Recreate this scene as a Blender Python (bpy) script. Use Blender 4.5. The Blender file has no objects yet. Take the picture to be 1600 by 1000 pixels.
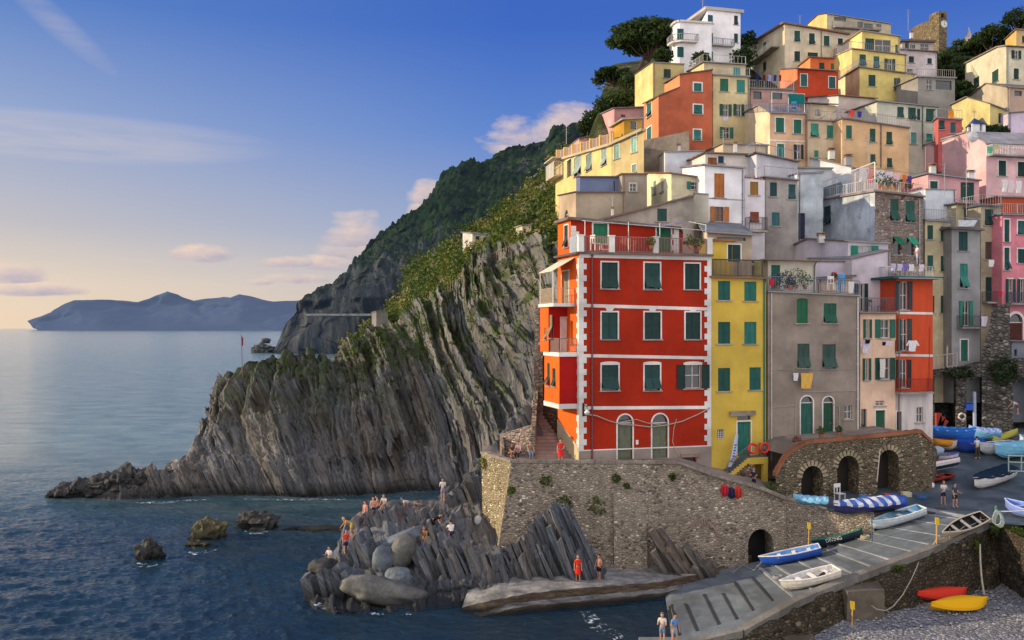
import bpy, math, random
import numpy as np
from mathutils import Vector, Matrix
from mathutils.bvhtree import BVHTree
R = math.radians
rnd = random.Random(7)
sc = bpy.context.scene
col = sc.collection
F = 1500.0; CH = 18.5; HY = 513.0          # focal length in photo pixels, eye height, horizon row

def at(px, py, D):
    return Vector(((px-800)/F*D, D, CH-(py-HY)/F*D))
def zat(py, D): return CH-(py-HY)/F*D
def dfor(py, z): return F*(CH-z)/(py-HY)

# ---------------------------------------------------------------- noise
def _h(ix, iy, iz, s):
    n = (ix.astype(np.int64)*374761393 + iy.astype(np.int64)*668265263 + iz.astype(np.int64)*2147483647 + s*1274126177) & 0xffffffff
    n = ((n ^ (n >> 13))*1274126177) & 0xffffffff
    n = (n ^ (n >> 16)) & 0xffffffff
    return n/2147483647.5-1.0
def vnoise(P, s=0):
    P = np.asarray(P, float); I = np.floor(P).astype(np.int64); f = P-I; f = f*f*(3-2*f)
    r = 0
    for dx in (0, 1):
        for dy in (0, 1):
            for dz in (0, 1):
                w = (f[:, 0] if dx else 1-f[:, 0])*(f[:, 1] if dy else 1-f[:, 1])*(f[:, 2] if dz else 1-f[:, 2])
                r = r+w*_h(I[:, 0]+dx, I[:, 1]+dy, I[:, 2]+dz, s)
    return r
def fbm(P, o=4, s=0, g=.5):
    r = 0; a = 1
    for i in range(o):
        r = r+a*vnoise(np.asarray(P)*(2**i), s+i); a *= g
    return r

# ---------------------------------------------------------------- materials
class NT:
    def __init__(self, name, world=False):
        if world:
            self.m = bpy.data.worlds.new(name)
        else:
            self.m = bpy.data.materials.new(name)
        self.m.use_nodes = True
        self.t = self.m.node_tree; self.t.nodes.clear()
    def n(self, typ, ins=None, **kw):
        nd = self.t.nodes.new('ShaderNode'+typ)
        for k, v in kw.items(): setattr(nd, k, v)
        for k, v in (ins or {}).items(): self.set(nd, k, v)
        return nd
    def set(self, nd, k, v):
        s = nd.inputs[k]
        if isinstance(v, bpy.types.Node): v = v.outputs[0]
        if isinstance(v, bpy.types.NodeSocket): self.t.links.new(v, s)
        elif isinstance(v, (tuple, list)) and len(v) == 3 and s.type == 'RGBA': s.default_value = (*v, 1)
        else: s.default_value = v
    def math(self, op, a, b=None, c=None, clamp=False):
        nd = self.n('Math', operation=op, use_clamp=clamp)
        self.set(nd, 0, a)
        if b is not None: self.set(nd, 1, b)
        if c is not None: self.set(nd, 2, c)
        return nd.outputs[0]
    def mix(self, f, a, b, mode='MIX'):
        nd = self.n('MixRGB', blend_type=mode); self.set(nd, 0, f); self.set(nd, 1, a); self.set(nd, 2, b)
        return nd.outputs[0]
    def pos(self, scale=(1, 1, 1), rot=(0, 0, 0)):
        if not hasattr(self, '_g'): self._g = self.n('NewGeometry')
        mp = self.n('Mapping'); self.set(mp, 'Vector', self._g.outputs['Position'])
        mp.inputs['Scale'].default_value = scale; mp.inputs['Rotation'].default_value = rot
        return mp.outputs[0]
    def noise(self, vec, scale, detail=4, rough=.55, dist=0):
        nd = self.n('TexNoise', {'Vector': vec, 'Scale': scale, 'Detail': detail, 'Roughness': rough, 'Distortion': dist})
        return nd.outputs[0]
    def ramp(self, f, stops, interp='LINEAR'):
        nd = self.n('ValToRGB'); self.set(nd, 0, f); cr = nd.color_ramp; cr.interpolation = interp
        while len(cr.elements) < len(stops): cr.elements.new(.5)
        for e, (p, c) in zip(cr.elements, stops):
            e.position = p; e.color = (*c, 1) if len(c) == 3 else c
        return nd.outputs[0]
    def g(self, f, a, b):            # grey remap a..b -> 0..1
        nd = self.n('MapRange'); self.set(nd, 0, f); nd.inputs[1].default_value = a; nd.inputs[2].default_value = b
        nd.clamp = True
        return nd.outputs[0]
    def bump(self, h, strength=.4, dist=.05):
        return self.n('Bump', {'Height': h, 'Strength': strength, 'Distance': dist}).outputs[0]
    def out(self, color, rough=.8, normal=None, spec=.3, **kw):
        b = self.n('BsdfPrincipled'); self.set(b, 'Base Color', color); self.set(b, 'Roughness', rough)
        b.inputs['Specular IOR Level'].default_value = spec
        if normal is not None: self.set(b, 'Normal', normal)
        for k, v in kw.items(): self.set(b, k.replace('_', ' '), v)
        o = self.n('OutputMaterial'); self.t.links.new(b.outputs[0], o.inputs[0])
        return self.m
_mc = {}
def cached(f):
    def w(*a):
        k = (f.__name__,)+a
        if k not in _mc: _mc[k] = f(*a)
        return _mc[k]
    return w
def sc3(c, k): return tuple(min(1, x*k) for x in c)

@cached
def stucco(c, dirt=.35, peel=None, pk=.62):
    t = NT('stucco')
    big = t.noise(t.pos((.28, .28, .35)), 1.0, 5, .6)
    streak = t.noise(t.pos((2.2, 2.2, .16)), 1.0, 5, .65, .4)
    fine = t.noise(t.pos(), 14, 3, .7)
    dirt = min(.9, dirt*1.25+.05)
    cc = t.mix(t.g(big, .36, .66), sc3(c, 1.15), sc3(c, 1-.6*dirt))
    blot = t.noise(t.pos((1.1, 1.1, .8)), 1.0, 6, .7, .8)
    cc = t.mix(t.math('MULTIPLY', t.g(blot, .52, .62), .28*dirt+.05), cc, sc3(c, .62)); cc = t.mix(t.math('MULTIPLY', t.g(blot, .42, .36), .2*dirt+.03), cc, sc3(c, 1.5))
    grey = tuple(.35*x+.65*sum(c)/3*.55 for x in c)
    cc = t.mix(t.math('MULTIPLY', t.g(streak, .5, .82), dirt), cc, grey)
    cc = t.mix(t.math('MULTIPLY', t.g(fine, .35, .8), .16), cc, sc3(c, .6))
    h = fine
    if peel:
        pn = t.noise(t.pos((.5, .5, .75)), 1.3, 7, .68, .6)
        cc = t.mix(t.g(pn, pk, pk+.025), cc, peel)
        h = t.math('ADD', fine, t.math('MULTIPLY', t.g(pn, pk, pk+.02), -1.5))
    return t.out(cc, .88, t.bump(h, .35, .03), .2)
@cached
def plain(c, rough=.6, spec=.4, metal=0.0):
    t = NT('paint')
    n = t.noise(t.pos(), 5, 4, .6)
    return t.out(t.mix(t.g(n, .3, .75), sc3(c, 1.1), sc3(c, .78)), rough, None, spec, Metallic=metal)
@cached
def fabric(c):
    t = NT('cloth')
    n = t.noise(t.pos(), 22, 2, .6)
    return t.out(t.mix(n, sc3(c, 1.1), sc3(c, .75)), .9, t.bump(n, .4, .02), .1)
@cached
def shutter_mat(c):
    t = NT('painted_slats')
    w = t.n('TexWave', {'Vector': t.pos(), 'Scale': 3.6, 'Distortion': 0.0}, wave_type='BANDS', bands_direction='Z').outputs['Fac']
    n = t.noise(t.pos((1, 1, .3)), 2.5, 4, .6)
    cc = t.mix(t.g(n, .35, .75), sc3(c, 1.25), sc3(c, .7))
    cc = t.mix(t.math('MULTIPLY', w, .35), cc, sc3(c, .45))
    return t.out(cc, .55, t.bump(w, .6, .03), .4)
@cached
def stone(c1, c2, mortar, size, flat=1.6, bump=.8):
    t = NT('rubble_stone')
    wob = t.n('TexNoise', {'Vector': t.pos(), 'Scale': 1.3, 'Detail': 2.0})
    v0 = t.n('VectorMath', operation='SCALE'); t.set(v0, 0, wob.outputs[1]); v0.inputs['Scale'].default_value = .35
    vv = t.n('VectorMath', operation='ADD'); t.set(vv, 0, t.pos((1/size, 1/size, flat/size))); t.set(vv, 1, v0.outputs[0])
    vo = t.n('TexVoronoi', {'Vector': vv.outputs[0], 'Scale': 1.0, 'Randomness': .95})
    ve = t.n('TexVoronoi', {'Vector': vv.outputs[0], 'Scale': 1.0, 'Randomness': .95}, feature='DISTANCE_TO_EDGE')
    sep = t.n('SeparateColor', {'Color': vo.outputs['Color']})
    cc = t.mix(sep.outputs[0], c1, c2)
    cc = t.mix(t.math('GREATER_THAN', sep.outputs[1], .86), cc, sc3(c1, .45))
    cc = t.mix(t.math('GREATER_THAN', sep.outputs[2], .93), cc, sc3(c2, 1.7))
    fine = t.noise(t.pos(), 9, 5, .7)
    cc = t.mix(t.math('MULTIPLY', t.g(fine, .3, .8), .5), cc, sc3(c1, .55))
    big = t.noise(t.pos((.22, .22, .3)), 1, 5, .65)
    cc = t.mix(t.math('MULTIPLY', t.g(big, .42, .7), .65), cc, mortar)
    big2 = t.noise(t.pos((.5, .5, .16)), 1, 4, .6)
    cc = t.mix(t.math('MULTIPLY', t.g(big2, .52, .75), .5), cc, sc3(c1, .4))
    m = t.g(ve.outputs['Distance'], .03, .14)
    cc = t.mix(m, sc3(mortar, .62), cc)
    h = t.math('ADD', t.g(ve.outputs['Distance'], .0, .25), t.math('MULTIPLY', fine, .5))
    h = t.math('ADD', h, t.math('MULTIPLY', sep.outputs[1], .5))
    return t.out(cc, .92, t.bump(h, bump, .14), .15)
@cached
def concrete(c, damp=None):
    t = NT('concrete')
    a = t.noise(t.pos(), .6, 6, .65); b = t.noise(t.pos(), 7, 5, .7)
    cc = t.mix(t.g(a, .35, .68), sc3(c, 1.2), sc3(c, .6))
    cc = t.mix(t.math('MULTIPLY', t.g(b, .4, .7), .5), cc, sc3(c, .5))
    wide = t.noise(t.pos((.35, .12, .3)), 1.0, 4, .6, .5)
    cc = t.mix(t.g(wide, .5, .62), cc, sc3(c, .55))
    return t.out(cc, .8, t.bump(t.math('ADD', b, a), .5, .06), .3)
@cached
def strata(lean, tone, green, freq):
    # tilted beds: coordinate across the beds q = x + lean*z
    t = NT('layered_rock')
    g = t.n('NewGeometry'); s = t.n('SeparateXYZ', {0: g.outputs['Position']})
    warp = t.noise(t.pos((.05, .05, .05)), 1.0, 3, .5)
    q = t.math('ADD', s.outputs[0], t.math('MULTIPLY', s.outputs[2], lean))
    q = t.math('ADD', q, t.math('MULTIPLY', warp, 9.0))
    def one(fr, det):
        c = t.n('CombineXYZ', {0: t.math('MULTIPLY', q, fr), 1: t.math('MULTIPLY', s.outputs[1], .05*fr), 2: t.math('MULTIPLY', s.outputs[2], .05*fr)})
        return t.noise(c.outputs[0], 1.0, det, .7)
    a = one(freq, 6); b = one(freq*3.7, 4)
    c0 = t.ramp(a, [(.28, sc3(tone, .22)), (.4, sc3((.9, 1.0, 1.25), .6*tone[1])), (.5, tone), (.58, sc3((1.25, .98, .78), .95*tone[1])), (.66, sc3((1.3, 1.2, 1.1), 1.9*tone[1])), (.78, sc3(tone, .35))])
    cc = t.mix(.45, c0, t.ramp(b, [(.33, sc3(tone, .2)), (.5, tone), (.66, sc3(tone, 2.2))]))
    patch = t.noise(t.pos(), .16, 6, .65)
    cc = t.mix(t.math('MULTIPLY', t.g(patch, .45, .7), .6), cc, sc3((1.25, .9, .62), .55*tone[1]))
    fine = t.noise(t.pos(), 3.0, 5, .7)
    cc = t.mix(t.math('MULTIPLY', t.g(fine, .45, .7), .35), cc, sc3(tone, .4))
    nz = t.n('SeparateXYZ', {0: g.outputs['Normal']}).outputs[2]
    gm = t.math('ADD', t.noise(t.pos(), .35, 5, .7), t.math('MULTIPLY', nz, .22))
    hz = t.g(s.outputs[2], 4, 16)
    gm = t.math('MULTIPLY', t.g(gm, .62-.1*green, .74-.1*green), hz)
    cc = t.mix(gm, cc, (.05, .075, .018))
    wet = t.g(s.outputs[2], .3, 1.6)
    wn = t.math('ADD', wet, t.math('MULTIPLY', t.math('SUBTRACT', fine, .5), .8), clamp=True)
    cc = t.mix(wn, sc3(tone, .18), cc)
    h = t.math('ADD', t.math('MULTIPLY', a, 1.4), t.math('ADD', t.math('MULTIPLY', b, .6), t.math('MULTIPLY', fine, .3)))
    return t.out(cc, .8, t.bump(h, .9, .45), .3)
@cached
def boulder_mat(c):
    t = NT('boulder')
    a = t.noise(t.pos(), .9, 6, .65); b = t.noise(t.pos(), 6, 5, .75)
    cc = t.ramp(a, [(.3, sc3(c, .45)), (.5, c), (.68, sc3(c, 1.5))])
    cc = t.mix(t.math('MULTIPLY', t.g(b, .45, .7), .5), cc, sc3(c, .35))
    g = t.n('NewGeometry'); s = t.n('SeparateXYZ', {0: g.outputs['Position']})
    cc = t.mix(t.g(s.outputs[2], .15, .8), sc3(c, .12), cc)
    return t.out(cc, .75, t.bump(t.math('ADD', a, t.math('MULTIPLY', b, .4)), .7, .15), .35)
@cached
def leafy(c, c2):
    t = NT('foliage')
    a = t.noise(t.pos(), .8, 4, .6); b = t.noise(t.pos(), 7, 2, .6)
    cc = t.mix(t.g(a, .35, .65), c, c2)
    cc = t.mix(t.math('MULTIPLY', b, .6), cc, sc3(c, .5))
    bs = t.n('BsdfPrincipled'); t.set(bs, 'Base Color', cc); bs.inputs['Roughness'].default_value = .6
    bs.inputs['Specular IOR Level'].default_value = .2
    tr = t.n('BsdfTranslucent', {'Color': t.mix(.5, cc, (.16, .2, .02))})
    mx = t.n('MixShader', {0: .25}); t.t.links.new(bs.outputs[0], mx.inputs[1]); t.t.links.new(tr.outputs[0], mx.inputs[2])
    o = t.n('OutputMaterial'); t.t.links.new(mx.outputs[0], o.inputs[0])
    return t.m
@cached
def glassy(c):
    t = NT('window_glass')
    n = t.noise(t.pos(), .7, 2, .5)
    return t.out(t.mix(n, sc3(c, .5), sc3(c, 1.5)), .08, None, .8)

WHITE = (.72, .7, .67); G_DK = (.008, .045, .04); G_MD = (.01, .085, .06); TEAL = (.03, .23, .2); BRN = (.33, .11, .025); BLK = (.012, .014, .016)
STEEL = (.3, .3, .32); RUST = (.12, .05, .03)

# ---------------------------------------------------------------- meshes
class MB:
    def __init__(self): self.v = []; self.f = []; self.mi = []; self.cur = 0
    def quad(self, *p):
        k = len(self.v); self.v += [tuple(q) for q in p]; self.f.append(tuple(range(k, k+len(p)))); self.mi.append(self.cur)
    def hexa(self, b, t):            # bottom 4 (ccw), top 4
        k = len(self.v); self.v += [tuple(q) for q in list(b)+list(t)]; n = len(b)
        fs = [tuple(range(k+n-1, k-1, -1)), tuple(range(k+n, k+2*n))]
        for i in range(n):
            j = (i+1) % n; fs.append((k+i, k+j, k+n+j, k+n+i))
        self.f += fs; self.mi += [self.cur]*len(fs)
    def box(self, c, s, M=None):
        x, y, z = (q/2 for q in s); c = Vector(c)
        P = [Vector(p) for p in ((-x, -y, -z), (x, -y, -z), (x, y, -z), (-x, y, -z), (-x, -y, z), (x, -y, z), (x, y, z), (-x, y, z))]
        if M is not None: P = [M @ p for p in P]
        P = [p+c for p in P]; self.hexa(P[:4], P[4:])
    def fbox(self, fr, u0, u1, n0, n1, z0, z1):
        b = [fr.pt(u0, n1, z0), fr.pt(u1, n1, z0), fr.pt(u1, n0, z0), fr.pt(u0, n0, z0)]
        t = [fr.pt(u0, n1, z1), fr.pt(u1, n1, z1), fr.pt(u1, n0, z1), fr.pt(u0, n0, z1)]
        self.hexa(b, t)
    def tube(self, pts, r, n=6, cap=True):
        pts = [Vector(p) for p in pts]; rs = r if isinstance(r, (list, tuple)) else [r]*len(pts)
        k = len(self.v); up0 = Vector((0, 0, 1))
        for i, p in enumerate(pts):
            d = (pts[min(i+1, len(pts)-1)]-pts[max(i-1, 0)]).normalized()
            a = d.cross(up0 if abs(d.z) < .95 else Vector((1, 0, 0))).normalized(); b = d.cross(a)
            for j in range(n):
                an = 2*math.pi*j/n; self.v.append(tuple(p+rs[i]*(math.cos(an)*a+math.sin(an)*b)))
        for i in range(len(pts)-1):
            for j in range(n):
                self.f.append((k+i*n+j, k+i*n+(j+1) % n, k+(i+1)*n+(j+1) % n, k+(i+1)*n+j)); self.mi.append(self.cur)
        if cap:
            self.f.append(tuple(range(k, k+n))); self.mi.append(self.cur)
            self.f.append(tuple(range(k+(len(pts)-1)*n, k+len(pts)*n))); self.mi.append(self.cur)
    def bar(self, a, b, w):
        self.tube([a, b], w, 4)
    def lathe(self, c, prof, n=12):
        k = len(self.v); c = Vector(c)
        for r, z in prof:
            for j in range(n):
                a = 2*math.pi*j/n; self.v.append((c.x+r*math.cos(a), c.y+r*math.sin(a), c.z+z))
        for i in range(len(prof)-1):
            for j in range(n):
                self.f.append((k+i*n+j, k+i*n+(j+1) % n, k+(i+1)*n+(j+1) % n, k+(i+1)*n+j)); self.mi.append(self.cur)
        self.f.append(tuple(range(k, k+n))); self.mi.append(self.cur)
        self.f.append(tuple(range(k+(len(prof)-1)*n, k+len(prof)*n))); self.mi.append(self.cur)
    def grid(self, P):               # P: (rows, cols, 3) numpy
        r, c = P.shape[:2]; k = len(self.v)
        self.v += [tuple(p) for p in P.reshape(-1, 3).tolist()]
        for i in range(r-1):
            for j in range(c-1):
                a = k+i*c+j; self.f.append((a, a+1, a+c+1, a+c)); self.mi.append(self.cur)
    def build(self, name, mats, parent=None, smooth=False, recalc=False):
        if not isinstance(mats, (list, tuple)): mats = [mats]
        off = Vector((0, 0, 0)); p = parent
        while p is not None: off += p.location; p = p.parent
        me = bpy.data.meshes.new(name)
        vs = self.v if off.length == 0 else (np.array(self.v)-np.array(off)).tolist()
        me.from_pydata(vs, [], self.f)
        for m in mats: me.materials.append(m)
        if len(mats) > 1: me.polygons.foreach_set('material_index', self.mi)
        if smooth: me.polygons.foreach_set('use_smooth', [True]*len(self.f))
        if recalc:
            import bmesh
            bm = bmesh.new(); bm.from_mesh(me); bmesh.ops.recalc_face_normals(bm, faces=bm.faces); bm.to_mesh(me); bm.free()
        me.update()
        o = bpy.data.objects.new(name, me); col.objects.link(o); o.parent = parent
        return o
def tag(o, label=None, cat=None, group=None, kind=None):
    if label: o['label'] = label
    if cat: o['category'] = cat
    if group: o['group'] = group
    if kind: o['kind'] = kind
    return o
def empty(name, loc, label=None, cat=None, group=None, rz=0):
    o = bpy.data.objects.new(name, None); col.objects.link(o); o.location = loc; o.rotation_euler.z = rz
    o.empty_display_size = .3
    return tag(o, label, cat, group)
def fastgrid(name, P, mat, smooth=True, parent=None):
    r, c = P.shape[:2]; me = bpy.data.meshes.new(name)
    idx = np.arange(r*c).reshape(r, c)
    q = np.stack([idx[:-1, :-1], idx[:-1, 1:], idx[1:, 1:], idx[1:, :-1]], -1).reshape(-1, 4)
    me.vertices.add(r*c); me.vertices.foreach_set('co', P.reshape(-1).astype(np.float32))
    me.loops.add(q.size); me.loops.foreach_set('vertex_index', q.reshape(-1).astype(np.int32))
    me.polygons.add(len(q)); me.polygons.foreach_set('loop_start', (np.arange(len(q))*4).astype(np.int32))
    me.polygons.foreach_set('loop_total', np.full(len(q), 4, np.int32))
    me.update(calc_edges=True); me.validate()
    if smooth: me.polygons.foreach_set('use_smooth', np.ones(len(q), bool))
    me.materials.append(mat)
    o = bpy.data.objects.new(name, me); col.objects.link(o); o.parent = parent
    return o

class Frame:
    """vertical wall plane from P0 to P1 (ground points x,D); outward normal to the right of the travel direction"""
    def __init__(s, P0, P1):
        s.p = Vector((P0[0], P0[1], 0)); d = Vector((P1[0]-P0[0], P1[1]-P0[1], 0)); s.L = d.length; s.d = d/s.L
        s.nv = Vector((s.d.y, -s.d.x, 0))
    def pt(s, u, n, z):
        q = s.p+s.d*u+s.nv*n; return Vector((q.x, q.y, z))
    def u(s, px):
        k = (px-800)/F; return (k*s.p.y-s.p.x)/(s.d.x-k*s.d.y)
    def uz(s, px, py):
        u = s.u(px); D = s.p.y+s.d.y*u; return u, zat(py, D)
def gx(px, D): return ((px-800)/F*D, D)

def facade(mb, mp, u0, u1, zb, top, holes, bps=(), dep=.2, rev=None):
    """wall of vertical strips with real openings; holes: (a,b,z0,z1,rise)"""
    us = {round(u0, 4), round(u1, 4)} | {round(b, 4) for b in bps if u0 < b < u1}
    hs = []
    for h in holes:
        a, b, z0, z1, r = h; a = max(a, u0+.01); b = min(b, u1-.01)
        if b-a < .05: continue
        a = round(a, 4); b = round(b, 4); us |= {a, b}
        if r > 0: us |= {round(a+(b-a)*(.5-.5*math.cos(math.pi*i/10)), 4) for i in range(1, 10)}
        hs.append((a, b, z0, z1, r))
    us = sorted(us)
    def ht(h, u):
        a, b, z0, z1, r = h
        if r <= 0: return z1
        t = max(-1, min(1, (2*u-a-b)/(b-a))); return z1-r*(1-math.sqrt(1-t*t))
    base = mb.cur
    for a, b in zip(us[:-1], us[1:]):
        if b-a < 1e-4: continue
        cov = sorted([h for h in hs if h[0] <= a+1e-3 and h[1] >= b-1e-3], key=lambda h: h[2])
        ca, cb = zb, zb
        for h in cov:
            if h[2] > ca+1e-3: mb.quad(mp(a, 0, ca), mp(b, 0, cb), mp(b, 0, h[2]), mp(a, 0, h[2]))
            ca, cb = ht(h, a), ht(h, b)
            if rev is not None: mb.cur = rev
            mb.quad(mp(a, 0, ca), mp(b, 0, cb), mp(b, -dep, cb), mp(a, -dep, ca))
            if h[2] > zb+.01: mb.quad(mp(a, 0, h[2]), mp(a, -dep, h[2]), mp(b, -dep, h[2]), mp(b, 0, h[2]))
            mb.cur = base
        ta, tb = top(a), top(b)
        if ta > ca or tb > cb: mb.quad(mp(a, 0, ca), mp(b, 0, cb), mp(b, 0, max(tb, cb)), mp(a, 0, max(ta, ca)))
    if rev is not None: mb.cur = rev
    for h in hs:
        for u in (h[0], h[1]):
            zt = ht(h, u); mb.quad(mp(u, 0, h[2]), mp(u, 0, zt), mp(u, -dep, zt), mp(u, -dep, h[2]))
    mb.cur = base
def pl(pts):
    xs = [p[0] for p in pts]; ys = [p[1] for p in pts]
    return lambda x: float(np.interp(x, xs, ys))
def leaves(mb, c, r, n, s, rg=rnd, shell=.55):
    c = Vector(c)
    for _ in range(n):
        d = Vector((rg.gauss(0, 1), rg.gauss(0, 1), rg.gauss(0, 1))).normalized()
        k = shell+(1-shell)*rg.random()
        k *= 1+.18*math.sin(5*d.x+3*c.x)*math.sin(4*d.z+c.y)
        p = c+Vector((d.x*r[0]*k, d.y*r[1]*k, d.z*r[2]*k))
        a = Vector((rg.gauss(0, 1), rg.gauss(0, 1), rg.gauss(0, .7))).normalized()
        b = a.cross(d+Vector((rg.gauss(0, .5), rg.gauss(0, .5), rg.gauss(0, .5)))).normalized()
        q = s*rg.uniform(.6, 1.4)
        mb.quad(p-a*q, p-b*q*.55, p+a*q, p+b*q*.55)
def bvh(P):
    r, c = P.shape[:2]; i = np.arange(r*c).reshape(r, c)
    return BVHTree.FromPolygons([tuple(v) for v in P.reshape(-1, 3)], np.stack([i[:-1, :-1], i[:-1, 1:], i[1:, 1:], i[1:, :-1]], -1).reshape(-1, 4).tolist())
# ================================================================ SETTING
def px_grid(cols, ncol, nrow, pxr=None, sub=None, smoothc=True):
    """cols: list of (px,[(py,D),...]); returns world grid rows x cols"""
    pxs = [c[0] for c in cols]; m = len(cols[0][1])
    X = np.linspace(pxs[0], pxs[-1], ncol)
    rows = []
    for k in range(m):
        py = np.interp(X, pxs, [c[1][k][0] for c in cols]); D = np.interp(X, pxs, [c[1][k][1] for c in cols])
        rows.append(np.stack([(X-800)/F*D, D, CH-(py-HY)/F*D], -1))
    rows = np.array(rows)
    t = np.linspace(0, m-1, nrow)
    if sub is not None: t = np.interp(np.linspace(0, 1, nrow), np.linspace(0, 1, len(sub)), sub)
    i = np.clip(np.floor(t).astype(int), 0, m-2); f = (t-i)[:, None, None]
    return rows[i]*(1-f)+rows[i+1]*f
def hash1(i, s=0):
    return _h(i.astype(np.int64), np.zeros_like(i, dtype=np.int64), np.zeros_like(i, dtype=np.int64), s)
def beds(P, lean, widths, amps, warp=6.0, seed=0, run=5.0):
    p = P.reshape(-1, 3)
    q = p[:, 0]+lean*p[:, 2]+warp*vnoise(p*.05, 50+seed)+.25*vnoise(p*.8, 60+seed)
    d = np.zeros(len(q))
    for k, (w, a) in enumerate(zip(widths, amps)):
        i = np.floor(q/w).astype(np.int64); f = q/w-i
        j = np.floor(p[:, 2]/(run*(1+.5*k))+hash1(i, 9)*7).astype(np.int64)
        v = _h(i, j, np.zeros_like(i), seed+k)
        d += a*(v+.25*np.minimum(f, 1-f)*2)
    return d.reshape(P.shape[:2])

# ---- sea
def build_sea():
    t = NT('sea_water')
    g = t.n('NewGeometry'); s = t.n('SeparateXYZ', {0: g.outputs['Position']})
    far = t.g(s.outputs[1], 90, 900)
    n1 = t.noise(t.pos((1.1, 1.7, 1), (0, 0, .35)), 1.0, 5, .6, .8)
    n2 = t.noise(t.pos((.12, .2, 1), (0, 0, .3)), 1.0, 5, .62, .6)
    n3 = t.noise(t.pos((.012, .03, 1)), 1.0, 6, .65, .8)
    h = t.math('ADD', t.math('MULTIPLY', n1, .55), t.math('ADD', t.math('MULTIPLY', n2, 1.2), t.math('MULTIPLY', n3, 3)))
    st = t.math('ADD', .5, t.math('MULTIPLY', far, -.2))
    nrm = t.bump(h, st, .8)
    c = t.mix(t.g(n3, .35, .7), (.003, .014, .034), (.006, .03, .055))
    dist = t.ramp(t.g(s.outputs[1], 40, 1500), [(0, (0, 0, 0)), (.03, (.06, .06, .06)), (.08, (.8, .8, .8)), (1, (1, 1, 1))])  # paling with distance puts the reflected sky sheen into the water colour
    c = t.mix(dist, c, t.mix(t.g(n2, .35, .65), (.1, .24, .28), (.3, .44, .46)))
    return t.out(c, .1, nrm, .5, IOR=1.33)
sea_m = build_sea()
mtx = None
Dr = np.concatenate([np.linspace(14, 140, 560), np.geomspace(141, 42000, 260)])
an = np.concatenate([np.linspace(-1.35, -.62, 60), np.linspace(-.61, .2, 520), np.linspace(.22, 1.3, 50)])
gg = np.stack(np.meshgrid(Dr, np.tan(an), indexing='ij'), -1)
Pw = np.stack([gg[..., 0]*gg[..., 1], gg[..., 0], np.zeros(gg.shape[:2])], -1)
q = Pw.reshape(-1, 3)
fade = np.clip(1-(q[:, 1]-45)/92, 0, 1)
calm = np.clip(1-np.exp(-((q[:, 0]-4)**2)/260-((q[:, 1]-58)**2)/90), .15, 1)
qq = np.stack([q[:, 0]*.9+q[:, 1]*.3, -q[:, 0]*.3+q[:, 1]*1.15, q[:, 2]], -1)
hh = .17*fbm(qq*.2, 3, 3)+.12*(1-2*np.abs(vnoise(qq*.7, 5)))+.07*(1-2*np.abs(vnoise(qq*[1.5,1.9,1], 8)))+.03*vnoise(qq*3.2, 9)
Pw[..., 2] = (hh*fade*calm).reshape(Pw.shape[:2])
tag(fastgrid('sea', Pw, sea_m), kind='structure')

# ---- distant headland
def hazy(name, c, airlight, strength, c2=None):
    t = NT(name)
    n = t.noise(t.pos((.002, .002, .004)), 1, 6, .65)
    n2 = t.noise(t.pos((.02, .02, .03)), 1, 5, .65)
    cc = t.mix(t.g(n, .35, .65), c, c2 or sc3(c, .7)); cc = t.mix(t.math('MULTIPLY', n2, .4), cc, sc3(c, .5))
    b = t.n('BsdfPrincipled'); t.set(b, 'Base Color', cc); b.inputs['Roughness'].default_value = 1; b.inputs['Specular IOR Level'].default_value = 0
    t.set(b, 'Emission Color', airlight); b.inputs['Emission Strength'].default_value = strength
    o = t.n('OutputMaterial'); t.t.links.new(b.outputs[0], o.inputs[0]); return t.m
sil = [(58, 512), (68, 500), (88, 494), (110, 482), (130, 470), (155, 469), (182, 468), (218, 471), (245, 462), (270, 457), (290, 464), (309, 471), (330, 467), (354, 464), (370, 466), (387, 461), (410, 466), (439, 471), (471, 468), (497, 456), (520, 450), (560, 430), (620, 425)]
cols = [(x, [(515.5, 8600), (.55*515+.45*y, 8900), (y, 9600), (515, 11000)]) for x, y in sil]
P = px_grid(cols, 420, 60); p = P.reshape(-1, 3)
n = fbm(p*[.0022, .0022, .003], 5, 11)
w = np.clip(p[:, 2]/120, 0, 1); P[..., 2] += (n*14*w).reshape(P.shape[:2]); P[..., 1] += (fbm(p*.0012, 4, 12)*420*w).reshape(P.shape[:2])
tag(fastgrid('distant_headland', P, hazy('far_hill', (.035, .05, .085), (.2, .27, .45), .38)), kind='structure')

# ---- wooded mountain (mid distance)
t = NT('wooded_mountain')
g = t.n('NewGeometry'); s = t.n('SeparateXYZ', {0: g.outputs['Position']}); nz = t.n('SeparateXYZ', {0: g.outputs['True Normal']}).outputs[2]
q1 = t.math('ADD', s.outputs[0], t.math('MULTIPLY', s.outputs[2], .25))
cx = t.n('CombineXYZ', {0: t.math('MULTIPLY', q1, .11), 1: t.math('MULTIPLY', s.outputs[1], .01), 2: t.math('MULTIPLY', s.outputs[2], .012)})
rk = t.noise(cx.outputs[0], 1, 6, .7)
rock = t.ramp(rk, [(.3, (.01, .014, .02)), (.5, (.035, .042, .05)), (.7, (.1, .1, .1))])
fo = t.noise(t.pos((.06, .06, .06)), 1, 6, .7); fo2 = t.noise(t.pos((.012, .012, .012)), 1, 4, .6)
forest = t.mix(t.g(fo, .35, .68), (.004, .012, .009), (.03, .055, .014)); forest = t.mix(t.math('MULTIPLY', t.g(fo2, .45, .62), .7), forest, (.012, .024, .016))
m = t.math('ADD', t.math('ADD', t.math('MULTIPLY', t.g(s.outputs[2], 30, 125), .75), t.math('MULTIPLY', t.math('SUBTRACT', fo2, .5), 1.6)), t.math('MULTIPLY', t.math('SUBTRACT', nz, .5), .7), clamp=True)
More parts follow.
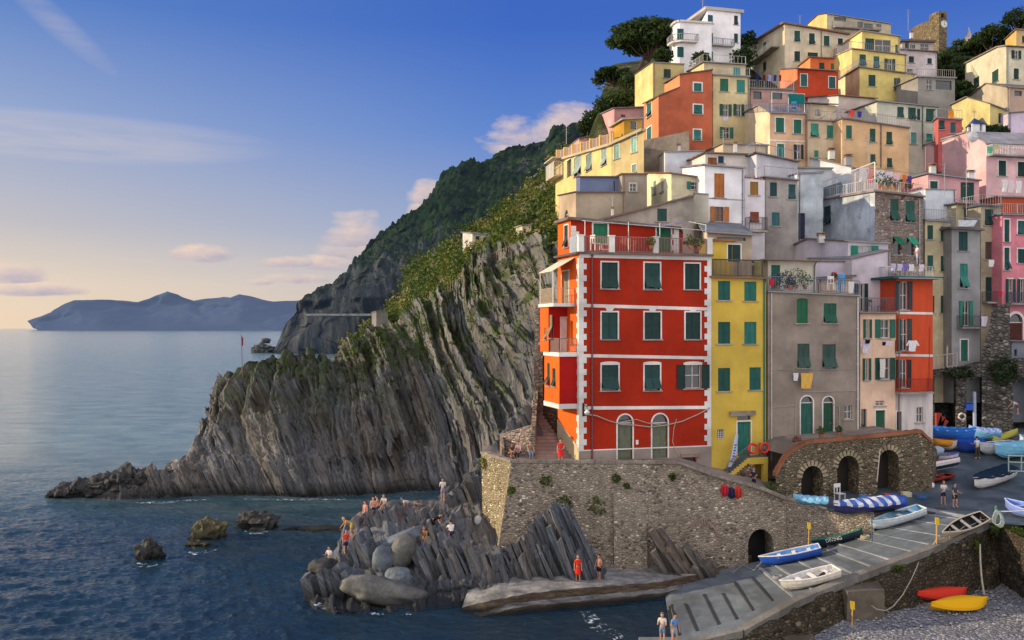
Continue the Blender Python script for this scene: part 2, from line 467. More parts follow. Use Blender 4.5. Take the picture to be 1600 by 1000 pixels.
mount_m = t.mix(t.g(m, .3, .5), rock, forest)
b = t.n('BsdfPrincipled'); t.set(b, 'Base Color', mount_m); b.inputs['Roughness'].default_value = 1; b.inputs['Specular IOR Level'].default_value = 0
t.set(b, 'Emission Color', (.2, .3, .48)); b.inputs['Emission Strength'].default_value = .04  # faint blue emission stands in for airlight haze
t.set(b, 'Normal', t.bump(t.math('ADD', fo, rk), .8, 4))
o = t.n('OutputMaterial'); t.t.links.new(b.outputs[0], o.inputs[0]); mount_m = t.m
sil = [(424, 553), (432, 545), (440, 530), (450, 513), (462, 498), (477, 486), (481, 476), (500, 463), (520, 450), (540, 437), (555, 427), (559, 408), (570, 397), (581, 387), (600, 372), (614, 361), (635, 348), (656, 333), (670, 318), (682, 304), (694, 288), (705, 275), (731, 266), (757, 262), (770, 249), (785, 240), (802, 233), (828, 229), (851, 226), (864, 214), (900, 211), (960, 215), (1040, 230), (1150, 260)]
cols = []
for x, y in sil:
    k = min(1, max(0, (x-430)/300)); Dc = 740+360*k; fy = 554
    zc = zat(y, Dc); cl = .5 if x < 640 else .3
    def q(zz, D): return (HY-(zz-CH)/D*F, D)
    cols.append((x, [(fy+.3, 690+25*k), q(zc*.12+.3, 697+30*k), q(zc*.45, 715+60*k), q(zc*.75, 715+.6*(Dc-715)), (y, Dc), q(zc*.6, Dc+160), q(-3, Dc+320)]))
P = px_grid(cols, 620, 330); p = P.reshape(-1, 3); w = np.clip(p[:, 2]/40, 0, 1)
gully = 1-2*np.abs(vnoise(p*[.012, .004, .006], 21))
P[..., 1] -= (w*(46*gully+26*fbm(p*.02, 4, 22))).reshape(P.shape[:2])
P[..., 1] -= beds(P, .3, [22, 8], [2.6, 1.2], 20, 30, 60)*np.clip(1.4-P[..., 2]/90, 0, 1)
canopy = np.abs(vnoise(p*.11, 24))+.6*np.abs(vnoise(p*.24, 25))
P[..., 2] += (np.clip((p[:, 2]-25)/40, 0, 1)*(6.5*canopy)).reshape(P.shape[:2])
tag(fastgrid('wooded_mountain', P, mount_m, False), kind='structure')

# ---- main layered cliff
crest = [(80, 772), (95, 766), (110, 770), (130, 758), (150, 750), (175, 745), (190, 738), (205, 742), (225, 735), (250, 738), (270, 728), (290, 722), (300, 700), (310, 680), (316, 655), (322, 640), (330, 606), (338, 594), (352, 588), (368, 586), (385, 583), (395, 578), (410, 577), (435, 566), (450, 559), (470, 564), (500, 562), (525, 560), (545, 548), (560, 541), (575, 530), (600, 512), (630, 498), (650, 486), (680, 466), (705, 448), (730, 424), (760, 408), (790, 395), (820, 385), (850, 378), (880, 372), (930, 372)]
foot = pl([(80, 777), (130, 779), (190, 784), (260, 781), (330, 775), (500, 777), (600, 775), (640, 770), (930, 770)])
cols = []
for x, y in crest:
    fy = foot(x); Df = F*(CH+.2)/(fy-HY); k = min(1, max(0, (x-300)/350)); Df = Df-float(np.interp(x, [690, 880], [0, 10])); Dc = Df+1.5+min(1, (fy-y)/150)*(6+9*k); Dc += float(np.interp(x, [430, 600, 700, 780, 870], [0, 11, 6, -3, -8]))
    z1 = zat(y, Dc)
    def q(zz, D): return (HY-(zz-CH)/D*F, D)
    bk = 8+12*k
    cols.append((x, [(fy+4, Df-.4), q(z1*.1, Df+.2), q(z1*.5, Df+(Dc-Df)*.35), q(z1*.85, Df+(Dc-Df)*.72), (y, Dc), q(z1-.6, Dc+bk*.4), q(z1*.45-.5, Dc+bk), q(-1.5, Dc+bk*1.5)]))
P = px_grid(cols, 900, 430, sub=[0, 1, 2, 3, 3.6, 4, 4.2, 5, 6, 7])
hgt = np.clip(P[..., 2]/3, .25, 1)
d = beds(P, .42, [4.2, 1.6, .75, .33], [.8, .8, .55, .25], 7, 1, 5)
p = P.reshape(-1, 3); lump = fbm(p*.09, 4, 33).reshape(P.shape[:2])
edge = np.clip((p[:, 0]+35)/25, .3, 1).reshape(P.shape[:2])
P[..., 1] -= hgt*(d*1.3+lump*1.9*edge)
top = np.clip((P[..., 2]-1)/6, 0, 1)
P[..., 2] += hgt*(.95*d*top+.35*fbm(p*.7, 3, 35).reshape(P.shape[:2]))
P[..., 0] += hgt*.12*fbm(p*.9, 3, 36).reshape(P.shape[:2])
cliff_m = strata(.42, (.17, .172, .18), 1.0, .4)
cliff = tag(fastgrid('layered_cliff', P, cliff_m, False), kind='structure')

# ---- green hillside between cliff and town
def ground_veg(name, c1, c2, c3, sc_=1.0):
    t = NT(name)
    a = t.noise(t.pos((.12*sc_,)*3), 1, 6, .65); b = t.noise(t.pos((.9*sc_,)*3), 1, 5, .7)
    cc = t.ramp(a, [(.34, c1), (.5, c2), (.64, c3)]); cc = t.mix(t.math('MULTIPLY', t.g(b, .35, .7), .6), cc, sc3(c1, .5))
    return t.out(cc, .95, t.bump(t.math('ADD', a, b), .9, .6), .1)
slope_m = ground_veg('scrub_slope', (.03, .045, .015), (.1, .11, .04), (.3, .26, .18))
rows = [(530, 560, 550, 205), (560, 542, 532, 204), (575, 532, 515, 203), (600, 515, 495, 201), (625, 500, 470, 199), (634, 495, 424, 198), (660, 480, 404, 196), (690, 463, 388, 193), (722, 430, 372, 190), (730, 424, 360, 188), (760, 410, 345, 184), (790, 396, 318, 180), (820, 386, 296, 176), (850, 380, 275, 172), (870, 374, 243, 170), (900, 372, 224, 168), (960, 372, 214, 166), (1040, 380, 220, 166)]
cols = []
for x, yb, yc, Dc in rows:
    Db = float(np.interp(x, [530, 600, 700, 870], [150, 146, 134, 126])); k = .45
    cols.append((x, [(yb+26, Db-5), (yb*.6+yc*.4, Db+(Dc-Db)*.4), (yb*.25+yc*.75, Db+(Dc-Db)*.75), (yc, Dc), (yc+70, Dc+50)]))
P = px_grid(cols, 260, 150); p = P.reshape(-1, 3)
P[..., 2] += (1.5*fbm(p*.09, 4, 41)).reshape(P.shape[:2])
terr = np.abs((P[..., 2]*.28+vnoise(p*.03, 44).reshape(P.shape[:2])) % 1-.5)
P[..., 1] += terr*2.5
slope = tag(fastgrid('scrub_hillside', P, slope_m, False), kind='structure')
bsl = bvh(P)
EYE = Vector((0, 0, CH))
def cast(b, px, py):
    d = Vector(((px-800)/F, 1, -(py-HY)/F)).normalized()
    return b.ray_cast(EYE, d)[0]
# bushes on the hillside: nobody could count them
mbs = [MB(), MB(), MB()]
rg = random.Random(3)
yb_ = pl([(r[0], r[1]) for r in rows]); yc_ = pl([(r[0], r[2]) for r in rows])
for k in range(900):
    px = rg.uniform(545, 890); py = yc_(px)+(yb_(px)+8-yc_(px))*rg.random()**1.0-2
    if rg.random() < .32: continue
    h = cast(bsl, px, py+2)
    if h is None: continue
    r = rg.uniform(.9, 2.6)
    leaves(mbs[0 if rg.random() < .55 else (1 if rg.random() < .7 else 2)], h+Vector((0, 0, r*.3)), (r, r, r*.75), 60, .28, rg)
vg = [leafy((.03, .07, .015), (.07, .12, .025)), leafy((.12, .17, .03), (.2, .22, .04)), leafy((.26, .22, .07), (.36, .3, .12))]
for mb, m, nm in zip(mbs, vg, ('dark_scrub', 'green_scrub', 'dry_grass')):
    tag(mb.build(nm, m), {'dark_scrub': 'dark evergreen scrub covering the slope above the cliff', 'green_scrub': 'bright green bushes scattered over the sunlit slope', 'dry_grass': 'yellow dry grass tufts on the sunlit slope'}[nm], 'vegetation', kind='stuff')
# thin upright beds standing proud of the cliff face
CSLAB = True
bcl = BVHTree.FromObject(cliff, bpy.context.evaluated_depsgraph_get())
# ---- hill under the town
hz = [(60, -3), (76, -2), (84, 2), (92, 5), (97, 6), (104, 18), (112, 30), (124, 41), (136, 48), (150, 56), (170, 66), (195, 76), (230, 84), (300, 80), (420, 60)]
Dn = np.array([76, 80, 84, 88, 92, 96, 100, 106, 112, 118, 124, 130, 136, 143, 150, 160, 170, 182, 195, 212, 230, 260, 300, 420.])
Xn = np.linspace(0, 1, 130)
P = np.zeros((len(Dn)*3, 130, 3)); Dd = np.interp(np.linspace(0, len(Dn)-1, len(Dn)*3), np.arange(len(Dn)), Dn)
for i, D in enumerate(Dd):
    xl = (868+max(0, D-150)*.9-800)/F*D; xr = 1.3*D
    x = xl+(xr-xl)*Xn**1.6
    z = np.interp(D, [a for a, _ in hz], [b for _, b in hz])
    ed = np.clip((x-xl)/6, 0, 1)**.5
    fall = np.interp((x/D*F+800), [860, 960, 1100, 1450, 1700], [-14, -4, 0, -2, 0]) if D > 140 else 0
    P[i] = np.stack([x, np.full(130, D), (z+fall)*(.35+.65*ed)], -1)
P[..., 2] += (.8*fbm(P.reshape(-1, 3)*.15, 4, 55)).reshape(P.shape[:2])
town_m = ground_veg('hill_ground', (.018, .035, .01), (.05, .065, .02), (.16, .14, .1), 2)
tag(fastgrid('town_hill', P, town_m, False), kind='structure')

# ---- foreground rock outcrop
MC = [(476, (902, 72), (908, 70), (912, 68.5), (920, 67.4)), (490, (890, 72), (897, 70), (915, 67.5), (938, 65)), (520, (866, 73), (884, 70), (912, 67), (946, 63.6)), (543, (822, 75), (850, 72), (900, 68.5), (950, 63)),
      (560, (806, 76), (830, 73), (890, 69), (951, 63)), (600, (788, 77.5), (812, 74), (872, 69.5), (951, 63)), (650, (784, 78), (836, 71.5), (885, 68.5), (950, 63)), (690, (780, 79), (838, 71.5), (884, 68.5), (946, 63.5)),
      (715, (762, 80), (838, 72), (884, 68.7), (942, 64)), (740, (736, 82), (842, 71.6), (886, 68.4), (940, 64.4)), (775, (692, 86), (868, 69.6), (900, 67.6), (936, 65)), (800, (652, 90), (846, 70.2), (885, 68.4), (932, 65.6)),
      (833, (614, 94), (808, 70.6), (866, 68.8), (922, 66.6)), (870, (640, 92), (786, 71), (850, 69.2), (912, 67.8)), (895, (660, 92), (806, 71.2), (862, 69.4), (908, 68.2)), (930, (700, 90), (872, 71), (888, 70), (904, 68.8)), (965, (760, 88), (892, 71), (896, 70), (902, 69.2))]
cols = []
for x, cb, cf, md, ft in MC:
    zb = zat(cb[0], cb[1])
    Db = cb[1]+3+max(0, zb)*.4
    cols.append((x, [(HY+(CH+1.2)/Db*F, Db), cb, cf, md, ft, (HY+(CH+1.4)/(ft[1]-.8)*F, ft[1]-.8)]))
P = px_grid(cols, 420, 260)
d = beds(P, .42, [2.4, .95, .4], [.45, .32, .16], 1.5, 5, 3)
p = P.reshape(-1, 3)
P[..., 1] -= d*.9+.5*fbm(p*.25, 3, 61).reshape(P.shape[:2]); P[..., 2] += .45*d+.2*fbm(p*.8, 3, 62).reshape(P.shape[:2])
rock_m = strata(.42, (.15, .17, .2), -.3, 1.6)
outcrop = tag(fastgrid('rocky_point', P, rock_m, False), kind='structure')

rg = random.Random(11)
def slab_run(mb, prof, x0, x1, D, step, wid, thick, lean=.42, dlean=-.05, jz=.5, zbot=-.5, maxlen=9, jD=.5):
    px = x0
    while px < x1:
        st = step*rg.uniform(.6, 1.5)
        T = at(px, prof(px), D+rg.uniform(-jD, jD)); T.z += rg.uniform(-jz, jz*.4)
        dv = Vector((lean+rg.uniform(-.04, .04), dlean, -1)).normalized()
        L = min(maxlen*rg.uniform(.7, 1.1), (T.z-zbot)/abs(dv.z)); w = st*D/F*wid; th = thick*rg.uniform(.6, 1.3)
        n = max(2, int(L/1.1)); ax = Vector((1, rg.uniform(-.25, .15), lean*.9)).normalized(); ay = ax.cross(dv).normalized()
        prev = None
        for k in range(n+1):
            c = T+dv*(L*k/n)+ax*rg.uniform(-.05, .05)*w+ay*rg.uniform(-.06, .06)
            g_ = 1+.12*k/n; ww = w*.5*g_*rg.uniform(.9, 1.06); tt = th*.5*g_*rg.uniform(.9, 1.1)
            ring = [c-ax*ww-ay*tt, c+ax*ww-ay*tt, c+ax*ww+ay*tt, c-ax*ww+ay*tt]
            if k == 0: ring = [r+Vector((0, 0, rg.uniform(-.25, .25))) for r in ring]
            if prev:
                for i in range(4):
                    j = (i+1) % 4; mb.quad(prev[i], ring[i], ring[j], prev[j])
            else: mb.quad(*ring)
            prev = ring
        px += st
def outcrop_slabs(runs):
    mb = MB()
    for r in runs: slab_run(mb, *r[:7], **(r[7] if len(r) > 7 else {}))
    return mb
A_ = pl([(690, 775), (700, 768), (740, 735), (775, 692), (800, 660), (835, 625)])
B_ = pl([(555, 812), (565, 805), (600, 796), (640, 800), (700, 795), (725, 800)])
C_ = pl([(640, 852), (690, 846), (730, 850), (760, 866), (780, 868), (800, 850), (840, 812), (870, 780), (885, 790), (915, 852), (950, 896)])
D_ = pl([(478, 905), (500, 890), (520, 882), (545, 888), (560, 900)])
E_ = pl([(545, 850), (560, 838), (590, 850), (600, 868)])
mb = outcrop_slabs([(A_, 692, 836, 80, 7, 1.3, 1.6, dict(maxlen=8)), (A_, 700, 830, 77.5, 8, 1.2, 1.3, dict(jz=.9, maxlen=8)),
                    (B_, 556, 722, 74, 6, 1.25, 1.5, dict(maxlen=6, zbot=1)), (pl([(600, 822), (700, 815), (760, 840)]), 660, 760, 72, 6, 1.25, 1.5, dict(maxlen=5)),
                    (C_, 642, 948, 68.3, 5.2, 1.2, 1.3, dict(lean=.44)), (pl([(650, 872), (700, 868), (760, 890), (800, 880), (860, 830), (880, 830), (930, 900)]), 660, 925, 67.5, 6, 1.2, .9, dict(lean=.44, jz=.8)),
                    (D_, 478, 560, 66, 7, 1.25, 1.6, dict(lean=.3)), (E_, 545, 600, 70, 6, 1.2, 1.5, dict(lean=.3, maxlen=6))])
tag(mb.build('tilted_rock_beds', rock_m), kind='structure')
mb = MB()
W2 = pl([(1016, 830), (1022, 826), (1050, 848), (1075, 856), (1110, 880), (1125, 888)])
slab_run(mb, W2, 1016, 1120, 69.4, 6, 1.25, 1.0, lean=.55, maxlen=6)
slab_run(mb, pl([(1018, 860), (1060, 872), (1120, 890)]), 1020, 1110, 69, 7, 1.25, 1.0, lean=.6, maxlen=5)
tag(mb.build('rock_beds_under_wall', strata(.55, (.2, .17, .15), -.3, 1.4)), kind='structure')
mb = MB(); rg = random.Random(17)
for k in range(2100):
    px = rg.uniform(205, 835) if k > 500 else rg.uniform(205, 600); cy = pl(crest)(px); fy = foot(px); s_ = rg.random()**.9
    py = cy+(fy-cy)*s_*.93+1; h_ = cast(bcl, px, py)
    if h_ is None: continue
    if px > 640 and h_.z > 15 and rg.random() < .5: continue
    L = rg.uniform(2.0, 8.5)*(1 if px < 700 else .7); w = rg.uniform(.1, .34); th = rg.uniform(.35, .8); pr = rg.uniform(-.15, .42)
    le = float(np.interp(px, [300, 430, 620, 830], [.52, .5, .38, .26]))+rg.uniform(-.04, .04); T = h_+Vector((0, -pr, rg.uniform(0, .8))); n = max(3, int(L/.9)); prev = None; ph_ = rg.uniform(0, 6)
    for q_ in range(n+1):
        zz = T.z-L*q_/n
        if zz < -.6: break
        x_ = T.x+le*(T.z-zz); pxx = 800+x_/T.y*F
        hh = bcl.ray_cast(Vector((x_, 60, zz)), Vector((0, 1, 0)))[0] if q_ % 2 == 0 or prev is None else None
        yy = (hh.y-pr if hh is not None else (lasty if prev is not None else T.y))
        if prev is not None: yy = lasty+(yy-lasty)*.5
        lasty = yy; ww = w*(1+.12*math.sin(ph_+q_)); c_ = Vector((x_, yy, zz))
        ring = [c_+Vector((-ww, .1, 0)), c_+Vector((ww*.9, -.08, .05)), c_+Vector((ww, th, 0)), c_+Vector((-ww, th, 0))]
        if q_ == 0: ring = [r_+Vector((0, 0, rg.uniform(-.35, .35))) for r_ in ring]
        if prev is not None:
            for i in range(4): mb.quad(prev[i], ring[i], ring[(i+1) % 4], prev[(i+1) % 4])
        else: mb.quad(*ring)
        prev = ring
tag(mb.build('cliff_beds', cliff_m), kind='structure')
mb = MB()
for k in range(420):
    px = rg.choice([rg.uniform(430, 600), rg.uniform(600, 860), rg.uniform(740, 860), rg.gauss(570, 20), rg.gauss(700, 50)])
    cy = pl(crest)(px); py = cy+abs(rg.gauss(0, 1))*45*(1+(px > 700)*1.2)
    h = cast(bcl, px, py)
    if h is None or h.z < 6: continue
    r = rg.uniform(.25, .9); leaves(mb, h, (r, r, r*.6), 26, .13, rg)
tag(mb.build('cliff_tufts', leafy((.05, .09, .015), (.1, .12, .03))), 'small green tufts growing in cracks of the grey cliff', 'vegetation', kind='stuff')


def boulder(name, c, r, seed, m, label, cat='boulder', rot=(0, 0, 0), group=None, amp=.16, det=4, rough=None):
    if rough is None: rough = name in ('sea_rock', 'shore_rock')
    import bmesh
    bm = bmesh.new(); bmesh.ops.create_icosphere(bm, subdivisions=det, radius=1)
    V = np.array([v.co[:] for v in bm.verts])
    n = fbm(V*1.1+seed*3.1, 4, seed); fac = np.round(fbm(V*2.2+seed, 1, seed+5)*3)/3
    rg_ = 1-2*np.abs(vnoise(V*1.9+seed*1.7, seed+9)); V = V*(1+amp*n+amp*.35*fac+amp*.7*rg_+amp*.3*vnoise(V*5+seed, seed+3))[:, None]
    if rough: V = V*(1+.22*(1-2*np.abs(vnoise(V*2.6+seed*.7, seed+4)))+.12*np.round(2*vnoise(V*[4,4,1.2]+seed, seed+6))/2)[:, None]
    V = np.sign(V)*np.abs(V)**.86
    V = V*np.array(r); Mx = np.array(Matrix.Rotation(rot[2], 3, 'Z') @ Matrix.Rotation(rot[1], 3, 'Y') @ Matrix.Rotation(rot[0], 3, 'X')); V = V @ Mx.T
    for v, q in zip(bm.verts, V): v.co = q
    me = bpy.data.meshes.new(name); bm.to_mesh(me); bm.free(); me.materials.append(m)
    me.polygons.foreach_set('use_smooth', [not rough]*len(me.polygons))
    o = bpy.data.objects.new(name, me); col.objects.link(o); o.location = c
    return tag(o, label, cat, group)
bg = boulder_mat((.13, .13, .12)); bd = boulder_mat((.042, .042, .042)); bb = boulder_mat((.12, .145, .175))
def bat(px, py, D): return at(px, py, D)
boulder('boulder', bat(598, 926, 64.6), (2.7, 1.2, .85), 3, bg, 'long pale flat boulder lying at the waterline of the rocky point', rot=(0, .22, 0), amp=.19)
boulder('boulder', bat(628, 862, 68.2), (.85, .8, 1.35), 4, bg, 'upright egg shaped pale boulder wedged between rock slabs', rot=(0, .5, 0), amp=.1)
boulder('boulder', bat(598, 876, 67.8), (.75, .8, 1.0), 5, bb, 'rounded speckled blue grey boulder left of the egg shaped one', amp=.1)
boulder('boulder', bat(624, 905, 66), (.95, .8, .8), 6, bb, 'pale bluish boulder resting behind the long flat one')
boulder('boulder', bat(622, 846, 70), (1.7, .9, .55), 7, bb, 'sloping smooth boulder leaning above the egg shaped one', rot=(0, -.45, 0))
boulder('boulder', bat(505, 889, 67.5), (1.0, .9, .7), 8, bd, 'rounded dark boulder at the left tip of the rocky point')
boulder('sea_rock', bat(233, 868, 77.5), (.95, .9, 1.0), 12, bd, 'small pointed rock in the sea, nearest the left edge', 'rock', amp=.3)
boulder('sea_rock', bat(326, 838, 85), (1.3, 1.1, 1.35), 13, boulder_mat((.09, .08, .04)), 'tall brown algae covered rock standing in the sea', 'rock', amp=.3, rot=(0, .3, 0))
boulder('sea_rock', bat(310, 855, 81.5), (.9, .8, .45), 18, boulder_mat((.1, .08, .035)), 'low brown shelf rock at the foot of the tall sea rock', 'rock', amp=.3)
boulder('sea_rock', bat(401, 820, 89), (1.6, 1.1, .95), 14, bd, 'broad grey rock in the sea below the big cliff', 'rock', amp=.26)
boulder('sea_rock', bat(497, 829, 88.2), (3.0, 1.0, .3), 15, boulder_mat((.05, .05, .03)), 'barely submerged flat reef off the rocky point', 'rock', amp=.3)
boulder('sea_rock', bat(411, 549, 730), (8, 7, 5), 16, boulder_mat((.07, .075, .08)), 'dark rock off the foot of the wooded mountain', 'rock', amp=.25)
boulder('sea_rock', bat(416, 532, 1100), (4.5, 4, 2.6), 17, boulder_mat((.07, .075, .08)), 'tiny dark islet in the open sea', 'rock', amp=.25)
for k, (px, py, r) in enumerate([(88, 775, .7), (99, 771, 1.1), (112, 768, 1.0), (122, 770, .8), (133, 764, 1.2), (146, 760, 1.0), (158, 761, 1.3), (172, 755, 1.4), (183, 762, 1.0), (196, 750, 1.5), (209, 758, 1.2), (222, 748, 1.0)]):
    boulder('shore_rock', bat(px, py, 106), (r, r, r*.8), 20+k, bd, 'jagged dark rock of the low reef trailing left from the cliff', 'rock', group='rocks trailing off the cliff foot', amp=.3, det=4, rot=(0, 0, k*1.3))

# ---- foam
t = NT('sea_foam')
n = t.noise(t.pos((1, 1, 1)), 2.2, 7, .75, .6); 
b = t.n('BsdfPrincipled', {'Roughness': .7}); t.set(b, 'Base Color', (.62, .72, .8))
tr = t.n('BsdfTransparent'); mx = t.n('MixShader', {0: t.g(n, .54, .62)}); t.t.links.new(tr.outputs[0], mx.inputs[1]); t.t.links.new(b.outputs[0], mx.inputs[2])
o = t.n('OutputMaterial'); t.t.links.new(mx.outputs[0], o.inputs[0]); foam_m = t.m
mb = MB()
def strip(pts, w):
    w *= rnd.uniform(.8, 1.2)
    L = len(pts)
    for i in range(L-1):
        a, b = pts[i], pts[i+1]; wa = w*math.sin(math.pi*(i+.3)/L)+.1; wb = w*math.sin(math.pi*(i+1.3)/L)+.1
        pa = at(a[0], a[1], F*(CH-.2)/(a[1]-HY)); pb = at(b[0], b[1], F*(CH-.2)/(b[1]-HY))
        s_ = (pb-pa).cross(Vector((0, 0, 1))).normalized()
        mb.quad(pa-s_*wa, pa+s_*wa, pb+s_*wb, pb-s_*wb)
strip([(906, 956), (918, 958), (925, 968), (934, 978), (948, 986), (962, 994), (975, 1003)], .55)
strip([(500, 826), (520, 823), (538, 828)], .5); strip([(212, 880), (228, 884), (246, 882)], .4); strip([(296, 862), (312, 866), (334, 858)], .4); strip([(380, 830), (400, 834), (424, 830)], .35); strip([(484, 938), (505, 948), (530, 954)], .3); strip([(560, 956), (600, 960), (650, 958)], .3); strip([(200, 786), (260, 785), (330, 779)], .6); strip([(380, 780), (450, 781), (540, 780)], .5)
tag(mb.build('sea_foam', foam_m), 'white foam streak drifting in the dark channel water', 'foam', kind='stuff')

# ---- retaining wall under the red house
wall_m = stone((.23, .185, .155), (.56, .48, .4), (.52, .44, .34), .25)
wall_lit = stone((.34, .28, .17), (.62, .52, .34), (.5, .42, .28), .27)  # brighter yellow copy of the wall stone, sunlight put into its colour
fr1 = Frame(gx(799, 70.5), gx(1228, 71.3)); fr2 = Frame(gx(1228, 71.3), gx(1293, 69.6)); fr3 = Frame(gx(1293, 69.6), gx(1366, 68.4))
def mp1(u, n, z):
    q = fr1.pt(u, n, z); k = 8.7-z
    q.x -= .155*k*max(0, 1-u/5); q.y -= .1*k*min(1, max(0, (fr1.L+2-u)/6)); return q
def topf(fr, pts):
    return pl([fr.uz(*p) for p in pts])
wt = topf(fr1, [(799, 722), (1062, 724), (1085, 732), (1112, 742), (1160, 755), (1192, 764), (1228, 779)])
root = empty('retaining_wall', mp1(8, 0, 0), 'tall rubble stone retaining wall carrying the red house, with a dark cave mouth', 'wall')
mb = MB(); ca = fr1.uz(1166, 872); cb = fr1.uz(1207, 825)
us_ = [fr1.L*i/40 for i in range(41)]
facade(mb, mp1, 0, fr1.L, -1, wt, [(ca[0], cb[0], .6, cb[1], 1.2)], us_, 2.2)
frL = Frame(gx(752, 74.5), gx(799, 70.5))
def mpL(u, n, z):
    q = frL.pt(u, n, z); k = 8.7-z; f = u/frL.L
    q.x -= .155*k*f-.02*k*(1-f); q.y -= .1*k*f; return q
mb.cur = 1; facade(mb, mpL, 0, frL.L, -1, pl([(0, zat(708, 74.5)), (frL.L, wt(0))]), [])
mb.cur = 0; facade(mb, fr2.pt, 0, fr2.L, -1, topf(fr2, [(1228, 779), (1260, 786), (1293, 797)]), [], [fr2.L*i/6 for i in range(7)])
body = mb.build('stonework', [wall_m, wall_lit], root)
mb = MB()     # coping course along the top
def coping(mb, mp, L, top, n=24, w=.5, h=.16, i0=0, out=.08):
    for i in range(n):
        a, b = L*i/n, L*(i+1)/n-.02
        bt = [mp(a, out, top(a)), mp(b, out, top(b)), mp(b, out-w, top(b)), mp(a, out-w, top(a))]
        hh = h*rnd.uniform(.8, 1.2); mb.hexa([v-Vector((0, 0, .05)) for v in bt], [v+Vector((0, 0, hh)) for v in bt])
coping(mb, mp1, fr1.L, wt, 40); coping(mb, mpL, frL.L, pl([(0, zat(708, 74.5)), (frL.L, wt(0))]), 8)
coping(mb, fr2.pt, fr2.L, topf(fr2, [(1228, 779), (1260, 786), (1293, 797)]), 8)
mb.build('coping', concrete((.3, .26, .22)), root)
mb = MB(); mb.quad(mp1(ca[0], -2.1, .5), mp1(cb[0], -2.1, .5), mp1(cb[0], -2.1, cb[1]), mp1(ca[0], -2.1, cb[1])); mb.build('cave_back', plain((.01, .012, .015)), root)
mb = MB()   # blind brick arch
u0, z0 = fr1.uz(1068, 838); u1, z1 = fr1.uz(1122, 812)
for i in range(17):
    a = math.pi*(.1+.8*i/16); c = ((u0+u1)/2-(u1-u0)/2*math.cos(a), z0-.3+(z1-z0+.2)*math.sin(a))
    q = mp1(c[0], .02, c[1]); M = Matrix.Rotation(-(a-math.pi/2), 3, 'Y'); mb.box(q, (.1, .12, .55), M)
mb.build('blind_arch', concrete((.3, .22, .18)), root)
mb = MB()   # low buttress course
u0, z0 = fr1.uz(957, 893); u1, z1 = fr1.uz(1008, 800)
for k in range(1):
    b_ = [mp1(u0, .45, -.5), mp1(u1, .45, -.5), mp1(u1, 0, -.5), mp1(u0, 0, -.5)]; t_ = [mp1(u0, .18, z1+1.5), mp1(u1, .18, z1+1.5), mp1(u1, 0, z1+1.5), mp1(u0, 0, z1+1.5)]
    mb.hexa(b_, t_)
mb.build('buttress', wall_m, root)
# plants on the wall
wl = leafy((.04, .09, .015), (.1, .13, .02)); wl2 = leafy((.14, .16, .02), (.2, .2, .03))
for k, (px, py, r, m, lb) in enumerate([(856, 752, .5, wl, 'round green plant rooted in the wall below the terrace'), (962, 748, .35, wl, 'small green plant in the wall under the left arched door'), (932, 792, .75, wl, 'large leafy plant hanging on the middle of the wall'), (884, 785, .6, wl, 'green plant beside the tip of the rock beds'),
                                   (757, 724, .55, wl2, 'yellow green shrub on the sunlit wall corner'), (802, 765, .3, wl, 'small green tuft on the wall just right of the sunlit corner'), (1050, 747, .3, wl, 'green tuft under the cellar door'), (979, 760, .25, wl, 'tiny plant between the two arched doors, low on the wall')]):
    fr_ = fr1; u = fr1.u(px); z = zat(py, 70.3)
    q = mp1(max(u, .3), .1, z) if px > 790 else at(px, py, 73.9)
    mb = MB(); leaves(mb, q, (r, r*.5, r), int(110*r+20), .13, rg); mb.tube([q+Vector((0, .3, -r*.4)), q], .03, 5)
    tag(mb.build('wall_plant', m), lb, 'plant', 'plants rooted in the retaining wall')

# ---- terrace / path behind the wall
pave = concrete((.3, .25, .22))
cols = []
for px in (754, 790, 830, 905, 1000, 1062, 1112, 1160, 1192, 1228):
    z = wt(max(0, fr1.u(px)))-.03
    cols.append([(px, 70.75 if px > 795 else 74.2, z), (px, 74, z+.02), (px, 80, z+.05)])
P = np.array([[[(c[k][0]-800)/F*c[k][1], c[k][1], c[k][2]] for c in cols] for k in range(3)])
tag(fastgrid('terrace_paving', P, pave, False), kind='structure')
# ---- slipway, plaza, beach, quay
farE = [(1040, 936, .1), (1048, 933, .3), (1130, 897, .9), (1200, 880, 1.5), (1290, 858, 2.6), (1360, 830, 4.0), (1440, 797, 5.4), (1450, 793, 5.5)]
nearE = [(1052, 1016, .0), (1060, 1010, .3), (1160, 985, 1.3), (1250, 935, 2.6), (1350, 895, 3.4), (1450, 858, 4.3), (1540, 818, 5.2), (1552, 812, 5.3)]
def w3(px, py, z): return at(px, py, dfor(py, z))
N = 120
def edge(pts, n):
    W_ = np.array([w3(*p)[:] for p in pts]); tt = np.linspace(0, len(pts)-1, n)
    return np.stack([np.interp(tt, np.arange(len(pts)), W_[:, k]) for k in range(3)], -1)
fe, ne = edge(farE, N), edge(nearE, N)
fe2 = fe+(fe-ne)*.12
P = np.stack([ne+(fe2-ne)*k for k in np.linspace(0, 1, 30)])
P[..., 2] += (.03*fbm(P.reshape(-1, 3)*.5, 3, 71)).reshape(P.shape[:2])
slip_m = concrete((.145, .17, .195))  # blue of the shaded harbour light mixed into the concrete tone
slip = tag(fastgrid('slipway', P, slip_m, False), kind='structure')
slipP = P.copy()
mb = MB()     # raised stone ribs across the slipway
dark = MB()
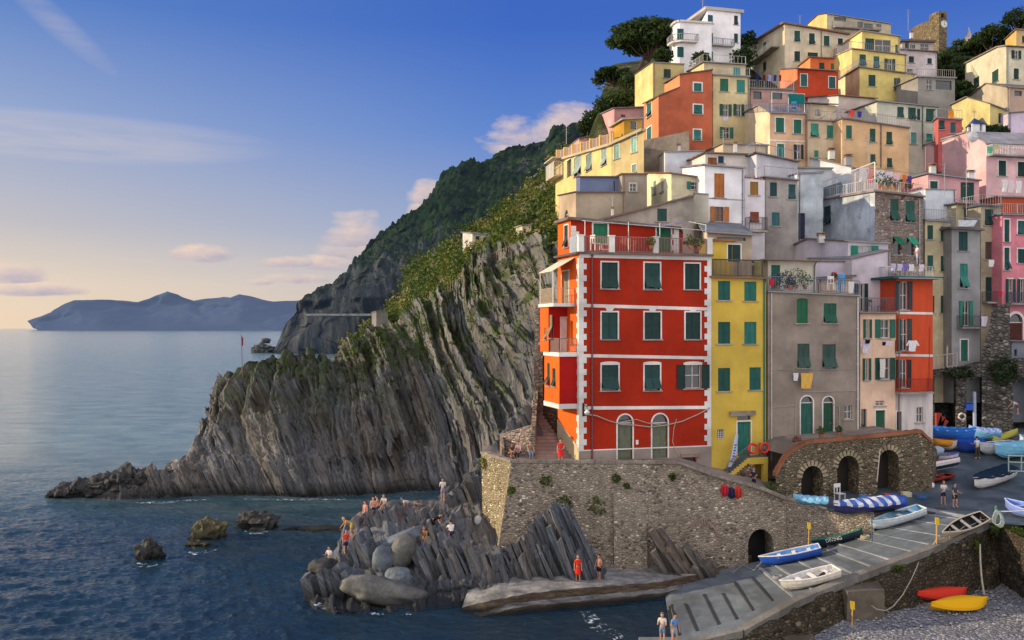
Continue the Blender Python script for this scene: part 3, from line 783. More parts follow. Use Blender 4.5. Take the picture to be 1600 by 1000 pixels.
for k in range(21):
    i = 8+k*5.3; i0 = int(i); a = ne[i0]+(fe[i0]-ne[i0])*.06; b = fe[min(N-1, i0-3 if i0 > 3 else 0)]
    if k % 1 == 0:
        a = Vector(a); b = Vector(b); dlt = (b-a).normalized(); s_ = dlt.cross(Vector((0, 0, 1))).normalized()
        m_ = mb if k > 7 else dark
        wd = .11 if k > 7 else .1
        up = Vector((0, 0, .04)); lo = Vector((0, 0, -.1))
        aa, bb_ = (a, b) if k > 7 else (a+(b-a)*.12, a+(b-a)*(.62+.2*rnd.random()))
        m_.hexa([aa-s_*wd+lo, aa+s_*wd+lo, bb_+s_*wd+lo, bb_-s_*wd+lo], [aa-s_*wd+up, aa+s_*wd+up, bb_+s_*wd+up, bb_-s_*wd+up])
tag(mb.build('slipway_ribs', concrete((.34, .36, .38))), kind='structure')
tag(dark.build('slipway_slots', concrete((.05, .055, .06))), kind='structure')
mb = MB()     # kerb along the near edge
for i in range(0, N-1, 2):
    a, b = Vector(ne[i]), Vector(ne[min(N-1, i+2)]); d_ = (b-a).normalized(); s_ = Vector((d_.y, -d_.x, 0)).normalized()
    if s_.y > 0: s_ = -s_
    up = Vector((0, 0, .07)); lo = Vector((0, 0, -.35)); b = a+(b-a)*.985
    mb.hexa([a+s_*.22+lo, b+s_*.22+lo, b-s_*.42+lo, a-s_*.42+lo], [a+s_*.22+up, b+s_*.22+up, b-s_*.42+up, a-s_*.42+up])
tag(mb.build('slipway_kerb', concrete((.2, .19, .17))), kind='structure')
# wall under the slipway, then on under the plaza edge to the right
under = stone((.06, .05, .036), (.15, .12, .08), (.085, .068, .048), .3, 1.5)
extra = [w3(1600, 840, 5.2), w3(1700, 870, 5.2)]
line = [Vector(v) for v in ne[6::6]]+[Vector(v) for v in extra]
root = empty('slipway_wall', (line[8].x, line[8].y, 1), 'dark damp stone wall along the beach side of the slipway', 'wall')
mb = MB(); pts = []
for i, v in enumerate(line):
    pts.append([(v.x+.1, v.y-.1, v.z-.12)] + [(v.x+.1*k, v.y-.1-.25*k-.25*rnd.random(), v.z-.12-(v.z+.5)*k/4) for k in range(1, 5)])
Pg = np.array(pts).transpose(1, 0, 2)
ti = np.linspace(0, Pg.shape[1]-1, 240); i0 = np.clip(ti.astype(int), 0, Pg.shape[1]-2); f_ = (ti-i0)[None, :, None]
Pg = Pg[:, i0]*(1-f_)+Pg[:, i0+1]*f_
ti = np.linspace(0, 4, 50); i0 = np.clip(ti.astype(int), 0, 3); f_ = (ti-i0)[:, None, None]
Pg = Pg[i0]*(1-f_)+Pg[i0+1]*f_
pp = Pg.reshape(-1, 3); Pg[1:, :, 1] -= (.3*fbm(pp*.7, 4, 77)).reshape(Pg.shape[:2])[1:]
fastgrid('stonework', Pg-np.array(root.location), under, False, root)
o = MB()
# big concrete block and steps
for (bx, lab) in (((1322, 1383, 925, 962, 57.2, 1.6), 'square stone block projecting from the slipway wall onto the beach'), ((1225, 1290, 962, 992, 54.6, 1.3), 'low broken concrete steps at the foot of the slipway wall')):
    x0, x1, y0, y1, D, dp = bx; mb = MB()
    a = at(x0, y0, D); b = at(x1, y0, D+.6); z0 = -.3
    if x0 > 1300:
        mb.hexa([(a.x, a.y, z0), (b.x, b.y, z0), (b.x+.3, b.y+dp+1, z0), (a.x-.2, a.y+dp+1, z0)], [(a.x+.1, a.y, a.z), (b.x, b.y+.1, a.z-.05), (b.x+.3, b.y+dp+1, a.z+.1), (a.x-.2, a.y+dp+1, a.z+.1)])
    else:
        for k in range(3):
            w_ = (b.x-a.x)*(1-.25*k); mb.hexa([(a.x, a.y+.5*k, z0), (a.x+w_, a.y+.3+.5*k, z0), (a.x+w_+.2, a.y+2.5, z0), (a.x, a.y+2.5, z0)], [(a.x, a.y+.5*k, .45+.35*k), (a.x+w_, a.y+.3+.5*k, .4+.35*k), (a.x+w_+.2, a.y+2.5, .5+.35*k), (a.x, a.y+2.5, .55+.35*k)])
    tag(mb.build('stone_block' if x0 > 1300 else 'stone_steps', concrete((.15, .125, .095))), lab, 'block' if x0 > 1300 else 'steps')
# beach
t = NT('pebbles')
vo = t.n('TexVoronoi', {'Vector': t.pos(), 'Scale': 5.5}); vs = t.n('TexVoronoi', {'Vector': t.pos(), 'Scale': 13.0})
sp = t.n('SeparateColor', {'Color': vo.outputs['Color']}); sp2 = t.n('SeparateColor', {'Color': vs.outputs['Color']})
cc = t.ramp(sp.outputs[0], [(0, (.07, .08, .1)), (.5, (.13, .135, .15)), (.8, (.2, .195, .2)), (.93, (.26, .2, .17)), (1, (.6, .6, .6))]); cc = t.mix(.45, cc, t.ramp(sp2.outputs[0], [(0, (.05, .05, .06)), (.7, (.2, .2, .22)), (1, (.75, .75, .75))]))
cc = t.mix(t.g(vo.outputs['Distance'], .05, .16), cc, cc)
peb = t.out(cc, .7, t.bump(t.math('MULTIPLY', vo.outputs['Distance'], -1), .9, .08), .3)
P = np.zeros((90, 140, 3))
for i, D in enumerate(np.linspace(36, 70, 90)):
    for j, x in enumerate(np.linspace(10.5, 52, 140)):
        zz_ = .9*min(1, max(-1, (x-14.5+(D-54)*.35)/6))+.02*(D-50)
        P[i, j] = (x, D, zz_ if D < np.interp(x, ne[:, 0], ne[:, 1])+1.2 else -2)
P[..., 2] += (.1*fbm(P.reshape(-1, 3)*.6, 3, 81)).reshape(P.shape[:2])
beach = tag(fastgrid('pebble_beach', P, peb), kind='structure'); beachP = P.copy()
# individual larger stones as one uncounted layer
mb = MB(); rg = random.Random(5)
for k in range(2600):
    x = rg.uniform(15, 38); D = rg.uniform(50, 64); z = .9*min(1, max(-1, (x-14.5+(D-54)*.35)/6))+.02*(D-50)
    r = rg.uniform(.04, .11); c = Vector((x, D, z+r*.2)); a = rg.uniform(0, 3)
    ring = [c+Vector((math.cos(a+q_*1.257)*r*rg.uniform(.8, 1.3), math.sin(a+q_*1.257)*r, 0)) for q_ in range(5)]
    tp = c+Vector((0, 0, r*.8))
    for q_ in range(5): mb.quad(ring[q_], ring[(q_+1) % 5], tp)
tag(mb.build('beach_stones', boulder_mat((.26, .26, .28))), 'loose grey and white stones strewn over the beach', 'pebbles', kind='stuff')
# plaza
def plaz(D): return float(np.interp(D, [64, 68.4, 73, 80, 88, 93, 110], [5.2, 5.35, 5.6, 6.4, 7.9, 8.7, 9]))
fl = [(1283, 69.2), (1330, 68.8), (1365, 68.3), (1442, 69.0), (1490, 67.2), (1545, 65.2), (1600, 64.4), (1720, 63.2)]
P = np.zeros((60, 160, 3)); ss = np.linspace(0, 7, 160)
for j, s_ in enumerate(ss):
    px = np.interp(s_, range(8), [a for a, _ in fl]); D0 = np.interp(s_, range(8), [b for _, b in fl]); pb = np.interp(s_, [0, 7], [1190, 1760])
    xa, xb = (px-800)/F*D0, (pb-800)/F*106
    for i, k in enumerate(np.linspace(0, 1, 60)):
        D = D0+(106-D0)*k; P[i, j] = (xa+(xb-xa)*k, D, plaz(D) if D > 68.4 else 5.28)
t = NT('shade_blue_paving')
a = t.noise(t.pos(), .35, 6, .65, .5); b = t.noise(t.pos(), 5, 4, .7)
cc = t.ramp(a, [(.34, (.035, .055, .075)), (.5, (.07, .1, .13)), (.66, (.14, .17, .2))]); cc = t.mix(t.math('MULTIPLY', b, .4), cc, (.05, .055, .06))  # bluish cast of the harbour light put into the paving colour
plaza_m = t.out(cc, .6, t.bump(b, .3, .04), .4)
tag(fastgrid('harbour_paving', P, plaza_m, False), kind='structure'); plazaP = P.copy()
# low wall between slipway and plaza
root = empty('low_wall', fr3.pt(fr3.L/2, 0, 3), 'low rough stone wall holding the boat platform above the slipway', 'wall')
mb = MB(); facade(mb, lambda u, n, z: fr3.pt(u, n+.12*(5.3-z), z), -.02, fr3.L, 1.5, lambda u: 5.3, [], [fr3.L*i/8 for i in range(9)]); mb.build('stonework', wall_m, root)
mb = MB(); coping(mb, fr3.pt, fr3.L, lambda u: 5.3, 7, .5, .1); mb.build('coping', concrete((.25, .22, .19)), root)
# quay ledge
qe = [(722, 948, .35), (760, 940, .7), (800, 930, 1.0), (880, 922, 1.0), (960, 915, 1.0), (1040, 907, 1.0), (1090, 896, 1.0), (1135, 884, 1.1), (1175, 868, 1.3)]
qb = [(735, 918, .7), (770, 905, 1.0), (800, 898, 1.1), (880, 893, 1.1), (960, 886, 1.1), (1040, 884, 1.1), (1090, 880, 1.1), (1135, 872, 1.2), (1180, 860, 1.4)]
a, b = edge(qe, 120), edge(qb, 120)
b[:, 1] += 1.5
lo = a.copy(); lo[:, 2] -= .55; lo[:, 1] -= .05; sh = lo.copy(); sh[:, 1] -= .75; sh[:, 2] -= .05; bo = sh.copy(); bo[:, 2] = -.6; bo[:, 1] -= .1
P = np.stack([b, (a+b)/2, a, lo, sh, bo]); ti = np.linspace(0, 5, 60); i0 = np.clip(ti.astype(int), 0, 4); f_ = (ti-i0)[:, None, None]; P = P[i0]*(1-f_)+P[i0+1]*f_
pp = P.reshape(-1, 3); P[..., 1] += (.14*fbm(pp*.9, 4, 91)).reshape(P.shape[:2]); P[..., 2] += (.07*fbm(pp*1.1, 3, 92)).reshape(P.shape[:2])
t = NT('quay_stone'); g_ = t.n('NewGeometry'); nz_ = t.n('SeparateXYZ', {0: g_.outputs['True Normal']}).outputs[2]; pz_ = t.n('SeparateXYZ', {0: g_.outputs['Position']}).outputs[2]
a = t.noise(t.pos(), .8, 6, .7); b = t.noise(t.pos((.6, .6, 3)), 2.2, 6, .75)
cc = t.mix(t.g(nz_, .45, .8), t.ramp(b, [(.3, (.03, .022, .016)), (.5, (.09, .065, .045)), (.7, (.19, .14, .1))]), t.ramp(a, [(.35, (.1, .1, .1)), (.5, (.22, .215, .21)), (.65, (.36, .35, .34))]))
cc = t.mix(t.g(pz_, .15, .5), (.02, .02, .018), cc)
quay = tag(fastgrid('quay_ledge', P, t.out(cc, .85, t.bump(t.math('ADD', a, b), .9, .12), .2), False), kind='structure'); quayP = P.copy()
mb = MB(); mb.box(at(1038, 1006, 54.4)+Vector((0, 0, -.4)), (2.6, 2.4, .8)); tag(mb.build('landing_step', concrete((.2, .21, .2))), kind='structure')
landz = at(1038, 1006, 54.4).z

B_slip, B_plaza, B_beach, B_quay = bvh(slipP), bvh(plazaP), bvh(beachP), bvh(quayP)
B_rock = BVHTree.FromObject(outcrop, bpy.context.evaluated_depsgraph_get())
def on(b, px, py):
    h = cast(b, px, py)
    return h if h is not None else at(px, py, 68)
# ================================================================ BUILDINGS
trim_m = stucco(WHITE, .35)
def leaf_box(mb, fr, u0, u1, n, z0, z1, th=.05):
    mb.fbox(fr, u0, u1, n, n+th, z0, z1)
    w = min(.07, (u1-u0)*.16)
    for a, b, c, d in ((u0, u0+w, z0, z1), (u1-w, u1, z0, z1), (u0+w, u1-w, z0, z0+w), (u0+w, u1-w, z1-w, z1), (u0+w, u1-w, (z0+z1)/2-w/2, (z0+z1)/2+w/2)):
        mb.fbox(fr, a, b, n+th, n+th+.018, c, d)
def flap(mb, fr, u0, u1, n, zh, z1, ang=28, th=.04):
    """panel hinged at height zh swinging outward, bottom at z1"""
    L = zh-z1; a = R(ang); dz = -L*math.cos(a); dn = L*math.sin(a)
    A = [fr.pt(u0, n, zh), fr.pt(u1, n, zh), fr.pt(u1, n+dn, zh+dz), fr.pt(u0, n+dn, zh+dz)]
    B = [fr.pt(u0, n+th, zh), fr.pt(u1, n+th, zh), fr.pt(u1, n+dn+th, zh+dz+.02), fr.pt(u0, n+dn+th, zh+dz+.02)]
    mb.hexa(A, B)
glass_d = glassy((.03, .04, .05)); glass_l = glassy((.3, .33, .36))
def window(root, fr, hole, typ, colr, trim=None, rg=rnd, sill=True):
    a, b, z0, z1, rise = hole; w = b-a; h = z1-z0; jt = rg.choice((.7, .85, 1, 1, 1.25, 1.5)); cm = shutter_mat(tuple(round(x*jt+.004*(jt-1), 4) for x in colr))
    if typ == 'c' and fr.p.y > 86 and rg.random() < .22: typ = 'a'
    big = fr.p.y < 86
    mb = MB()
    if trim:
        t = trim if isinstance(trim, (int, float)) else .14
        if rise > 0 and rise >= w*.3:
            k = 12; prev = None
            for i in range(k+1):
                an = math.pi*i/k; c = (a+b)/2
                ui, zi = c-w/2*math.cos(an), z1-rise+rise*math.sin(an); uo, zo = c-(w/2+t)*math.cos(an), z1-rise+(rise+t)*math.sin(an)
                if prev:
                    P_ = prev
                    mb.hexa([fr.pt(P_[0], .001, P_[1]), fr.pt(ui, .001, zi), fr.pt(uo, .001, zo), fr.pt(P_[2], .001, P_[3])], [fr.pt(P_[0], .04, P_[1]), fr.pt(ui, .04, zi), fr.pt(uo, .04, zo), fr.pt(P_[2], .04, P_[3])])
                prev = (ui, zi, uo, zo)
            zt = z1-rise
        else:
            if rise > 0:
                k = 8; prev = None
                for i in range(k+1):
                    u = a-t+(w+2*t)*i/k; tt = 2*i/k-1; zz = z1+t-rise*(1-math.sqrt(max(0, 1-tt*tt*.9)))
                    if prev: mb.hexa([fr.pt(prev[0], .001, z1-rise*1.0-.02), fr.pt(u, .001, z1-rise-.02), fr.pt(u, .001, zz), fr.pt(prev[0], .001, prev[1])], [fr.pt(prev[0], .04, z1-rise-.02), fr.pt(u, .04, z1-rise-.02), fr.pt(u, .04, zz), fr.pt(prev[0], .04, prev[1])])
                    prev = (u, zz)
                zt = z1-rise-.02
            else:
                mb.fbox(fr, a-t, b+t, .001, .04, z1, z1+t); zt = z1
        mb.fbox(fr, a-t, a, .001, .04, z0, zt); mb.fbox(fr, b, b+t, .001, .04, z0, zt)
    mb.cur = 1
    gl = glass_d if typ != 'O' else glass_l
    dp = -.19
    if typ in 'coahgOAD' or typ == 'd':
        mb.quad(fr.pt(a, dp, z0), fr.pt(b, dp, z0), fr.pt(b, dp, z1), fr.pt(a, dp, z1))
    mb.cur = 2
    if typ in 'ogO' and w > .3:     # casement bars
        f = .06
        for p in (a, (a+b)/2-f/2, b-f): mb.fbox(fr, p, p+f, dp+.002, dp+.06, z0, z1)
        for p in (z0, z0+h*.5, z1-f): mb.fbox(fr, a+f, b-f, dp+.002, dp+.05, p, p+f)
    if typ == 'D' and rise > 0:
        mb.fbox(fr, a, b, dp+.002, dp+.07, z1-rise-.08, z1-rise)
    dmat = {'d': 'door', 'D': 'door'}.get(typ)
    wo = mb.build('door' if dmat else 'window', [trim_m, gl, plain((.6, .55, .5), .6) if colr != BRN else plain(BRN)], root)
    if dmat:
        m2 = MB(); zt = z1-rise if rise > 0 else z1
        if typ == 'D': m2.fbox(fr, a+.02, b-.02, dp+.01, dp+.05, z0, zt-.1)
        else: m2.fbox(fr, a+.02, b-.02, dp+.01, dp+.05, z0, zt)
        for k in range(2):
            u0_ = a+.1+k*(w-.1)/2
            for q0, q1 in ((.08, .45), (.52, .94)): m2.fbox(fr, u0_, u0_+(w-.3)/2, dp+.05, dp+.07, z0+(zt-z0)*q0, z0+(zt-z0)*q1)
        m2.build('door_leaf', cm, wo)
        if big:
            m2 = MB(); m2.box(fr.pt(b-.2, dp+.1, z0+(zt-z0)*.45), (.05, .05, .12)); m2.build('handle', plain((.3, .25, .1), .3, .5, .8), wo)
    elif typ in 'ca':
        mid = (a+b)/2; n = -.11
        for s, (p, q) in enumerate(((a+.01, mid-.008), (mid+.008, b-.01))):
            m2 = MB()
            zt = z1-rise*.9 if rise else z1
            if typ == 'c': leaf_box(m2, fr, p, q, n, z0+.02, z1-.01 if not rise else zt)
            else:
                zh = z0+h*.48; leaf_box(m2, fr, p, q, n, zh, z1-.01 if not rise else zt); flap(m2, fr, p, q, n+.02, zh, z0+.02, 18+14*rg.random())
            if rise: m2.fbox(fr, p, q, n, n+.04, zt, z1-rise*.15 if s == 0 else z1-rise*.15)
            m2.build('shutter', cm, wo)
    elif typ in 'oO':
        lw = w*.5
        for s, (p, q) in enumerate(((a-lw-.02, a-.02), (b+.02, b+lw+.02))):
            m2 = MB(); leaf_box(m2, fr, p, q, .045, z0, z1-rise); m2.build('shutter', cm, wo)
    elif typ == 'A':                # whole shutter propped outwards like an awning
        for s, (p, q) in enumerate(((a+.01, (a+b)/2-.01), ((a+b)/2+.01, b-.01))):
            m2 = MB(); flap(m2, fr, p, q, 0, z1, z0+h*.25, 50); m2.build('shutter', cm, wo)
    if sill and not dmat and typ != 'h':
        m2 = MB(); m2.fbox(fr, a-.18, b+.18, .002, .12, z0-.09, z0-.003); m2.build('sill', concrete((.4, .38, .35)), wo)
    return wo

def rail_mesh(mb, pts, h=1.0, gap=.13, r=.016, post=1.8):
    for a, b in zip(pts[:-1], pts[1:]):
        a, b = Vector(a), Vector(b); L = (b-a).length; n = max(1, int(L/gap))
        mb.bar(a+Vector((0, 0, h)), b+Vector((0, 0, h)), r*1.8); mb.bar(a+Vector((0, 0, .08)), b+Vector((0, 0, .08)), r*1.2)
        for i in range(n+1):
            p = a+(b-a)*i/n; mb.bar(p, p+Vector((0, 0, h)), r)
        k = max(1, int(L/post))
        for i in range(k+1):
            p = a+(b-a)*i/k; mb.bar(p, p+Vector((0, 0, h+.03)), r*2)

HOUSES = {}
def house(name, label, A, B, yt, yb, C=None, dep=6.0, wall=(.5, .45, .35), wallL=None, mat=None, matL=None, roof='slab', rc=(.16, .12, .1), wins=(), winL=(), apF=None, apL=None, oh=.3, th=.14, wc=G_DK, trim=None, cat='house', rail=None, railc=(.35, .35, .36), rh=1.0, railL=True, pipe=(), ant=0):
    """A,B: (px,D) ends of the front; C: (px,D,py) far end of the left side; yt: py of the wall top at A and B"""
    pa, pb = gx(*A), gx(*B); fr = Frame(pa, pb)
    zA, zB = zat(yt[0], A[1]), zat(yt[1], B[1]); zb = zat(yb, A[1])-2.5
    if C:
        pc = gx(C[0], C[1]); zC = zat(C[2], C[1])
    else:
        pc = (pa[0]-fr.nv.x*dep, pa[1]-fr.nv.y*dep); zC = zA
    pd = (pb[0]+pc[0]-pa[0], pb[1]+pc[1]-pa[1]); zD = zB+zC-zA
    frl = Frame(pc, pa)
    root = empty(name, (pa[0], pa[1], zb), label, cat)
    h = dict(root=root, fr=fr, frl=frl, zA=zA, zB=zB, zC=zC, zD=zD, pa=pa, pb=pb, pc=pc, pd=pd, zb=zb)
    mF = mat or stucco(wall); mL = matL or (stucco(wallL) if wallL else mF)  # wallL: left side tone, usually with sunlight put into the colour
    def mk(f, wl):
        out = []
        for w in wl:
            ty, x0, y0, x1, y1 = w[:5]; ex = w[5] if len(w) > 5 else {}
            u0, u1 = f.u(x0), f.u(x1); D = f.p.y+f.d.y*(u0+u1)/2
            z1, z0 = zat(y0, D), zat(y1, D); out.append(((u0, u1, z0, z1, ex.get('r', 0)*(u1-u0)), ty, ex))
        return out
    wf, wl = mk(fr, wins), mk(frl, winL)
    topF = pl([(0, zA), (fr.L, zB)]); topL = pl([(0, zC), (frl.L, zA)])
    if apF: ua, za = fr.uz(*apF); topF = pl([(0, zA), (ua, za), (fr.L, zB)])
    if apL: ul, zl = frl.uz(*apL); topL = pl([(0, zC), (ul, zl), (frl.L, zA)])
    mb = MB()
    facade(mb, fr.pt, 0, fr.L, zb, topF, [w[0] for w in wf], [ua] if apF else [])
    mb.cur = 1
    facade(mb, frl.pt, 0, frl.L, zb, topL, [w[0] for w in wl], [ul] if apL else [])
    mb.cur = 0
    V = lambda p, z: Vector((p[0], p[1], z))
    mb.quad(V(pb, zb), V(pd, zb), V(pd, zD), V(pb, zB)); 
    if apL:
        off = Vector((pb[0]-pa[0], pb[1]-pa[1], zB-zA)); q = frl.pt(ul, 0, zl)+off; mb.quad(V(pb, zB), V(pd, zD), q)
    mb.quad(V(pd, zb), V(pc, zb), V(pc, zC), V(pd, zD))
    mb.build('wall', [mF, mL], root)
    # roof
    if roof:
        mb = MB(); rm = concrete(rc) if roof != 'tile' else stone(sc3(rc, .8), sc3(rc, 1.3), sc3(rc, .6), .3, 1, .5)
        e = oh
        ax = fr.d*e; ay = (V(pc, 0)-V(pa, 0)).normalized()*e
        cA, cB, cC, cD = V(pa, zA)-ax-ay, V(pb, zB)+ax*(.4)-ay, V(pc, zC)-ax+ay, V(pd, zD)+ax*.4+ay
        up = Vector((0, 0, th)); lo = Vector((0, 0, .004))
        if apF:
            R1 = fr.pt(ua, 0, za)-ay; R2 = R1+2*ay+(V(pc, zC)-V(pa, zA))
            mb.hexa([cA+lo, R1+lo, R2+lo, cC+lo], [cA+up, R1+up, R2+up, cC+up]); mb.hexa([R1+lo, cB+lo, cD+lo, R2+lo], [R1+up, cB+up, cD+up, R2+up])
        elif apL:
            R1 = frl.pt(ul, 0, zl)-ax; R2 = R1+ax*1.4+(V(pb, zB)-V(pa, zA))
            mb.hexa([cA+lo, cB+lo, R2+lo, R1+lo], [cA+up, cB+up, R2+up, R1+up]); mb.hexa([R1+lo, R2+lo, cD+lo, cC+lo], [R1+up, R2+up, cD+up, cC+up])
        else:
            mb.hexa([cA+lo, cB+lo, cD+lo, cC+lo], [cA+up, cB+up, cD+up, cC+up])
        mb.build('roof', rm, root)
    for f, ws in ((fr, wf), (frl, wl)):
        for hole, ty, ex in ws:
            window(root, f, hole, ty, ex.get('c', wc), ex.get('t', trim), sill=ex.get('s', True))
    if rail is not None:
        mb = MB(); z = th+.01
        pts = ([V(pc, zC+z)] if railL else [])+[V(pa, zA+z)-fr.d*.1, V(pb, zB+z)]
        rail_mesh(mb, pts, rh, rail); mb.build('railing', plain(railc, .5), root)
    if fr.L > 2.5 and roof:
        mb = MB(); mb.tube([fr.pt(-oh*.5, oh+.06, zA+.03), fr.pt(fr.L*.5, oh+.06, (zA+zB)/2+.03-(0 if not apF else -9)), fr.pt(fr.L+oh*.2, oh+.06, zB+.03)] if not apF else [fr.pt(0, .1, zA), fr.pt(.3, .1, zA)], .06, 6)
        mb.build('gutter', plain((.2, .13, .1) if rnd.random() < .5 else (.3, .3, .31), .5), root)
        if not pipe and rnd.random() < .65:
            u = fr.L-.18 if rnd.random() < .6 else .2; mb = MB(); mb.tube([fr.pt(u, oh+.05, topF(u)), fr.pt(u, .1, topF(u)-.35), fr.pt(u, .09, zb+1)], .05, 6); mb.build('downpipe', plain(rnd.choice([(.2, .13, .1), (.35, .34, .33), (.1, .12, .12)]), .5), root)
    for px in pipe:
        mb = MB(); u = fr.u(px[0]); z1 = topF(u)-.1; z0 = zat(px[1], A[1]); mb.tube([fr.pt(u, .09, z1), fr.pt(u, .09, (z0+z1)/2), fr.pt(u, .09, z0)], .06, 7)
        for k in range(4): mb.fbox(fr, u-.09, u+.09, .003, .1, z0+(z1-z0)*k/4+.3, z0+(z1-z0)*k/4+.36)
        mb.build('downpipe', plain(px[2], .5), root)
    HOUSES[name+str(len(HOUSES))] = h
    return h
def bands(h, rows, m=trim_m, x0=None, x1=None, proud=.035, name='string_course'):
    fr = h['fr']
    for (ya, yb_, t) in rows:
        mb = MB()
        u0 = 0 if x0 is None else fr.u(x0); u1 = fr.L if x1 is None else fr.u(x1)
        za, zb_ = zat(ya, fr.p.y+fr.d.y*u0), zat(yb_, fr.p.y+fr.d.y*u1)
        b = [fr.pt(u0, proud, za-t), fr.pt(u1, proud, zb_-t), fr.pt(u1, .002, zb_-t), fr.pt(u0, .002, za-t)]
        mb.hexa(b, [fr.pt(u0, proud, za), fr.pt(u1, proud, zb_), fr.pt(u1, .002, zb_), fr.pt(u0, .002, za)])
        mb.build(name, m, h['root'])
def balcony(h, x0, x1, ys, dp=.9, side='fr', hgt=1.0, c=(.1, .1, .11), slab=(.35, .33, .3), gap=.14, r=.015):
    fr = h[side]; u0, u1 = fr.u(x0), fr.u(x1); z = zat(ys, fr.p.y+fr.d.y*(u0+u1)/2)
    mb = MB(); mb.fbox(fr, u0, u1, .003, dp, z-.16, z); s_ = mb.build('balcony', concrete(slab), h['root'])
    mb = MB(); rail_mesh(mb, [fr.pt(u0+.03, .02, z), fr.pt(u0+.03, dp-.05, z), fr.pt(u1-.03, dp-.05, z), fr.pt(u1-.03, .02, z)], hgt, gap, r)
    mb.build('balcony_railing', plain(c, .5), s_); return s_
def chimney(px, py, D, w=.5, hgt=1.3, c=(.5, .47, .42), label=None):
    w *= .62; hgt *= .75
    p = at(px, py, D); root = empty('chimney', p, label or 'squat plastered chimney pot on a roof', 'chimney')
    mb = MB(); mb.box(p+Vector((0, 0, hgt*.4)), (w, w, hgt*.8)); mb.build('stack', stucco(c), root)
    mb = MB(); mb.box(p+Vector((0, 0, hgt*.83)), (w*1.3, w*1.3, .08))
    for dx in (-1, 1):
        for dy in (-1, 1): mb.box(p+Vector((dx*w*.4, dy*w*.4, hgt*.93)), (.08, .08, .14))
    mb.box(p+Vector((0, 0, hgt*1.02)), (w*1.25, w*1.25, .07)); mb.build('cap', concrete((.35, .2, .14)), root)

# ---------------------------------------------------------------- red house on the wall
RED = (.36, .022, .006); REDL = (.74, .12, .008)  # REDL: red turned orange, sunlight on the left faces put into it
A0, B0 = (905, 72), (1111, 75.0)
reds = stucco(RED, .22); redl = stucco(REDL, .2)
w3r = [('a', 940, 410, 965, 451), ('a', 1007, 411, 1031, 452), ('c', 1070, 412, 1093, 452)]
w2r = [('c', 940, 488, 965, 530), ('c', 1007, 488, 1032, 530), ('c', 1071, 488, 1094, 530)]
w1r = [('a', 940, 567, 966, 610, dict(r=.1)), ('a', 1007, 567, 1031, 610, dict(r=.1)), ('o', 1070, 567, 1095, 607, dict(r=.1))]
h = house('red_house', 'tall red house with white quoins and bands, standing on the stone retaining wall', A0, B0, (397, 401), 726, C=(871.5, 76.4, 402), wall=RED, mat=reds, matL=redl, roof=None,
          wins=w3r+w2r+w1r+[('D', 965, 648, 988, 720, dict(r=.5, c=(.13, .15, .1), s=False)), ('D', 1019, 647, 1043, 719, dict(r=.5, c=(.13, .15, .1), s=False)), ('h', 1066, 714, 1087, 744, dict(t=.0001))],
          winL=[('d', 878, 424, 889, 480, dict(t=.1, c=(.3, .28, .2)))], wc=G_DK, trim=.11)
fr, frl, root = h['fr'], h['frl'], h['root']; RH = h
bands(h, [(474.5, 480.5, .25), (553, 557, .24), (635, 634, .25)])
bands(h, [(396, 401, .3)], name='cornice')
for u0_, s_ in ((0, 1), (fr.L, -1)):     # quoins
    mb = MB()
    z = zat(705, 72); k = 0
    while z < h['zA']-.55:
        wq = .58 if k % 2 else .34
        a, b = sorted((u0_, u0_+s_*wq)); mb.fbox(fr, a, b, .003, .05, z, z+.435); z += .44; k += 1
    mb.build('quoins', trim_m, root)
mb = MB()
z = zat(705, 72); k = 0
while z < h['zA']-.5:
    wq = .45 if k % 2 else .28; mb.fbox(frl, frl.L-wq, frl.L+.05, .003, .05, z, z+.43); z += .44; k += 1
mb.build('quoins', trim_m, root)
for i, px in enumerate((952.5, 1019.5, 1082.5)):   # keystones between bands and windows
    mb = MB(); u = fr.u(px); z1 = zat(480.5, 73)+.02; z0 = zat(486.5, 73)
    mb.hexa([fr.pt(u-.2, .045, z0), fr.pt(u+.2, .045, z0), fr.pt(u+.2, .003, z0), fr.pt(u-.2, .003, z0)], [fr.pt(u-.38, .045, z1), fr.pt(u+.38, .045, z1), fr.pt(u+.38, .003, z1), fr.pt(u-.38, .003, z1)])
    mb.build('keystone', trim_m, root)
gray = stucco((.30, .25, .22), .3)
mb = MB()
zp = zat(705, 72); 
def seg(x0, x1, y1, y0=762):
    u0_, u1_ = fr.u(x0), fr.u(x1); mb.fbox(fr, u0_, u1_, .002, .03, zat(y0, 73), zp if y1 is None else zat(y1, 73))
us = [(905, 963.5, None), (989.5, 1017.5, None), (1044.5, 1065, None), (1088, 1111, None)]
for a, b, c in us: seg(a, b, c)
mb.fbox(fr, fr.u(1065), fr.u(1088), .002, .03, zat(714, 74.4)+.02, zp)
mb.build('plinth', gray, root)
mb = MB(); mb.fbox(fr, -.02, fr.L, .002, .045, zp, zp+.09); mb.build('plinth_band', trim_m, root)
mb = MB(); mb.fbox(fr, fr.u(1062), fr.u(1092), .03, .25, zat(714, 74.4), zat(709.5, 74.4)); mb.build('lintel', concrete((.3, .2, .16)), root)
mb = MB(); u = fr.u(924.5); mb.tube([fr.pt(u, .12, h['zA']), fr.pt(u, .12, zat(722, 72.3))], .065, 8)
for k in range(9): mb.fbox(fr, u-.1, u+.1, .01, .14, zat(720-k*40, 72.3), zat(718.6-k*40, 72.3))
mb.build('downpipe', plain((.16, .05, .06), .5), root)
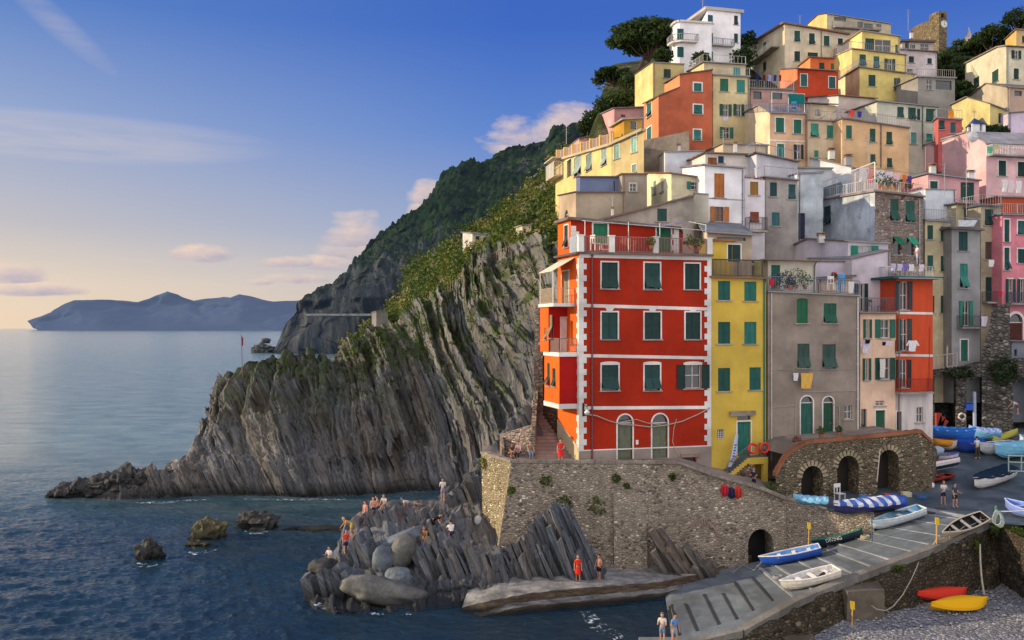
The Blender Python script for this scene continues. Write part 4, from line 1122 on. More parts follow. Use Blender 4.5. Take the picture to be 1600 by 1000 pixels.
# roof terrace: floor slab, railing with white posts, set-back top floor
mb = MB(); t0 = h['zA']; e = .35
V = lambda p, z: Vector((p[0], p[1], z))
pa, pb, pc, pd = h['pa'], h['pb'], h['pc'], h['pd']
ax = fr.d*e; ay = (V(pc, 0)-V(pa, 0)).normalized()*e
zr = h['zB']
mb.hexa([V(pa, t0)-ax-ay, V(pb, zr)+ax*.1-ay, V(pd, zr)+ax*.1, V(pc, t0)-ax], [V(pa, t0+.16)-ax-ay, V(pb, zr+.16)+ax*.1-ay, V(pd, zr+.16)+ax*.1, V(pc, t0+.16)-ax])
mb.build('terrace_slab', concrete((.2, .14, .12)), root)
zt = t0+.16
def tz(u): return zt+(zr-t0)*u/fr.L
pp_ = [905+1, 955, 1023.5, 1107.5]
for px in pp_:
    mb = MB(); u = max(.1, fr.u(px)); mb.fbox(fr, u-.22, u+.22, -.1, .2, tz(u), tz(u)+1.22); mb.fbox(fr, u-.26, u+.26, -.14, .24, tz(u)+1.22, tz(u)+1.3); mb.build('parapet_post', trim_m, root)
for a, b in zip(pp_[:-1], pp_[1:]):
    ua, ub = fr.u(a)+.25, fr.u(b)-.25
    mb = MB(); rail_mesh(mb, [fr.pt(ua, .08, tz(ua)), fr.pt(ub, .08, tz(ub))], 1.2, .125, .017); mb.build('railing', plain((.36, .2, .18), .5), root)
mb = MB(); a_ = frl.pt(frl.L-.1, .1, zt); b_ = frl.pt(frl.L-1.6, .1, zt); rail_mesh(mb, [a_, b_], 1.2, .13, .017); mb.build('railing', plain((.5, .6, .7), .5), root)
# penthouse
def inset(f1, fl, d): return None
q0 = frl.pt(frl.L-1.75, 0, 0); q1 = V(pb, 0)-fr.nv*1.75
zph = zat(344, 73.8)
fp = Frame((q0.x, q0.y), (q1.x-fr.d.x*1.9, q1.y-fr.d.y*1.9)); fq = Frame(pc, (q0.x, q0.y))
def hl(f, x0, y0, x1, y1):
    u0_, z1_ = f.uz(x0, y0); u1_, z0_ = f.uz(x1, y1); return (u0_, u1_, z0_, z1_, 0)
ph = [hl(fp, 927, 349, 949, 380), hl(fp, 1026, 355, 1048, 393)]; pq = [hl(fq, 882, 353, 888, 386)]
mb = MB(); facade(mb, fp.pt, 0, fp.L, zt, lambda u: zph-.5*u/fp.L, ph); mb.cur = 1; facade(mb, fq.pt, 0, fq.L, h['zC']-.2, lambda u: zph+.1, pq)
mb.cur = 0; br = fp.pt(fp.L, 0, 0); bk = V(pd, 0)
mb.quad(V(br, zt), V(pd, zt), V(pd, zph-.5), V(br, zph-.5)); mb.quad(V(pd, zt), V(pc, zt), V(pc, zph), V(pd, zph-.5))
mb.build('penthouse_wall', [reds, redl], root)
mb = MB()
c4 = [fp.pt(-.35, .35, zph), fp.pt(fp.L, .35, zph-.5), Vector((pd[0], pd[1], zph-.5)), Vector((pc[0]-.3, pc[1], zph))]
mb.hexa([v+Vector((0, 0, .004)) for v in c4], [v+Vector((0, 0, .22)) for v in c4]); mb.build('roof', concrete((.2, .15, .13)), root)
for hh in ph: window(root, fp, hh, 'c', (.01, .1, .05), .12, sill=False)
window(root, fq, pq[0], 'a', G_DK, .1)
for ud in (0.02, fp.L-.75):
    mb = MB(); z = zt; k = 0
    while z < zph-.6: mb.fbox(fp, ud, ud+(.65 if k % 2 else .4), .003, .04, z, z+.42) if ud < 1 else mb.fbox(fp, fp.L-(.7 if k % 2 else .45), fp.L-.02, .003, .04, z, z+.42); z += .43; k += 1
    mb.build('quoins', trim_m, root)
mb = MB()    # pergola frame over the roof terrace
for px in (914, 982, 1031, 1103):
    u = fr.u(px); mb.bar(fr.pt(u, 0, tz(u)), fr.pt(u, 0, tz(u)+2.35), .03)
mb.bar(fr.pt(fr.u(914), 0, zt+2.35), fr.pt(fr.u(1103), 0, zt+1.9), .03)
mb.bar(fr.pt(fr.u(914), 0, zt+2.35), fp.pt(.8, 0, zph), .025); mb.bar(fr.pt(fr.u(1103), 0, tz(10)+2.3), fr.pt(fr.u(1090), -1.5, tz(10)+2.7), .03)
mb.build('pergola_frame', plain((.6, .6, .6), .5), root)
mb = MB()    # rolled blue shade cloth sagging from the pergola
pts = [fr.pt(fr.u(1012+k*6), -.1, tz(8)+2.25-.16*math.sin(k*.55)) for k in range(12)]
for a_, b_ in zip(pts[:-1], pts[1:]): mb.quad(a_, b_, b_+Vector((.05, .7, .12)), a_+Vector((.05, .7, .12)))
tag(mb.build('shade_cloth', fabric((.2, .25, .6))), 'blue shade cloth slung under the pergola of the red roof terrace', 'cloth')
# side bay: stepped oriel and balconies
def P3(left, back, z):   # coordinates relative to the front left corner
    q = V(pa, z)-fr.d*left-fr.nv*back; return q
zc1, zc2, zc3 = zat(638, 72.3), zat(557, 72.3), zat(479, 73)
mb = MB()
def boxlb(mb, l0, l1, b0, b1, z0, z1, sk=None):
    mb.hexa([P3(l1, b0, z0), P3(l0, b0, z0), P3(l0, b1, z0), P3(l1, b1, z0)], [P3(l1, b0, z1), P3(l0, b0, z1), P3(l0, b1, z1), P3(l1, b1, z1)])
bw = 1.45
f1 = Frame(tuple(P3(bw, 4.0, 0)[:2]), tuple(P3(bw, .35, 0)[:2]))   # left face of lower bay
f1f = Frame(tuple(P3(bw, .35, 0)[:2]), tuple(P3(0, .35, 0)[:2]))
hw1 = [hl(f1, 855, 567, 859, 603), hl(f1, 863, 575, 868, 604)]
facade(mb, f1.pt, 0, f1.L, zc1+.35, lambda u: zc2, hw1)
mb.cur = 1; facade(mb, f1f.pt, 0, f1f.L, zc1+.35, lambda u: zc2, [])
mb.build('bay_wall', [redl, stucco((.36, .008, .006), .1)], root)  # side in the sunlit orange, front in a deeper shaded red copy
window(root, f1, hw1[0], 'a', G_DK, None); window(root, f1, hw1[1], 'a', G_DK, None)
mb = MB(); 
def slabpoly(z0, z1, b0, o=.05):
    boxlb(mb, 0, bw+o, b0-o, 4.05, z0, z1)
slabpoly(zc1-.02, zc1+.35, .35); mb.build('bay_band', trim_m, root); mb = MB(); slabpoly(zc2, zc2+.3, .35, .08)
mb.build('bay_band', trim_m, root)
f2 = Frame(tuple(P3(bw+.15, 4.6, 0)[:2]), tuple(P3(bw+.15, 2.5, 0)[:2])); f2f = Frame(tuple(P3(bw+.15, 2.5, 0)[:2]), tuple(P3(0, 2.5, 0)[:2]))
mb = MB(); hw2 = [hl(f2, 850.5, 512, 854, 530), hl(f2, 858, 492, 861, 528)]; facade(mb, f2.pt, 0, f2.L, zc2+.3, lambda u: zc3, hw2)
mb.cur = 1; dh = hl(f2f, 877, 497, 889, 552); facade(mb, f2f.pt, 0, f2f.L, zc2+.3, lambda u: zc3, [dh])
mb.build('bay_wall', [redl, stucco((.36, .008, .006), .1)], root)  # same pair: sunlit orange side, shade put into the front's red
for k in hw2: window(root, f2, k, 'a', (.25, .2, .12), None)
window(root, f2f, dh, 'd', (.5, .38, .36), .1)
mb = MB(); boxlb(mb, 0, bw+.3, .9, 4.65, zc3, zc3+.25); mb.build('bay_band', trim_m, root)
mb = MB(); rail_mesh(mb, [P3(bw, 2.5, zc2+.3), P3(bw, .4, zc2+.3), P3(.1, .4, zc2+.3)], 1.05, .13, .016); mb.build('balcony_railing', plain((.25, .18, .15), .5), root)
mb = MB(); rail_mesh(mb, [P3(bw+.2, 4.5, zc3+.25), P3(bw+.2, 1.0, zc3+.25), P3(.1, 1.0, zc3+.25)], 1.15, .14, .016); mb.build('balcony_railing', plain((.45, .36, .25), .5), root)
mb = MB()   # awning over the upper side balcony
za_ = zat(404, 74); zb_ = zat(425, 73.5)
mb.hexa([P3(0, .8, za_), P3(0, 4.2, za_), P3(bw+.4, 4.2, zb_), P3(bw+.4, .8, zb_)], [P3(0, .8, za_+.05), P3(0, 4.2, za_+.05), P3(bw+.4, 4.2, zb_+.05), P3(bw+.4, .8, zb_+.05)])
mb.build('awning', fabric((.72, .62, .5)), root)
mb = MB()
for b_ in (1.1, 4.3): mb.bar(P3(bw+.25, b_, zc3+.25), P3(bw+.25, b_, zb_), .03)
mb.build('awning_post', plain((.7, .7, .7)), root)
mb = MB()    # sloping skirting of the side wall by the stairs
mb.hexa([frl.pt(0, .05, h['zb']), frl.pt(frl.L, .05, h['zb']), frl.pt(frl.L, .002, h['zb']), frl.pt(0, .002, h['zb'])], [frl.pt(0, .05, zat(655, 76.4)), frl.pt(frl.L, .05, zat(700, 72)), frl.pt(frl.L, .002, zat(700, 72)), frl.pt(0, .002, zat(655, 76.4))])
mb.build('skirting', stucco((.6, .5, .32), .2), root)
# house number tile beside the door
mb = MB(); mb.fbox(fr, fr.u(993), fr.u(997), .04, .07, zat(695, 73), zat(688, 73)); mb.build('meter_box', trim_m, root)

# ---- staircase beside the red house
mb = MB(); n = 17; zs0, zs1 = 8.62, 12.3
frd = -fr.nv
for i in range(n):
    D0 = 73.4+i*.55; D1 = D0+.57; z1 = zs0+(i+1)*(zs1-zs0)/n; z0_ = z1-.6
    xr = lambda D: (905-800)/F*72-.1-(D-72)*.30+.0
    xl = lambda D: (834-800)/F*73.4+(D-73.4)*.045
    mb.hexa([(xl(D0), D0, z0_), (xr(D0), D0, z0_), (xr(D1), D1, z0_), (xl(D1), D1, z0_)], [(xl(D0), D0, z1), (xr(D0), D0, z1), (xr(D1), D1, z1), (xl(D1), D1, z1)])
tag(mb.build('stairway', concrete((.34, .23, .2))), 'broad worn stone stairway climbing beside the red house', 'stairs')
mb = MB()
def prism(mb, poly, z0, z1s):
    b_ = [Vector((x, y, z0)) for x, y in poly]; t_ = [Vector((x, y, z)) for (x, y), z in zip(poly, z1s)]; mb.hexa(b_, t_)
gxs = lambda px, D: ((px-800)/F*D, D)
prism(mb, [gxs(829, 73.2), gxs(836, 73.2), gxs(841, 80), gxs(834, 80)], 5, [zat(675, 73.2), zat(675, 73.2), zat(610, 80), zat(610, 80)])
prism(mb, [gxs(834, 80.02), gxs(848, 80.02), gxs(850, 82.5), gxs(837, 82.5)], 5, [zat(560, 80), zat(560, 80), zat(478, 82.5), zat(478, 82.5)])
prism(mb, [gxs(848, 82.4), gxs(876, 82.4), gxs(876, 83), gxs(848, 83)], 5, [zat(500, 82.5)]*4)
tag(mb.build('stair_wall', stone((.25, .2, .15), (.42, .35, .27), (.36, .3, .24), .4)), 'tall narrow stone wall on the left of the stairway', 'wall')
mb = MB()
prism(mb, [gxs(781, 75.5), gxs(781, 75.1), gxs(832, 73.4), gxs(833, 73.9)], 7, [zat(679, 75.3), zat(679, 75.3), zat(663, 73.6), zat(663, 73.6)])
prism(mb, [gxs(781, 75.2), gxs(785, 75.2), gxs(788, 73.2), gxs(784, 73.2)], 7, [zat(679, 75.2), zat(679, 75.2), zat(700, 73.2), zat(700, 73.2)])
tag(mb.build('terrace_wall', stone((.3, .22, .19), (.45, .36, .3), (.4, .33, .28), .4)), 'low rough stone wall sheltering the corner of the terrace where people sit', 'wall')

# ---------------------------------------------------------------- yellow house with steps
YEL = (.6, .42, .07)
h = house('yellow_house', 'narrow yellow house between the red house and the grey tan one, with blue painted steps', (1111.5, 75.1), (1197, 76.6), (434, 436), 752, dep=6, wall=YEL, mat=stucco(YEL, .15), rc=(.3, .13, .07), oh=.25,
          wins=[('c', 1122, 439, 1141, 469), ('c', 1163, 440, 1182, 470), ('c', 1122, 503, 1141, 537), ('c', 1163, 503, 1182, 537), ('c', 1122, 575, 1141, 611), ('c', 1171, 574, 1189, 609), ('d', 1152, 659, 1173, 713, dict(t=.1, s=False)), ('h', 1152, 649.5, 1173, 656), ('h', 1121, 671, 1131, 684), ('d', 1171, 722, 1182, 757, dict(c=(.01, .06, .03)))], wc=(.01, .1, .08))
yh = h; fr = h['fr']; root = h['root']
mb = MB(); mb.fbox(fr, fr.u(1139), fr.u(1178), .01, .3, zat(649, 76), zat(642, 76)); mb.build('door_hood', concrete((.36, .3, .25)), root)
mb = MB()
for k in range(3): mb.fbox(fr, fr.u(1121+k*3.4+1), fr.u(1121+k*3.4+2), .0, .04, zat(684, 76), zat(671, 76)); mb.fbox(fr, fr.u(1121), fr.u(1131), .01, .05, zat(674.3+k*3.4, 76), zat(673.5+k*3.4, 76))
mb.build('window_grate', plain((.5, .5, .48)), root)
mb = MB(); u = fr.u(1193.5); mb.tube([fr.pt(u, .1, h['zB']), fr.pt(u, .1, zat(745, 76))], .07, 8); mb.build('downpipe', plain((.03, .14, .1), .5), root)
# upper set-back storey and balustrade
f2 = Frame(tuple(fr.pt(-.0, -2.0, 0)[:2]), tuple(fr.pt(fr.u(1165), -2.0, 0)[:2])); zt = h['zA']+.14; zt2 = zat(376, 77)
mb = MB(); dh = hl(f2, 1137, 382, 1157, 409); facade(mb, f2.pt, -.0, f2.L, zt, lambda u: zt2, [dh]); a_ = f2.pt(f2.L, 0, 0); b_ = f2.pt(f2.L, -3.5, 0); mb.quad(V(a_, zt), V(b_, zt), V(b_, zt2), V(a_, zt2)); mb.build('penthouse_wall', stucco(YEL, .15), root)
window(root, f2, dh, 'c', G_DK, .1, sill=False)
mb = MB(); mb.fbox(f2, -.1, f2.L+.3, -3.6, .3, zt2, zt2+.16); mb.build('penthouse_roof', concrete((.38, .16, .09)), root)
mb = MB(); rail_mesh(mb, [fr.pt(.05, .15, zt), fr.pt(fr.u(1190), .15, zt)], 1.3, .11, .028); mb.build('railing', plain((.11, .09, .08), .6), root)
mb = MB(); mb.lathe(fr.pt(fr.u(1188), -.35, zt), [(.28, 0), (.3, .1), (.26, .7), (.3, 1.2), (.22, 1.35)], 12); tag(mb.build('water_tank', plain((.55, .5, .1), .6)), 'yellow cylindrical tank at the right end of the yellow house balcony', 'tank')
# painted steps
root = empty('front_steps', fr.pt(fr.u(1140), 1, zat(752, 75)), 'steep outside steps with blue treads and yellow edges at the yellow house', 'steps')
ua, ub = fr.u(1122), fr.u(1157); za_, zb_ = zat(745, 74.3), zat(716, 74.6); n = 9
tm, ym = MB(), MB()
for i in range(n):
    a_ = ua+(ub-ua)*i/n; b_ = ua+(ub-ua)*(i+1)/n; z = za_+(zb_-za_)*(i+1)/n
    tm.fbox(fr, a_, b_+.02, .15, 1.22, z-.14, z); ym.fbox(fr, a_, b_, 1.22, 1.3, z-.42, z+.0)
ue = fr.u(1185); tm.fbox(fr, ub, ue, .03, 1.22, zb_-.12, zb_+.01); ym.fbox(fr, ub, ue+.05, 1.22, 1.3, zb_-.5, zb_+.03); ym.fbox(fr, ue-.32, ue+.05, .9, 1.27, zat(765, 75), zb_-.5)
tm.build('treads', concrete((.08, .14, .24)), root); ym.build('edging', stucco(YEL, .1), root)
mb = MB(); k0 = fr.u(1168)
topst = pl([(ua, za_-.1), (ub, zb_-.25), (k0, zb_-.25)]); facade(mb, lambda u, n_, z: fr.pt(u, 1.15+n_, z), ua, k0, zat(770, 75), topst, [], [ub]); q_ = fr.pt(k0, 1.15, 0); q2 = fr.pt(k0, .05, 0); mb.quad(V(q_, 4), V(q2, 4), V(q2, zb_-.25), V(q_, zb_-.25))
mb.build('stone_side', stone((.2, .14, .11), (.42, .3, .24), (.3, .22, .18), .3), root)
mb = MB(); rail_mesh(mb, [fr.pt(ua+.1, 1.2, za_+.1), fr.pt(ub, 1.2, zb_)], .95, .16, .014); mb.build('railing', plain((.18, .15, .12)), root)
mb = MB(); rail_mesh(mb, [fr.pt(ub, 1.2, zb_), fr.pt(ue, 1.2, zb_), fr.pt(ue, .1, zb_)], 1.0, .16, .014); mb.build('railing', plain((.18, .15, .12)), root)
import bmesh
def torus(name, c, Rr, r, ax_, mats, parent=None, label=None, cat=None, group=None, bandsn=4):
    mb = MB(); c = Vector(c); z = Vector(ax_).normalized(); x = z.cross(Vector((0, 0, 1))).normalized(); y = z.cross(x); n, m = 28, 8
    for i in range(n):
        for j in range(m):
            p = []
            for (ii, jj) in ((i, j), (i+1, j), (i+1, j+1), (i, j+1)):
                a, b = 2*math.pi*ii/n, 2*math.pi*jj/m; rr = Rr+r*math.cos(b); p.append(c+x*rr*math.cos(a)+y*rr*math.sin(a)+z*r*math.sin(b))
            mb.cur = 1 if (len(mats) > 1 and (i % (n//bandsn)) < 2) else 0; mb.quad(*p)
    o = mb.build(name, mats, parent, True); return tag(o, label, cat, group)
ring_r = plain((.7, .03, .02), .4); ring_w = plain((.8, .75, .7), .4)
torus('life_ring', fr.pt(fr.u(1161.5), 1.35, zat(701, 74.6)), .36, .09, fr.nv, [ring_r], None, 'red life ring hanging directly in front of the green door of the yellow house', 'life ring')
torus('life_ring', fr.pt(fr.u(1179.5), 1.35, zat(701, 74.6)), .36, .09, fr.nv, [ring_r], None, 'red life ring on the landing rail, the one nearer the green drainpipe', 'life ring')
# feather banner
mb = MB(); bx_ = fr.u(1124)
pts = []
for k in range(13):
    s_ = k/12; z = zat(728-50*s_, 75); u_ = bx_+.15+.35*s_+.35*math.sin(s_*1.4); w = .42*math.sin(math.pi*min(1, .12+s_*.8))**.6
    pts.append((fr.pt(u_, 1.0+.06*math.sin(6*s_), z), fr.pt(u_+w, 1.0+.12*math.sin(6*s_+1), z+.02)))
for (a_, b_), (c_, d_) in zip(pts[:-1], pts[1:]): mb.quad(a_, b_, d_, c_)
rt = empty('feather_banner', fr.pt(bx_, 1, zat(740, 75)), 'pale blue and white feather banner leaning by the yellow house steps', 'banner')
mb.build('flag', fabric((.55, .6, .78)), rt)
mb = MB(); mb.tube([fr.pt(bx_, 1, zat(745, 75))]+[p[0]+Vector((-.02, 0, 0)) for p in pts], .02, 5); mb.build('pole', plain((.3, .3, .3)), rt)
mb = MB()
for k in range(2, 9):
    s_ = k/12; p = (pts[k][0]+pts[k][1])/2-fr.nv*-.03; mb.box(p+fr.nv*.02, (.14 if k % 2 else .2, .01, .1))
mb.build('print', fabric((.1, .1, .35)), rt)
# ---------------------------------------------------------------- more houses, front to back
tan = stucco((.30, .25, .21), .5)
h = house('tan_house', 'plain grey tan house with a plant filled roof terrace, right of the yellow one', (1199.5, 77), (1342.5, 79.2), (456, 463), 700, C=(1196.5, 79, 456), mat=tan, roof='slab', rc=(.22, .18, .16), oh=.12,
    wins=[('c', 1245, 466, 1262, 505, dict(r=.15, c=(.01, .11, .05))), ('a', 1287, 474, 1307, 505, dict(c=(.01, .1, .06))), ('a', 1246, 537, 1265, 575, dict(c=(.04, .09, .075))), ('a', 1285, 538, 1306, 576, dict(c=(.04, .09, .075))),
          ('D', 1251, 619, 1270, 688, dict(r=.45, c=(.01, .075, .06), t=.1)), ('D', 1286, 620, 1302, 688, dict(r=.45, c=(.01, .08, .045), t=.1)), ('g', 1319, 633, 1331, 655)], pipe=[(1204.5, 720, (.5, .48, .46)), (1339.5, 690, (.6, .6, .6))])
fr = h['fr']; root = h['root']; TH = h
mb = MB(); rail_mesh(mb, [fr.pt(.1, .05, h['zA']+.15), fr.pt(fr.u(1282), .05, h['zA']+.05), fr.pt(fr.L, .05, h['zB']+.15)], 1.1, .14, .018); mb.build('railing', plain((.2, .22, .3), .5), root)
mb = MB()   # cables and conduits
zc = zat(612, 78); mb.tube([fr.pt(fr.u(1242), .05, zat(685, 78)), fr.pt(fr.u(1243), .05, zat(622, 78)), fr.pt(fr.u(1252), .05, zc), fr.pt(fr.u(1336), .05, zc), fr.pt(fr.u(1339), .05, zat(680, 78.5))], .025, 5)
mb.tube([fr.pt(fr.u(1206), .05, zat(637, 77)), fr.pt(fr.u(1242), .05, zat(633, 78))], .02, 5); mb.tube([fr.pt(fr.u(1300), .05, zat(631, 78)), fr.pt(fr.u(1311), .05, zat(637, 78)), fr.pt(fr.u(1312), .05, zat(680, 78.5))], .03, 5)
mb.build('conduits', plain((.42, .38, .34)), root)
house('peach_house', 'narrow peach house with many green shutters and laundry, beside the grey tan house', (1344, 80), (1399.5, 80.8), (490, 490), 690, dep=5, wall=(.74, .52, .38), roof='slab', rc=(.3, .25, .24), oh=.15,
    wins=[('o', 1352, 499, 1358, 528, dict(c=G_MD)), ('o', 1375, 499, 1390, 528, dict(c=G_MD)), ('o', 1351, 560, 1357, 594, dict(c=G_MD)), ('o', 1375, 559, 1390, 593, dict(c=G_MD)),
          ('h', 1345.5, 639, 1354, 684, dict(c=(.06, .04, .03))), ('d', 1368, 641, 1383, 684, dict(c=(.01, .07, .045), t=.1)), ('g', 1368, 626, 1382, 634)], rail=.14, railc=(.15, .15, .17), railL=False, rh=1.15)
mixm = NT('red_over_white'); t = mixm
g = t.n('NewGeometry'); s = t.n('SeparateXYZ', {0: g.outputs['Position']}); n = t.noise(t.pos((2, 2, .3)), 1, 4, .6)
zz = zat(612, 80.5); c = t.mix(t.math('GREATER_THAN', s.outputs[2], zz), t.mix(t.g(n, .4, .75), (.66, .6, .58), (.4, .37, .36)), t.mix(t.g(n, .4, .8), (.6, .075, .022), (.42, .06, .03)))
h = house('red_white_house', 'orange red house with white ground floor and teal roof edge beside the peach house', (1391.5+9, 80.8), (1457.5, 81.6), (436, 437), 712, dep=6, mat=t.out(c, .85), roof='slab', rc=(.03, .16, .17), oh=.9, th=.2,
    wins=[('o', 1405.5, 440, 1418, 484, dict(c=(.02, .03, .04))), ('o', 1407, 498, 1418, 548, dict(c=(.015, .04, .04))), ('o', 1406, 562, 1417, 606, dict(c=(.02, .03, .04))),
          ('d', 1400.7, 643, 1408.5, 680, dict(c=(.01, .02, .06), t=.08)), ('g', 1432, 636, 1442, 660)], rail=.15, railc=(.4, .4, .42), rh=.9)
bands(h, [(487, 488, .2), (553, 554, .2)]); balcony(h, 1398.5, 1450, 612, .8, c=(.3, .03, .02), hgt=1.1); balcony(h, 1398.5, 1408, 549, .1, hgt=.9)
mb = MB(); fr = h['fr']; mb.tube([fr.pt(fr.u(1452), .06, zat(510, 81)), fr.pt(fr.u(1451), .06, zat(606, 81))], .02, 5); mb.build('cable', plain((.1, .05, .05)), h['root'])
house('pink_white_house', 'pale pink set-back storey with a green shuttered door above the peach house', (1331, 82.5), (1391, 83.2), (405, 391), 490, C=(1262, 90, 405), wall=(.62, .55, .62), wallL=(.68, .62, .62), roof='slab', rc=(.3, .3, .32), oh=.08, th=.1,
    wins=[('o', 1340, 443, 1350, 487, dict(c=G_DK))])
house('grey_roofed_annex', 'low annex with dark roof slab left of the pink set-back storey', (1275, 81.5), (1332, 82), (437, 433), 470, dep=3, wall=(.6, .45, .33), roof='slab', rc=(.12, .13, .16), oh=.4, th=.2)
house('white_terrace_house', 'cream door wall with dark green door at the back of the plant filled terrace', (1200, 80.5), (1275, 81), (407, 409), 470, dep=3, wall=(.6, .56, .46), roof='slab', rc=(.3, .22, .15), oh=.5, th=.12, wins=[('c', 1205, 414, 1219, 452, dict(c=(.01, .08, .06)))])
house('pale_gable_house', 'pale lilac gable wall with a chimney, below the stone house', (1325, 84.5), (1388, 85), (378, 381), 440, C=(1222, 95, 393), apL=(1262, 374), wall=(.6, .55, .62), roof='slab', rc=(.25, .2, .18), oh=.2,
    wins=[('O', 1340, 384, 1361, 405, dict(c=(.01, .2, .13)))])
h = house('lilac_lower_house', 'plain lilac wall with a flat top, between the terrace plants and the red white house', (1268, 83.2), (1330, 83.8), (409, 409), 460, dep=5, wall=(.6, .54, .64), roof='slab', rc=(.3, .3, .32), oh=.05, th=.08)
# behind the red house
rs = concrete((.2, .19, .2))
house('slate_roof_house', 'low house with a broad grey slate roof behind the right end of the red terrace', (1105, 80), (1175, 81), (364, 369), 400, C=(1092, 88, 345), apL=None, wall=(.55, .45, .33), roof='slab', rc=(.2, .21, .24), oh=.4,
    wins=[('h', 1120, 371, 1165, 376)])
house('bare_gable_house', 'weathered grey plaster house with a long sloping roof edge above the red penthouse', (931, 84), (1084, 84.6), (347, 306), 380, dep=6, mat=stucco((.36, .33, .29), .7, (.24, .22, .2)), roof='slab', rc=(.2, .16, .13), oh=.2, wins=[('c', 1027, 326, 1042, 346, dict(c=(.015, .085, .08)))])
house('bare_side_wall', 'narrow cream grey wall strip with a small white chimney, right of the weathered gable', (1083, 86), (1107, 86.3), (303, 305), 350, dep=5, wall=(.5, .46, .38), roof='slab', rc=(.3, .3, .3), oh=.05)
house('tan_corner_house', 'bare tan plaster house with rounded look and dark roof edge, left of the weathered gable', (900, 88), (977, 88.6), (301, 301), 400, C=(873, 98, 306), wall=(.42, .35, .26), wallL=(.5, .38, .27), roof='slab', rc=(.08, .07, .09), oh=.15, th=.12, winL=[('g', 881, 328, 889, 342, dict(r=.5))])
house('blue_grey_house', 'small blue grey box of a house above the bare tan one', (906, 93), (970, 93.6), (277, 277), 310, C=(900, 98, 277), wall=(.16, .2, .33), roof='slab', rc=(.12, .1, .1), oh=.15, th=.12, wins=[('h', 958, 283, 961, 300)])
house('brown_house', 'small brown house with one dark window between the blue grey box and the cream house', (972, 92.4), (1011, 92.9), (273, 273), 320, dep=5, wall=(.36, .31, .26), roof='slab', rc=(.14, .12, .11), oh=.15, wins=[('g', 984, 287, 994, 299, dict(t=.1))])
h = house('cream_cottage', 'small cream cottage with a stained front and sunlit side, left of the white house', (1049, 90.5), (1105, 91.2), (272, 280), 330, C=(1011, 100, 270), wall=(.6, .56, .42), mat=stucco((.62, .58, .42), .6, (.36, .34, .33), .66), wallL=(.78, .7, .46), roof='tile', rc=(.3, .15, .1), oh=.25,
    wins=[('o', 1080, 284, 1093, 296, dict(c=(.03, .14, .12), t=.08))], winL=[('c', 1021, 283, 1025, 303, dict(c=(.3, .33, .3))), ('c', 1032, 279, 1037, 300, dict(c=(.3, .33, .3)))])
h = house('white_house', 'white house with brown wooden shutters in the middle of the village', (1101, 88), (1163, 89), (259, 264), 360, C=(1066, 97, 262), wall=(.72, .69, .68), mat=stucco((.84, .82, .84), .3), roof='slab', rc=(.22, .2, .24), oh=.25,
    wins=[('c', 1116, 271, 1132, 309, dict(c=BRN)), ('o', 1117, 323, 1131, 346, dict(c=BRN))], pipe=[(1160, 350, (.2, .2, .25))])
bands(h, [(308.5, 312, .1)], concrete((.4, .4, .42)))
house('white_annex', 'narrow white annex with two brown shuttered windows, right of the white house', (1164, 90), (1195, 90.5), (278, 281), 372, dep=5, wall=(.66, .62, .65), roof='tile', rc=(.4, .18, .1), oh=.1, th=.1, wins=[('c', 1172, 284, 1185, 305, dict(c=(.3, .15, .03))), ('a', 1172, 331, 1186, 348, dict(c=(.28, .06, .02)))])
balcony(HOUSES[list(HOUSES)[-1]], 1164, 1192, 361, .9, hgt=1.2)
house('grey_house', 'peeling grey house between the white annex and the blue white wall', (1196, 92), (1246, 92.8), (278, 283), 400, dep=6, mat=stucco((.36, .33, .31), .6, (.52, .5, .5), .66), roof='slab', rc=(.16, .15, .2), oh=.2,
    wins=[('c', 1203, 285, 1214, 307), ('c', 1232, 288, 1243, 311), ('c', 1206, 332, 1218, 353)], wc=(.015, .08, .09), rail=.3, railc=(.3, .3, .36))
house('white_roof_box', 'bluish white box shaped roof room with slanted top above the cream cottage', (1039, 103), (1101, 104), (238, 236), 275, C=(1027, 110, 246), wall=(.6, .64, .72), wallL=(.75, .7, .6), roof='slab', rc=(.3, .3, .32), oh=.08, th=.08)
house('terrace_pavilion', 'low white roof pavilion with a brown door and tiled slanting roof above the white house', (1102, 99), (1180, 100), (240, 243), 275, dep=5, wall=(.66, .6, .56), roof='tile', rc=(.32, .2, .14), oh=.3, wins=[('c', 1106, 246, 1120, 258, dict(c=BRN)), ('c', 1122, 244, 1131, 255, dict(c=(.03, .05, .12)))])
house('grey_roof_pavilion', 'long low building with pale wall and dark sloping roof, right of the brown door pavilion', (1182, 98), (1246, 99), (240, 254), 290, dep=6, wall=(.55, .55, .6), roof='slab', rc=(.15, .15, .18), oh=.3, rail=.4, railc=(.25, .28, .4))
# stone and blue-white house with laundry terrace
rub = stone((.2, .14, .11), (.42, .34, .3), (.34, .28, .25), .34, 1.3, .7)
bw_ = stucco((.6, .67, .74), .8, (.3, .37, .42), .6)
h = house('stone_house', 'house with rubble stone front, peeling blue white side and a laundry terrace on top', (1367, 90), (1442, 91.2), (300, 309), 440, C=(1285, 101, 313), mat=rub, matL=bw_, roof='slab', rc=(.3, .24, .24), oh=.25, th=.2,
    wins=[('c', 1391, 311, 1404, 345), ('a', 1415, 314, 1429, 347), ('A', 1395, 370, 1407, 398, dict(c=(.01, .22, .12))), ('A', 1417, 371, 1428, 399, dict(c=(.01, .22, .12)))], winL=[('c', 1287, 322, 1298, 350, dict(c=(.03, .07, .09)))], wc=(.02, .09, .07), rail=.4, railc=(.6, .6, .6), pipe=[(1436, 440, (.4, .36, .34))])
SH = h
fr, frl = h['fr'], h['frl']; mb = MB(); z0 = h['zA']+.2
